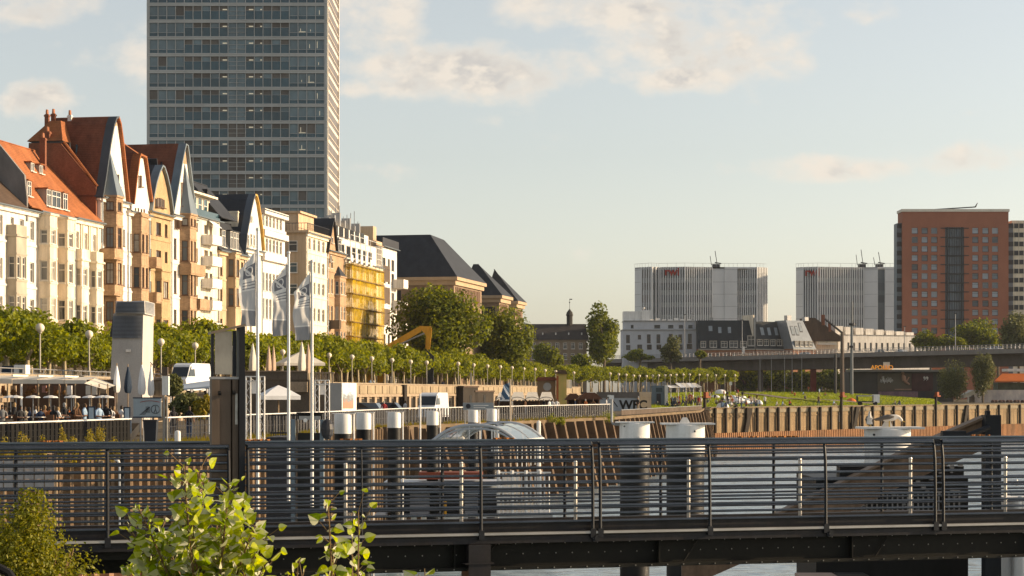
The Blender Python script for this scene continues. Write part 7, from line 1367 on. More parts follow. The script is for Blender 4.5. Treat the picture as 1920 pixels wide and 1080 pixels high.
def flag(px, Y, ptop, y0, y1, pl, lab, seed, ph):
    t = thing('flagpole', lab, 'flagpole', (XZ(px, Y), Y, QZ-2)); g = QZ-2; zt = ZZ(ptop, Y)-g; r = 3.3/F*Y; q = MB(); q.tube([(0,0,0),(0,0,zt)], [r, r*.75], 12); q.ball((0,0,zt), r*1.1, 10); q.build('pole', mat('flagpole_white', (.60,.58,.55), .35, .08, metal=.2), t, True)
    w = pl/F*Y; za, zb = ZZ(y0, Y)-g, ZZ(y1, Y)-g; nx, nz = 16, 48; q = MB(); q.uv = []; vs = []
    for j in range(nz+1):
        b = j/nz
        for i in range(nx+1):
            a = i/nx; sag = .34*w*a*(1-b)**1.5*2.6; nar = 1-.35*math.exp(-((b-.02)/.07)**2)-.12*math.sin(b*5.2+ph)**2-.1*b*b
            x = -r - a*w*nar; z = za + (zb-za)*b - sag*(1-b) + .10*w*a*math.sin(b*9+ph)*b; y = w*(.20*math.sin(3.4*a+5.2*b+ph)*a**.7 + .07*math.sin(11*a-7*b+ph*2)*a**.5 + .05*math.sin(17*b+6*a))
            vs.append((x, y, z)); q.uv.append((1-a, 1-b))
    q.add(vs, [(j*(nx+1)+i, j*(nx+1)+i+1, (j+1)*(nx+1)+i+1, (j+1)*(nx+1)+i) for j in range(nz) for i in range(nx)]); q.build('flag', FLM, t, True)
    q = MB(); q.tube([(-r*1.2,0,za),(-r*1.2,0,zb)], .012, 4); q.build('halyard', GREYM, t); return t
flag(483, 76, 430, 468, 612, 34, 'tallest white flagpole with grey banner, nearest the gate post', 1, .3); flag(541, 82, 474, 493, 628, 30, 'middle white flagpole with grey banner of the three', 2, 1.7); flag(585, 78, 490, 510, 637, 34, 'rightmost white flagpole with grey banner of the three', 3, 3.1)
t = thing('flagpole', 'short pole with blue and white flag over the grey sign', 'flagpole', (XZ(957,118),118,2)); q = MB(); q.tube([(0,0,0),(0,0,ZZ(711,118)-2)], .045, 8); q.build('pole', mat('short_pole', (.45,.36,.26), .6, .15), t)
q = MB(); w = 19/F*118; za, zb = ZZ(717,118)-2, ZZ(752,118)-2; vs = []; nx, nz = 8, 12
for j in range(nz+1):
    for i in range(nx+1): a, b = i/nx, j/nz; vs.append((-.05-a*w*(.6+.4*b), .1*math.sin(4*a+5*b), za+(zb-za)*b-.15*a*(1-b)))
q.add(vs, [(j*(nx+1)+i, j*(nx+1)+i+1, (j+1)*(nx+1)+i+1, (j+1)*(nx+1)+i) for j in range(nz) for i in range(nx)])
for k, f in enumerate(q.f): j, i = k//nx, k % nx; q.m[k] = 1 if (i+j) % 7 in (0, 1) or j > 10 else 0
q.build('flag', [mat('flag_blue', (.05,.10,.17), .7, .2), WCANV], t)
# ---------------------------------------------------------------- terrace bastion and umbrellas behind the flags
t = thing('terrace_bastion', 'dark stone bastion with parapet carrying the big cream umbrella', 'wall', (0,0,0)); Yb = 178; x_ = lambda p: XZ(p, Yb); z_ = lambda p: ZZ(p, Yb)
q = MB(); q.box(x_(455), x_(580), Yb, Yb+14, QZ-.1, z_(712)); q.box(x_(450), x_(577), Yb-.15, Yb+.25, z_(712)+.003, z_(697)); q.box(x_(580)+.01, x_(622), Yb+1.5, Yb+12, QZ, z_(718)); q.build('wall', mat('dark_bastion', (.13,.105,.08), .9, .35, .5, .2, fine=.2), t)
q = MB(); q.box(x_(448), x_(578), Yb-.3, Yb+.3, z_(697)+.002, z_(695))
for k in range(7): q.box(x_(583+k*6), x_(586+k*6), Yb+1.3, Yb+1.6, z_(718), z_(700))
q.box(x_(580), x_(624), Yb+1.25, Yb+1.65, z_(700)+.001, z_(697.5)); q.box(x_(540), x_(577), Yb-.5, Yb-.151, z_(735), z_(716)); q.build('balustrade', STONE, t)
BZ = z_(712)
for a in ((474,182,643,700,13,CANVAS,'closed cream umbrella on the bastion, leftmost'),(504,184,648,700,9,mat('pink_canvas',(.50,.36,.26)),'closed pinkish umbrella on the bastion, left of a close pair'),(513,185,648,700,8,mat('pink_canvas',(.5,.36,.26)),'closed pinkish umbrella on the bastion, right of a close pair'),(566,181,640,700,13,CANVAS,'closed cream umbrella in front of the open one'),(578,183,644,700,10,mat('pink_canvas',(.5,.36,.26)),'closed pinkish umbrella by the rightmost flagpole')): closed_umbrella(*a, BZ)
def parasol(px, Y, w, top, rim, lab, m, base, sides=4, rot=.35, val=3):
    t = thing('parasol', lab, 'parasol', (XZ(px,Y), Y, base)); r = w/2/F*Y*1.15; zt, zr = ZZ(top,Y)-base, ZZ(rim,Y)-base; q = MB(); n = sides*4; V0 = []
    for k in range(n): a = 2*math.pi*k/n+rot; f = 1/max(abs(math.cos((a-rot-math.pi/sides*1) % (2*math.pi/sides)-math.pi/sides)), .1)*math.cos(math.pi/sides) if sides else 1; V0.append((math.cos(a)*r*f, math.sin(a)*r*f))
    q.add([(0,0,zt)]+[(x*.5,y*.5,zt+(zr-zt)*.42) for x,y in V0]+[(x,y,zr) for x,y in V0]+[(x,y,zr-.25) for x,y in V0], [(0,1+k,1+(k+1)%n) for k in range(n)]+[(1+o*n+k,1+(o+1)*n+k,1+(o+1)*n+(k+1)%n,1+o*n+(k+1)%n) for o in (0,1) for k in range(n)]); q.build('canopy', m, t); q = MB(); q.tube([(0,0,0),(0,0,zt)], .05, 8); q.build('pole', LTWOOD, t); q = MB()
    for k in range(0, n, 2): q.tube([(0,0,zt-.7),(V0[k][0]*.9,V0[k][1]*.9,zr+.05)], .02, 4)
    q.build('ribs', LTWOOD, t); return t
parasol(562, 190, 96, 660, 681, 'large open cream parasol on the bastion behind the flagpoles', CANVAS, BZ); parasol(522, 128, 84, 722, 742, 'low open white parasol on the quay under the bastion', WCANV, QZ)
# ---------------------------------------------------------------- quay furniture in the middle
Yc = 134; x_ = lambda p, Y=Yc: XZ(p, Y); z_ = lambda p, Y=Yc: ZZ(p, Y)
t = thing('ticket_booth', 'grey booth with landscape poster on its white sunlit side', 'booth', (0,0,0)); q = MB(); q.box(x_(616), x_(641), Yc, Yc+2, QZ, z_(718)); q.build('body', GREYM, t); q = MB(); a = Vector((x_(641), Yc)); q.add([(a.x,Yc-.01,QZ),(x_(663),Yc+.9,QZ),(x_(663),Yc+.9,z_(718)),(a.x,Yc-.01,z_(718)+.01),(a.x,Yc+2,QZ),(x_(663),Yc+2.5,QZ),(x_(663),Yc+2.5,z_(718)),(a.x,Yc+2,z_(718)+.01)], [(0,1,2,3),(1,5,6,2),(3,2,6,7)]); q.build('white_side', STEELW, t)
def pm():
    m = bpy.data.materials.new('poster_print'); m.use_nodes = True; tt = m.node_tree; b = tt.nodes['Principled BSDF']; tcx = tt.nodes.new('ShaderNodeTexCoord'); nz = tt.nodes.new('ShaderNodeTexNoise'); nz.inputs['Scale'].default_value = 4; nz.inputs['Detail'].default_value = 5; tt.links.new(tcx.outputs['Object'], nz.inputs[0]); sp_ = tt.nodes.new('ShaderNodeSeparateXYZ'); tt.links.new(tcx.outputs['Object'], sp_.inputs[0]); ad = tt.nodes.new('ShaderNodeMath'); ad.operation = 'MULTIPLY_ADD'; ad.inputs[1].default_value = .9; tt.links.new(nz.outputs[0], ad.inputs[0]); mr = tt.nodes.new('ShaderNodeMapRange'); mr.inputs[1].default_value = z_(765); mr.inputs[2].default_value = z_(724); mr.inputs[3].default_value = -.45; mr.inputs[4].default_value = .5; tt.links.new(sp_.outputs[2], mr.inputs[0]); tt.links.new(mr.outputs[0], ad.inputs[2]); cr = tt.nodes.new('ShaderNodeValToRGB'); cr.color_ramp.elements[0].color = (.35,.12,.04,1); cr.color_ramp.elements[0].position = .15; cr.color_ramp.elements[1].color = (.62,.70,.78,1); cr.color_ramp.elements[1].position = .8; e = cr.color_ramp.elements.new(.42); e.color = (.10,.13,.15,1); tt.links.new(ad.outputs[0], cr.inputs[0]); tt.links.new(cr.outputs[0], b.inputs['Base Color']); return m
q = MB(); fx = lambda p: (p-641)/(663-641)*.9; q.add([(x_(643),Yc+fx(643)-.03,z_(766)),(x_(661),Yc+fx(661)-.03,z_(766)),(x_(661),Yc+fx(661)-.03,z_(729)),(x_(643),Yc+fx(643)-.03,z_(729))], [(0,1,2,3)]); q.build('poster', pm(), t)
def portal(p0, p1, Y, top, lab, m=STEELW, base=QZ):
    t = thing('truss_portal', lab, 'portal', (0,0,0)); xa, xb = XZ(p0,Y), XZ(p1,Y); zt = ZZ(top,Y)
    for x in (xa, xb):
        q = MB()
        for dx in (-.12,.12):
            for dy in (0,.24): q.tube([(x+dx,Y+dy,base),(x+dx,Y+dy,zt)], .025, 5)
        n = int((zt-base)/.35)
        for k in range(n): s = 1 if k % 2 else -1; q.tube([(x-s*.12,Y,base+k*.35),(x+s*.12,Y,base+k*.35+.35)], .014, 4)
        q.build('leg', m, t)
    q = MB(); 
    for dz in (-.24, 0):
        for dy in (0,.24): q.tube([(xa-.14,Y+dy,zt+dz),(xb+.14,Y+dy,zt+dz)], .025, 5)
    n = max(2, int((xb-xa)/.3))
    for k in range(n): s = k % 2; q.tube([(xa+(xb-xa)*k/n,Y,zt-.24*s),(xa+(xb-xa)*(k+1)/n,Y,zt-.24*(1-s))], .014, 4)
    q.build('beam', m, t); return t
t = portal(465, 491, 104, 706, 'white lattice truss portal with white banner, right of the gate post'); q = MB(); q.box(XZ(468,104.3), XZ(488,104.3), 104.3, 104.34, ZZ(738,104), ZZ(714,104)); q.build('banner', WCANV, t)
t = portal(594, 613, 112, 713, 'white lattice truss portal with small white panel beside the grey booth'); q = MB(); q.box(XZ(597,112.3), XZ(610,112.3), 112.3, 112.34, ZZ(740,112), ZZ(722,112)); q.build('banner', WCANV, t)
Yx = 330; t = thing('portal_frame', 'plain white portal frame standing on the promenade wall in the middle', 'portal', (0,0,0)); q = MB(); q.box(XZ(859,Yx), XZ(862,Yx), Yx, Yx+.3, G, ZZ(676,Yx)); q.build('leg', CANVAS, t); q = MB(); q.box(XZ(881,Yx), XZ(885,Yx), Yx, Yx+.3, G, ZZ(676,Yx)); q.build('leg', CANVAS, t); q = MB(); q.box(XZ(858,Yx), XZ(886,Yx), Yx-.05, Yx+.35, ZZ(676,Yx)+.002, ZZ(672.5,Yx)); q.build('beam', CANVAS, t)
# dark ramp head
Yd = 84; x_ = lambda p, Y=Yd: XZ(p, Y); z_ = lambda p, Y=Yd: ZZ(p, Y)
t = thing('ramp_head', 'dark steel ramp head with grey blue legs and round lamp left of the mooring piles', 'ramp', (0,0,0)); q = MB(); q.box(x_(558), x_(604), Yd, Yd+.5, z_(786), z_(775)); q.box(x_(556), x_(607), Yd-.1, Yd+.6, z_(776)+.002, z_(773.5)); q.build('head_beam', BLACK, t); q = MB(); q.box(x_(561), x_(601), Yd-.08, Yd-.003, z_(787), z_(780)); q.build('panel', GREYM, t)
for a, b in ((546, 553), (600, 607)): q = MB(); q.box(x_(a), x_(b), Yd-.1, Yd+.3, -1, z_(787 if a > 560 else 786)); q.build('leg', mat('blue_grey_leg', (.15,.19,.22), .5, .15), t)
q = MB(); q.tube([(x_(573), Yd-.14, z_(788)), (x_(573), Yd-.04, z_(788))], .085, 12); q.build('lamp', STEELW, t); q = MB(); q.box(x_(554), x_(600), Yd+.3, Yd+.5, 0, z_(812)); q.box(x_(556), x_(558), Yd-.05, Yd+.1, 0, z_(790), 1); q.build('gate_leaf', [mat('dark_gate', (.03,.028,.026), .6, .4), RUST], t)
q = MB(); q.box(x_(490), x_(541), Yd+3, Yd+3.3, z_(816), z_(813)); q.box(x_(488), x_(545), Yd+2, Yd+6, 0, z_(822)); 
for k in range(11): q.tube([(x_(492+k*4.6), Yd+3, z_(820)), (x_(492+k*4.6), Yd+3, z_(780))], .02, 5)
q.tube([(x_(490), Yd+3, z_(780)), (x_(544), Yd+3, z_(780))], .03, 6); o = q.build('pontoon_deck', FRD); tag(o, 'dark pontoon with railing between the flagpoles and the ramp head', 'pontoon')
q = MB(); q.ball((0,0,0), .28, 12, 0, 1.6); q.tube([(0,0,.4),(0,0,.9)], .02, 4); o = q.build('fender', FRD); o.location = (x_(614), Yd-.1, z_(805)); tag(o, 'dark hanging fender right of the ramp head', 'fender')
for px, pt, lab in ((788,740,'thin white pole in front of the white van'), (1010,790,'short white post at the right foot of the glass canopy')): 
    t = thing('slim_post', lab, 'post', (XZ(px, 118), 118, 2)); q = MB(); q.tube([(0,0,0),(0,0,ZZ(pt,118)-2)], .05 if px < 900 else .12, 8); q.build('pole', STEELW, t); q = MB(); q.ball((0,0,ZZ(pt,118)-2), .06, 8); q.build('cap', STEELW, t)
t = thing('banner_sign', 'pale grey long sign with dark round emblem above the fence, right of the white van', 'sign', (0,0,0)); q = MB(); q.box(XZ(868,142), XZ(926,142), 142, 142.08, ZZ(768.5,142), ZZ(755,142)); q.build('board', mat('sign_pale', (.28,.30,.31), .6, .12), t); q = MB(); q.tube([(XZ(878,142),141.99,ZZ(761.5,142)),(XZ(878,142),141.93,ZZ(761.5,142))], .17, 14); q.build('emblem', FRD, t)
q = MB(); 
for k in range(2): q.box(XZ(888,142), XZ(916-k*6,142), 141.96, 141.99, ZZ(761+k*4,142), ZZ(759.5+k*4,142))
q.build('text_line', STEELW, t)
for px in (872, 922): q = MB(); q.tube([(XZ(px,142.1),142.1,QZ),(XZ(px,142.1),142.1,ZZ(768,142))], .04, 6); q.build('leg', GREYM, t)
# leaning old piles
for k, px in enumerate((765, 784, 713, 726)):
    Y = 140; q = MB(); x = XZ(px, Y); z = ZZ(800, Y); q.prism([(x,-1),(x+.30,-1),(x+.05,z),(x-.25,z)], lambda a,b,c: (a,c,b), Y-1.2-.0, Y-.7); tag(q.build('old_pile', RUST), ['leaning brown pile left of the white mooring pile row end', 'leaning brown pile, right one of the close pair', 'short brown pile behind the second mooring pile', 'short brown pile left of the third mooring pile'][k], 'pile', 'old leaning piles')
# excavator arm behind the trees
Ye = 305; x_ = lambda p, Y=Ye: XZ(p, Y); z_ = lambda p, Y=Ye: ZZ(p, Y)
t = thing('excavator', 'yellow excavator whose bent arm rises above the plane trees', 'excavator', (0,0,0)); q = MB()
q.prism([(x_(716), z_(652)), (x_(722), z_(660)), (x_(790), z_(622)), (x_(792), z_(612)), (x_(784), z_(613))], lambda a,b,c: (a,c,b), Ye-.35, Ye+.35); q.build('boom', YEL, t); q = MB(); q.prism([(x_(786), z_(611)), (x_(808), z_(612)), (x_(810), z_(618)), (x_(806), z_(655)), (x_(800), z_(656)), (x_(799), z_(630)), (x_(794), z_(624))], lambda a,b,c: (a,c,b), Ye-.3, Ye+.3); q.build('stick', YEL, t)
q = MB(); q.tube([(x_(745),Ye-.4,z_(648)),(x_(796),Ye-.4,z_(625))], .13, 8); q.build('hydraulic_ram', GREYM, t); q = MB(); q.tube([(x_(800),Ye,z_(628)),(x_(799),Ye,z_(654))], .12, 8); q.build('bucket_ram', YEL, t)
q = MB(); q.box(x_(690), x_(722), Ye-1.4, Ye+1.4, G+1.1, z_(690)); q.build('cab', YEL, t); q = MB(); q.box(x_(684), x_(728), Ye-1.6, Ye-.9, G+.02, G+1.0); q.box(x_(684), x_(728), Ye+.9, Ye+1.6, G+.02, G+1.0); q.build('tracks', BLACK, t)
q = MB(); q.prism([(x_(798), G+.5), (x_(812), G+.3), (x_(814), z_(668)), (x_(800), z_(656))], lambda a,b,c: (a,c,b), Ye-.6, Ye+.6); q.build('bucket', FRD, t)
# ---------------------------------------------------------------- kiosks, stalls, carousel
Yk = 300; x_ = lambda p, Y=Yk: XZ(p, Y); z_ = lambda p, Y=Yk: ZZ(p, Y)
t = thing('kiosk', 'brown kiosk with round emblem and yellow green gabled turret on its right', 'kiosk', (0,0,0)); q = MB(); q.box(x_(1008), x_(1042), Yk, Yk+4, QZ, z_(712)); q.build('wall', mat('kiosk_brown', (.24,.16,.09), .8, .2), t); q = MB(); q.prism([(x_(1005), z_(714)), (x_(1045), z_(713)), (x_(1041), z_(707)), (x_(1009), z_(707))], lambda a,b,c: (a,c,b), Yk-.5, Yk+4.5); q.build('roof', mat('kiosk_roof', (.17,.055,.03), .8, .2), t)
q = MB(); q.tube([(x_(1026), Yk-.06, z_(725)), (x_(1026), Yk-.01, z_(725))], .62, 18); q.build('round_emblem', GREYM, t)
q = MB(); q.box(x_(1043)+.01, x_(1062), Yk-1, Yk+2, QZ, z_(700)); q.build('turret', mat('kiosk_yellow', (.52,.36,.12), .8, .25, 1.0, tint=(.35,.4,.1)), t); q = MB(); q.prism([(x_(1040), z_(700)+.01), (x_(1064), z_(702)), (x_(1060), z_(694)), (x_(1048), z_(694))], lambda a,b,c: (a,c,b), Yk-1.4, Yk+2.4); q.build('turret_roof', RUST, t)
q = MB(); q.box(x_(1043), x_(1047), Yk-1.05, Yk-1.003, QZ, z_(705)); q.build('red_post', mat('kiosk_red', (.35,.10,.03)), t); q = MB(); q.box(x_(1062), x_(1072), Yk-.5, Yk, z_(728), z_(712)); q.build('side_sign', STEELW, t)
Yk = 235; t = thing('carousel_canopy', 'wide cream striped pavilion canopy with scalloped edge in front of the kiosk', 'canopy', (0,0,0)); q = MB()
for k in range(4):
    a, b = 930+k*27, 957+k*27; xa, xb = x_(a,Yk), x_(b,Yk); q.add([(xa,Yk,z_(750,Yk)),(xb,Yk,z_(750,Yk)),(xb-.2,Yk+5,z_(735,Yk)),(xa+.4,Yk+5,z_(735,Yk))], [(0,1,2,3)]); m_ = (xa+xb)/2; arcp = [(m_+(xb-m_)*math.cos(th), z_(751,Yk)+.42*math.sin(th)) for th in [math.pi*i/8 for i in range(9)]]; q.tube([(x, Yk-.05, z) for x, z in arcp], .07, 5)
q.build('roof', CANVAS, t); q = MB(); q.add([(x_(1038,Yk),Yk,z_(750,Yk)),(x_(1042,Yk),Yk+4,z_(754,Yk)),(x_(1010,Yk),Yk+5,z_(735,Yk))], [(0,1,2)]); q.build('end_flap', CANVAS, t)
for k in range(5): q = MB(); q.tube([(x_(930+k*27,Yk),Yk,QZ),(x_(930+k*27,Yk),Yk,z_(750,Yk))], .07, 6); q.build('post', WOOD, t)
q = MB(); q.box(x_(926,Yk), x_(1042,Yk), Yk+4, Yk+4.2, QZ, z_(752,Yk)); q.build('back_wall', mat('dark_stall', (.06,.04,.03), .8, .6, 1.0, tint=(.14,.07,.04)), t)
def stall(p0, p1, Y, top, lab):
    t = thing('wooden_stall', lab, 'stall', (0,0,0)); xa, xb = XZ(p0,Y), XZ(p1,Y); zt = ZZ(top,Y); ze = zt-(zt-QZ)*.32; q = MB(); q.box(xa, xb, Y+.3, Y+2.5, QZ, QZ+1.0); q.box(xa, xa+.15, Y, Y+2.5, QZ, ze); q.box(xb-.15, xb, Y, Y+2.5, QZ, ze); q.box(xa, xb, Y+2.4, Y+2.5, QZ, ze); q.build('counter', WOOD, t); q = MB(); q.prism([(xa-.4, ze), (xb+.4, ze), (xb-(xb-xa)*.25, zt), (xa+(xb-xa)*.25, zt)], lambda a,b,c: (a,c,b), Y-.5, Y+3); q.build('roof', mat('stall_roof', (.13,.06,.035), .8, .3), t)
stall(1064, 1086, 232, 738, 'small wooden stall with brown roof left of the larger one'); stall(1088, 1124, 225, 736, 'larger wooden stall with pointed brown roof left of the white lettered wall')
Yw = 262; t = thing('lettered_wall', 'white blue end wall with large black painted letters below the promenade', 'wall', (0,0,0)); q = MB(); q.box(XZ(1126,Yw), XZ(1196,Yw), Yw, Yw+6, QZ, ZZ(746,Yw)); q.build('wall', mat('graffiti_white', (.34,.38,.41), .8, .3, .8, tint=(.25,.27,.3)), t); q = MB(); q.box(XZ(1122,Yw), XZ(1198,Yw), Yw-.1, Yw+6, ZZ(746,Yw)+.002, ZZ(735,Yw)); q.build('parapet', DCONC, t)
tx = text('WFC', 1.65, Matrix.Translation((XZ(1161.5,Yw), Yw-.02, ZZ(767,Yw))) @ UPRIGHT, BLACK, t, .01, bold=.06); tx.name = 'painted_letters'; q = MB(); q.tube([(XZ(1150,Yw),Yw-.02,ZZ(752,Yw)),(XZ(1158,Yw),Yw-.02,ZZ(763,Yw))], .06, 4); q.build('painted_stroke', FRD, t)
q = MB(); q.box(XZ(1196,Yw)+.01, XZ(1198.5,Yw), Yw-.3, Yw+1, QZ, ZZ(743,Yw)); q.build('white_edge', STEELW, t); t = thing('stone_block', 'beige sunlit stone block right of the lettered wall', 'block', (0,0,0)); q = MB(); q.box(XZ(1199,264), XZ(1221,264), 264, 268, QZ, ZZ(744,264)); q.box(XZ(1198.8,264), XZ(1221.3,264), 263.9, 268.1, ZZ(744,264)+.002, ZZ(735,264)); q.build('body', mat('beige_block2', (.46,.37,.26), .9, .2), t)
# cafe kiosk on the lawn
Yl = 300; x_ = lambda p, Y=Yl: XZ(p, Y); z_ = lambda p, Y=Yl: ZZ(p, Y); gz = lawn_z(XZ(1240,300), 300)
t = thing('lawn_kiosk', 'blue grey kiosk with white end wall and striped awning on the lawn', 'kiosk', (0,0,0)); q = MB(); q.box(x_(1222), x_(1246), Yl, Yl+4, gz-.5, z_(723)); q.build('body', mat('kiosk_blue', (.13,.17,.20), .6, .2), t); q = MB(); q.box(x_(1246)+.01, x_(1252), Yl-.3, Yl+4.1, gz-.5, z_(722)); q.build('end_wall', STEELW, t); q = MB(); q.box(x_(1230), x_(1242), Yl-.05, Yl-.003, z_(735), z_(727)); q.build('window', GLB, t); q = MB(); q.box(x_(1231), x_(1239), Yl-.06, Yl-.004, gz-.3, z_(738)); q.build('door', FRD, t)
q = MB()
for k in range(6): a = 1256+k*10; q.add([(x_(a),Yl-1,z_(727)),(x_(a+9.4),Yl-1,z_(727-k*.3)),(x_(a+2),Yl+3,z_(718+(k<2)*4)),(x_(a-7),Yl+3,z_(718+(k<2)*4))], [(0,1,2,3)], k % 2)
for k in range(5): q.tube([(x_(1257+k*14),Yl-.9,gz),(x_(1257+k*14),Yl-.9,z_(727))], .05, 5)
q.build('awning', [WCANV, CANVAS], t)
# people on the lawn
def on_lawn(px, py, Y0=262, Y1=515):
    best = None
    for k in range(120):
        Y = Y0+(Y1-Y0)*k/119; z = lawn_z(XZ(px,Y), Y)
        if z <= QZ: continue
        e = abs(735-(z-CZ)*F/Y-py)
        if best is None or e < best[0]: best = (e, Y, z)
    return (XZ(px,best[1]), best[1], best[2]) if best else (XZ(px,300), 300, QZ)
for k in range(22):
    px = 1258+rp.uniform(0,58); Y = 298+rp.uniform(-4,2); c = rp.choice(COLS); person(rp.choice(('stand','sit','walk')), c, (XZ(px,Y), Y, lawn_z(XZ(px,Y),Y)), rp.uniform(0,6.3), 'person in %s top under the striped awning of the lawn kiosk' % c, 'people at the lawn kiosk', rp.randrange(4), rp.randrange(3))
for px, py in ((1204,763),(1210,757),(1217,761),(1226,762),(1222,759),(1231,763),(1245,750),(1248,757),(1252,763),(1262,763),(1269,763),(1279,757),(1274,762),(1324,750),(1328,757),(1331,752),(1322,760),(1334,745),(1340,748),(1343,757),(1355,764),(1362,764),(1370,763),(1350,758),(1378,764),(1390,764),(1398,762),(1410,764),(1418,762),(1424,763),(1434,762),(1455,763),(1466,762),(1480,764),(1486,740),(1490,743),(1505,741),(1510,749),(1516,736),(1536,742),(1541,738),(1535,762),(1546,742),(1384,737),(1433,735),(1420,734),(1562,764),(1680,763),(1688,764)):
    x, y, z = on_lawn(px, py); c = rp.choice(COLS) if px not in (1434,1516) else ('white' if px == 1434 else 'orange'); pose = 'walk' if px in (1434,1516,1245,1334,1541,1536,1535) else rp.choice(('ground','ground','ground','stand') if px > 1300 and px < 1440 else ('ground',)); reg = 'near the stone block' if px < 1225 else 'before the lawn kiosk' if px < 1290 else 'by the leftmost tall pile' if px < 1345 else 'beside the white tents' if px < 1430 else 'by the gravel path' if px < 1500 else 'in the middle of the sunlit lawn' if px < 1600 else 'at the far right quay edge'
    person(pose, c, (x, y, z), rp.uniform(0,6.3), 'person in %s top %s on the lawn %s' % (c, 'sitting' if pose == 'ground' else 'standing' if pose == 'stand' else 'walking', reg), 'people on the lawn', rp.randrange(4), rp.randrange(3))
for k in range(26):
    px = 1346+rp.uniform(0,80); py = rp.uniform(748,765); x, y, z = on_lawn(px, py); c = rp.choice(('white','cream','brown','black','grey','orange')); person(rp.choice(('ground','sit','stand')), c, (x, y, z), rp.uniform(0,6.3), 'person in %s top among the white tents on the lawn' % c, 'people among the tents', rp.randrange(4), rp.randrange(3))
q = MB(); n = 14; vs = []
for i in range(7):
    th = i/6*math.pi/2
    for j in range(n): a = 2*math.pi*j/n; vs.append((math.cos(a)*1.5*math.cos(th)**.8, math.sin(a)*.9*math.cos(th)**.8, .9*math.sin(th)))
q.add(vs, [(i*n+j, i*n+(j+1) % n, (i+1)*n+(j+1) % n, (i+1)*n+j) for i in range(6) for j in range(n)]); tm = q.mesh('beach_tent', WCANV, True)
for k, (px, py) in enumerate(((1351,738),(1363,749),(1374,746),(1383,748),(1394,747),(1401,752),(1408,754),(1415,752),(1379,753),(1389,753),(1368,755),(1355,760),(1399,757),(1423,757),(1341,745))):
    x, y, z = on_lawn(px, py+1.5); o = bpy.data.objects.new('beach_tent', tm); COL.objects.link(o); o.location = (x, y, z-.1); o.rotation_euler = (0,0,k*1.1); o.scale = (.72,.72,.85) if k else (.9,.9,1.3); tag(o, ['white dome tent standing apart above the others, nearest the kiosk awning', 'small white dome tent in the cluster on the lawn beside the path'][min(k,1)], 'tent', 'white tents on the lawn')
x, y, z = on_lawn(1624, 762); t = thing('utility_cart', 'small flatbed cart with white cab and canopy on the lawn edge behind the seagulls', 'cart', (x, y, z)); q = MB(); q.box(-1.6,1.2,-.7,.7,.5,.7); q.build('bed', FRD, t); q = MB(); q.box(1.21,2.3,-.7,.7,.4,1.9); q.build('cab', STEELW, t); q = MB(); q.box(-1.7,1.2,-.8,.8,1.55,1.75); q.build('canopy', GREYM, t); q = MB(); q.box(-1.65,-1.55,-.7,.7,.7,1.55); q.build('rear_frame', FRD, t)
for sx in (-1.1, 1.6):
    for s in (-1, 1): q = MB(); q.tube([(sx,s*.6,.3),(sx,s*.78,.3)], .3, 12); q.build('wheel', TYRE, t)
x, y, z = on_lawn(1596, 755); t = thing('umbrella_on_grass', 'orange beach umbrella tipped over on the lawn edge left of the cart', 'umbrella', (x, y, z)); q = MB(); q.lathe([(.02,1.0),(.7,.7),(1.2,.2)], (0,0,0), 12); q.build('canopy', mat('orange_canvas', (.5,.14,.03)), t); q = MB(); q.tube([(0,0,0),(0,0,1.1)], .02, 5); q.build('pole', LTWOOD, t)
t = thing('round_sign', 'small round white sign on a post at the upper edge of the lawn', 'sign', (XZ(1370,470), 470, G-.9)); q = MB(); q.tube([(0,0,0),(0,0,3.4)], .06, 6); q.build('pole', GREYM, t); q = MB(); q.box(-.35,.35,-.08,-.02,2.5,3.3); q.build('plate', STEELW, t)
# walkers on the promenade and quay
for i, (px, c) in enumerate(((694,'light blue'),(700,'white'),(755,'black'),(766,'black'),(812,'grey'),(830,'navy'),(905,'brown'),(1165,'white'),(1172,'grey'),(1205,'cream'),(1085,'brown'))):
    C_ = [p for p in curve_pts(1.0, .6)]; p = min(C_, key=lambda c_: abs(960+F*c_[0]/c_[1]-px)); person('walk' if i % 2 else 'stand', c, (p[0], p[1], G), rp.uniform(0,6.3), 'person in %s top on the promenade behind the parapet before %s' % (c, landmark(px)), 'walkers on the promenade', i % 4, i % 3, 1.0)
for i, (px, Y, c) in enumerate(((325,103,'black'),(355,104,'black'),(312,104,'brown'),(720,165,'red'),(738,170,'black'),(760,172,'white'),(935,205,'black'),(1030,205,'white'),(1036,206,'white'),(1044,207,'white'),(1078,215,'navy'),(1098,212,'orange'),(1112,214,'brown'),(1137,250,'white'),(1196,258,'black'),(1020,212,'black'),(985,211,'brown'),(960,212,'grey'))):
    person('stand', c, (XZ(px,Y), Y, QZ), rp.uniform(0,6.3), 'person in %s top standing on the lower quay %s' % (c, 'behind the open railing' if px < 400 else 'near the parked cars' if px < 800 else 'by the carousel canopy' if px < 1050 else 'at the wooden stalls' if px < 1120 else 'by the lettered wall'), 'people on the lower quay', i % 4, i % 3)
# white office cube on the promenade edge and wall piece
t = thing('site_cabin', 'small white cabin with blue window behind the cafe awning', 'cabin', (XZ(37,128),128,QZ)); q = MB(); a, b = XZ(26,128)-XZ(37,128), XZ(48,128)-XZ(37,128); q.box(a, b, 0, 1.2, 0, ZZ(684,128)-QZ); q.build('body', STEELW, t); q = MB(); q.box(a*.1, b*.5, -.02, -.003, ZZ(700,128)-QZ, ZZ(692,128)-QZ); q.build('window', GLB, t); q = MB(); q.box(a-.8, a-.01, .1, 1.2, 0, ZZ(686,128)-QZ); q.build('dark_side', NAVY, t)
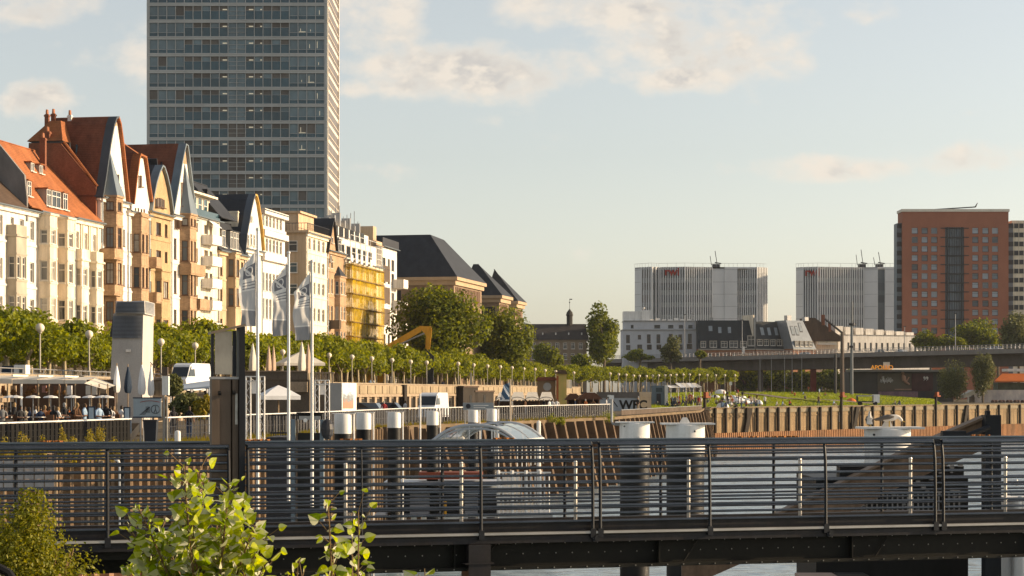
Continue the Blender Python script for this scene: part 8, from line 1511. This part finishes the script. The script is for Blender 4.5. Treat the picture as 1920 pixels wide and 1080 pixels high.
# ---------------------------------------------------------------- seagulls
GW = mat('gull_white', (.66,.62,.56), .7, .08); GG = mat('gull_grey', (.14,.12,.10), .7, .15); GBk = mat('gull_beak', (.45,.30,.05), .5)
def gull(px, side, lab, sc):
    Y = 50; t = thing('seagull', lab, 'seagull', (XZ(px,Y), Y-.1, GULLZ), 0); 
    if side: V = [(0,0,.16),(.08,0,.17),(.15,0,.19),(.19,0,.17),(.22,0,.13),(.25,0,.105),(-.09,0,.155),(-.19,0,.14),(-.27,0,.12)]; Rr = [.068,.062,.045,.034,.036,.018,.055,.03,.01]
    else: V = [(0,0,.15),(0,0,.21),(0,-.01,.27),(0,-.02,.32),(0,-.03,.355),(0,-.06,.35),(0,.02,.10),(0,.06,.06),(0,.09,.03)]; Rr = [.068,.06,.042,.03,.036,.018,.055,.03,.01]
    E = [(0,1),(1,2),(2,3),(3,4),(4,5),(0,6),(6,7),(7,8)]; m = skinmesh('seagull_body', V, E, [0,0,0,0,0,0,1,1], Rr, None); m.materials.append(GW); m.materials.append(GG); o = bpy.data.objects.new('body', m); COL.objects.link(o); o.parent = t
    for s in (-1, 1):
        q = MB()
        if side: q.tube([(.08,s*.055,.19),(-.02,s*.066,.185),(-.16,s*.05,.155),(-.30,s*.02,.135)], [.012,.045,.03,.006], 8)
        else: q.tube([(s*.055,.0,.26),(s*.066,.02,.18),(s*.05,.05,.10),(s*.02,.09,.03)], [.012,.04,.028,.006], 8)
        q.build('wing', GG, t, True); q = MB(); q.tube([(.0,s*.025,.11),(.0,s*.025,0)] if side else [(s*.025,0,.1),(s*.025,0,0)], .007, 5); q.build('leg', GBk, t)
    q = MB(); q.tube([V[5], (V[5][0]+(.05 if side else 0), V[5][1]-(0 if side else .05), V[5][2]-.02)], [.011,.003], 6); q.build('beak', GBk, t); t.scale = (sc,)*3
gull(1629, False, 'seagull standing upright facing forward on the mooring pile', 1.05); gull(1666, True, 'seagull in profile with lowered head on the mooring pile plate', 1.35)
# ---------------------------------------------------------------- thin evening haze
q = MB(); q.box(-420, 620, -30, 830, -1.0, 140.0); hz = q.build('haze', (lambda m: m)(bpy.data.materials.new('haze_air'))); hz['kind'] = 'stuff'; hz['label'] = 'thin warm evening haze over the river'
m = hz.data.materials[0]; m.use_nodes = True; t = m.node_tree; t.nodes.clear(); pv = t.nodes.new('ShaderNodeVolumePrincipled'); pv.inputs['Color'].default_value = (.88,.92,.95,1); pv.inputs['Density'].default_value = .00004; pv.inputs['Anisotropy'].default_value = .2
o = t.nodes.new('ShaderNodeOutputMaterial'); t.links.new(pv.outputs[0], o.inputs['Volume'])
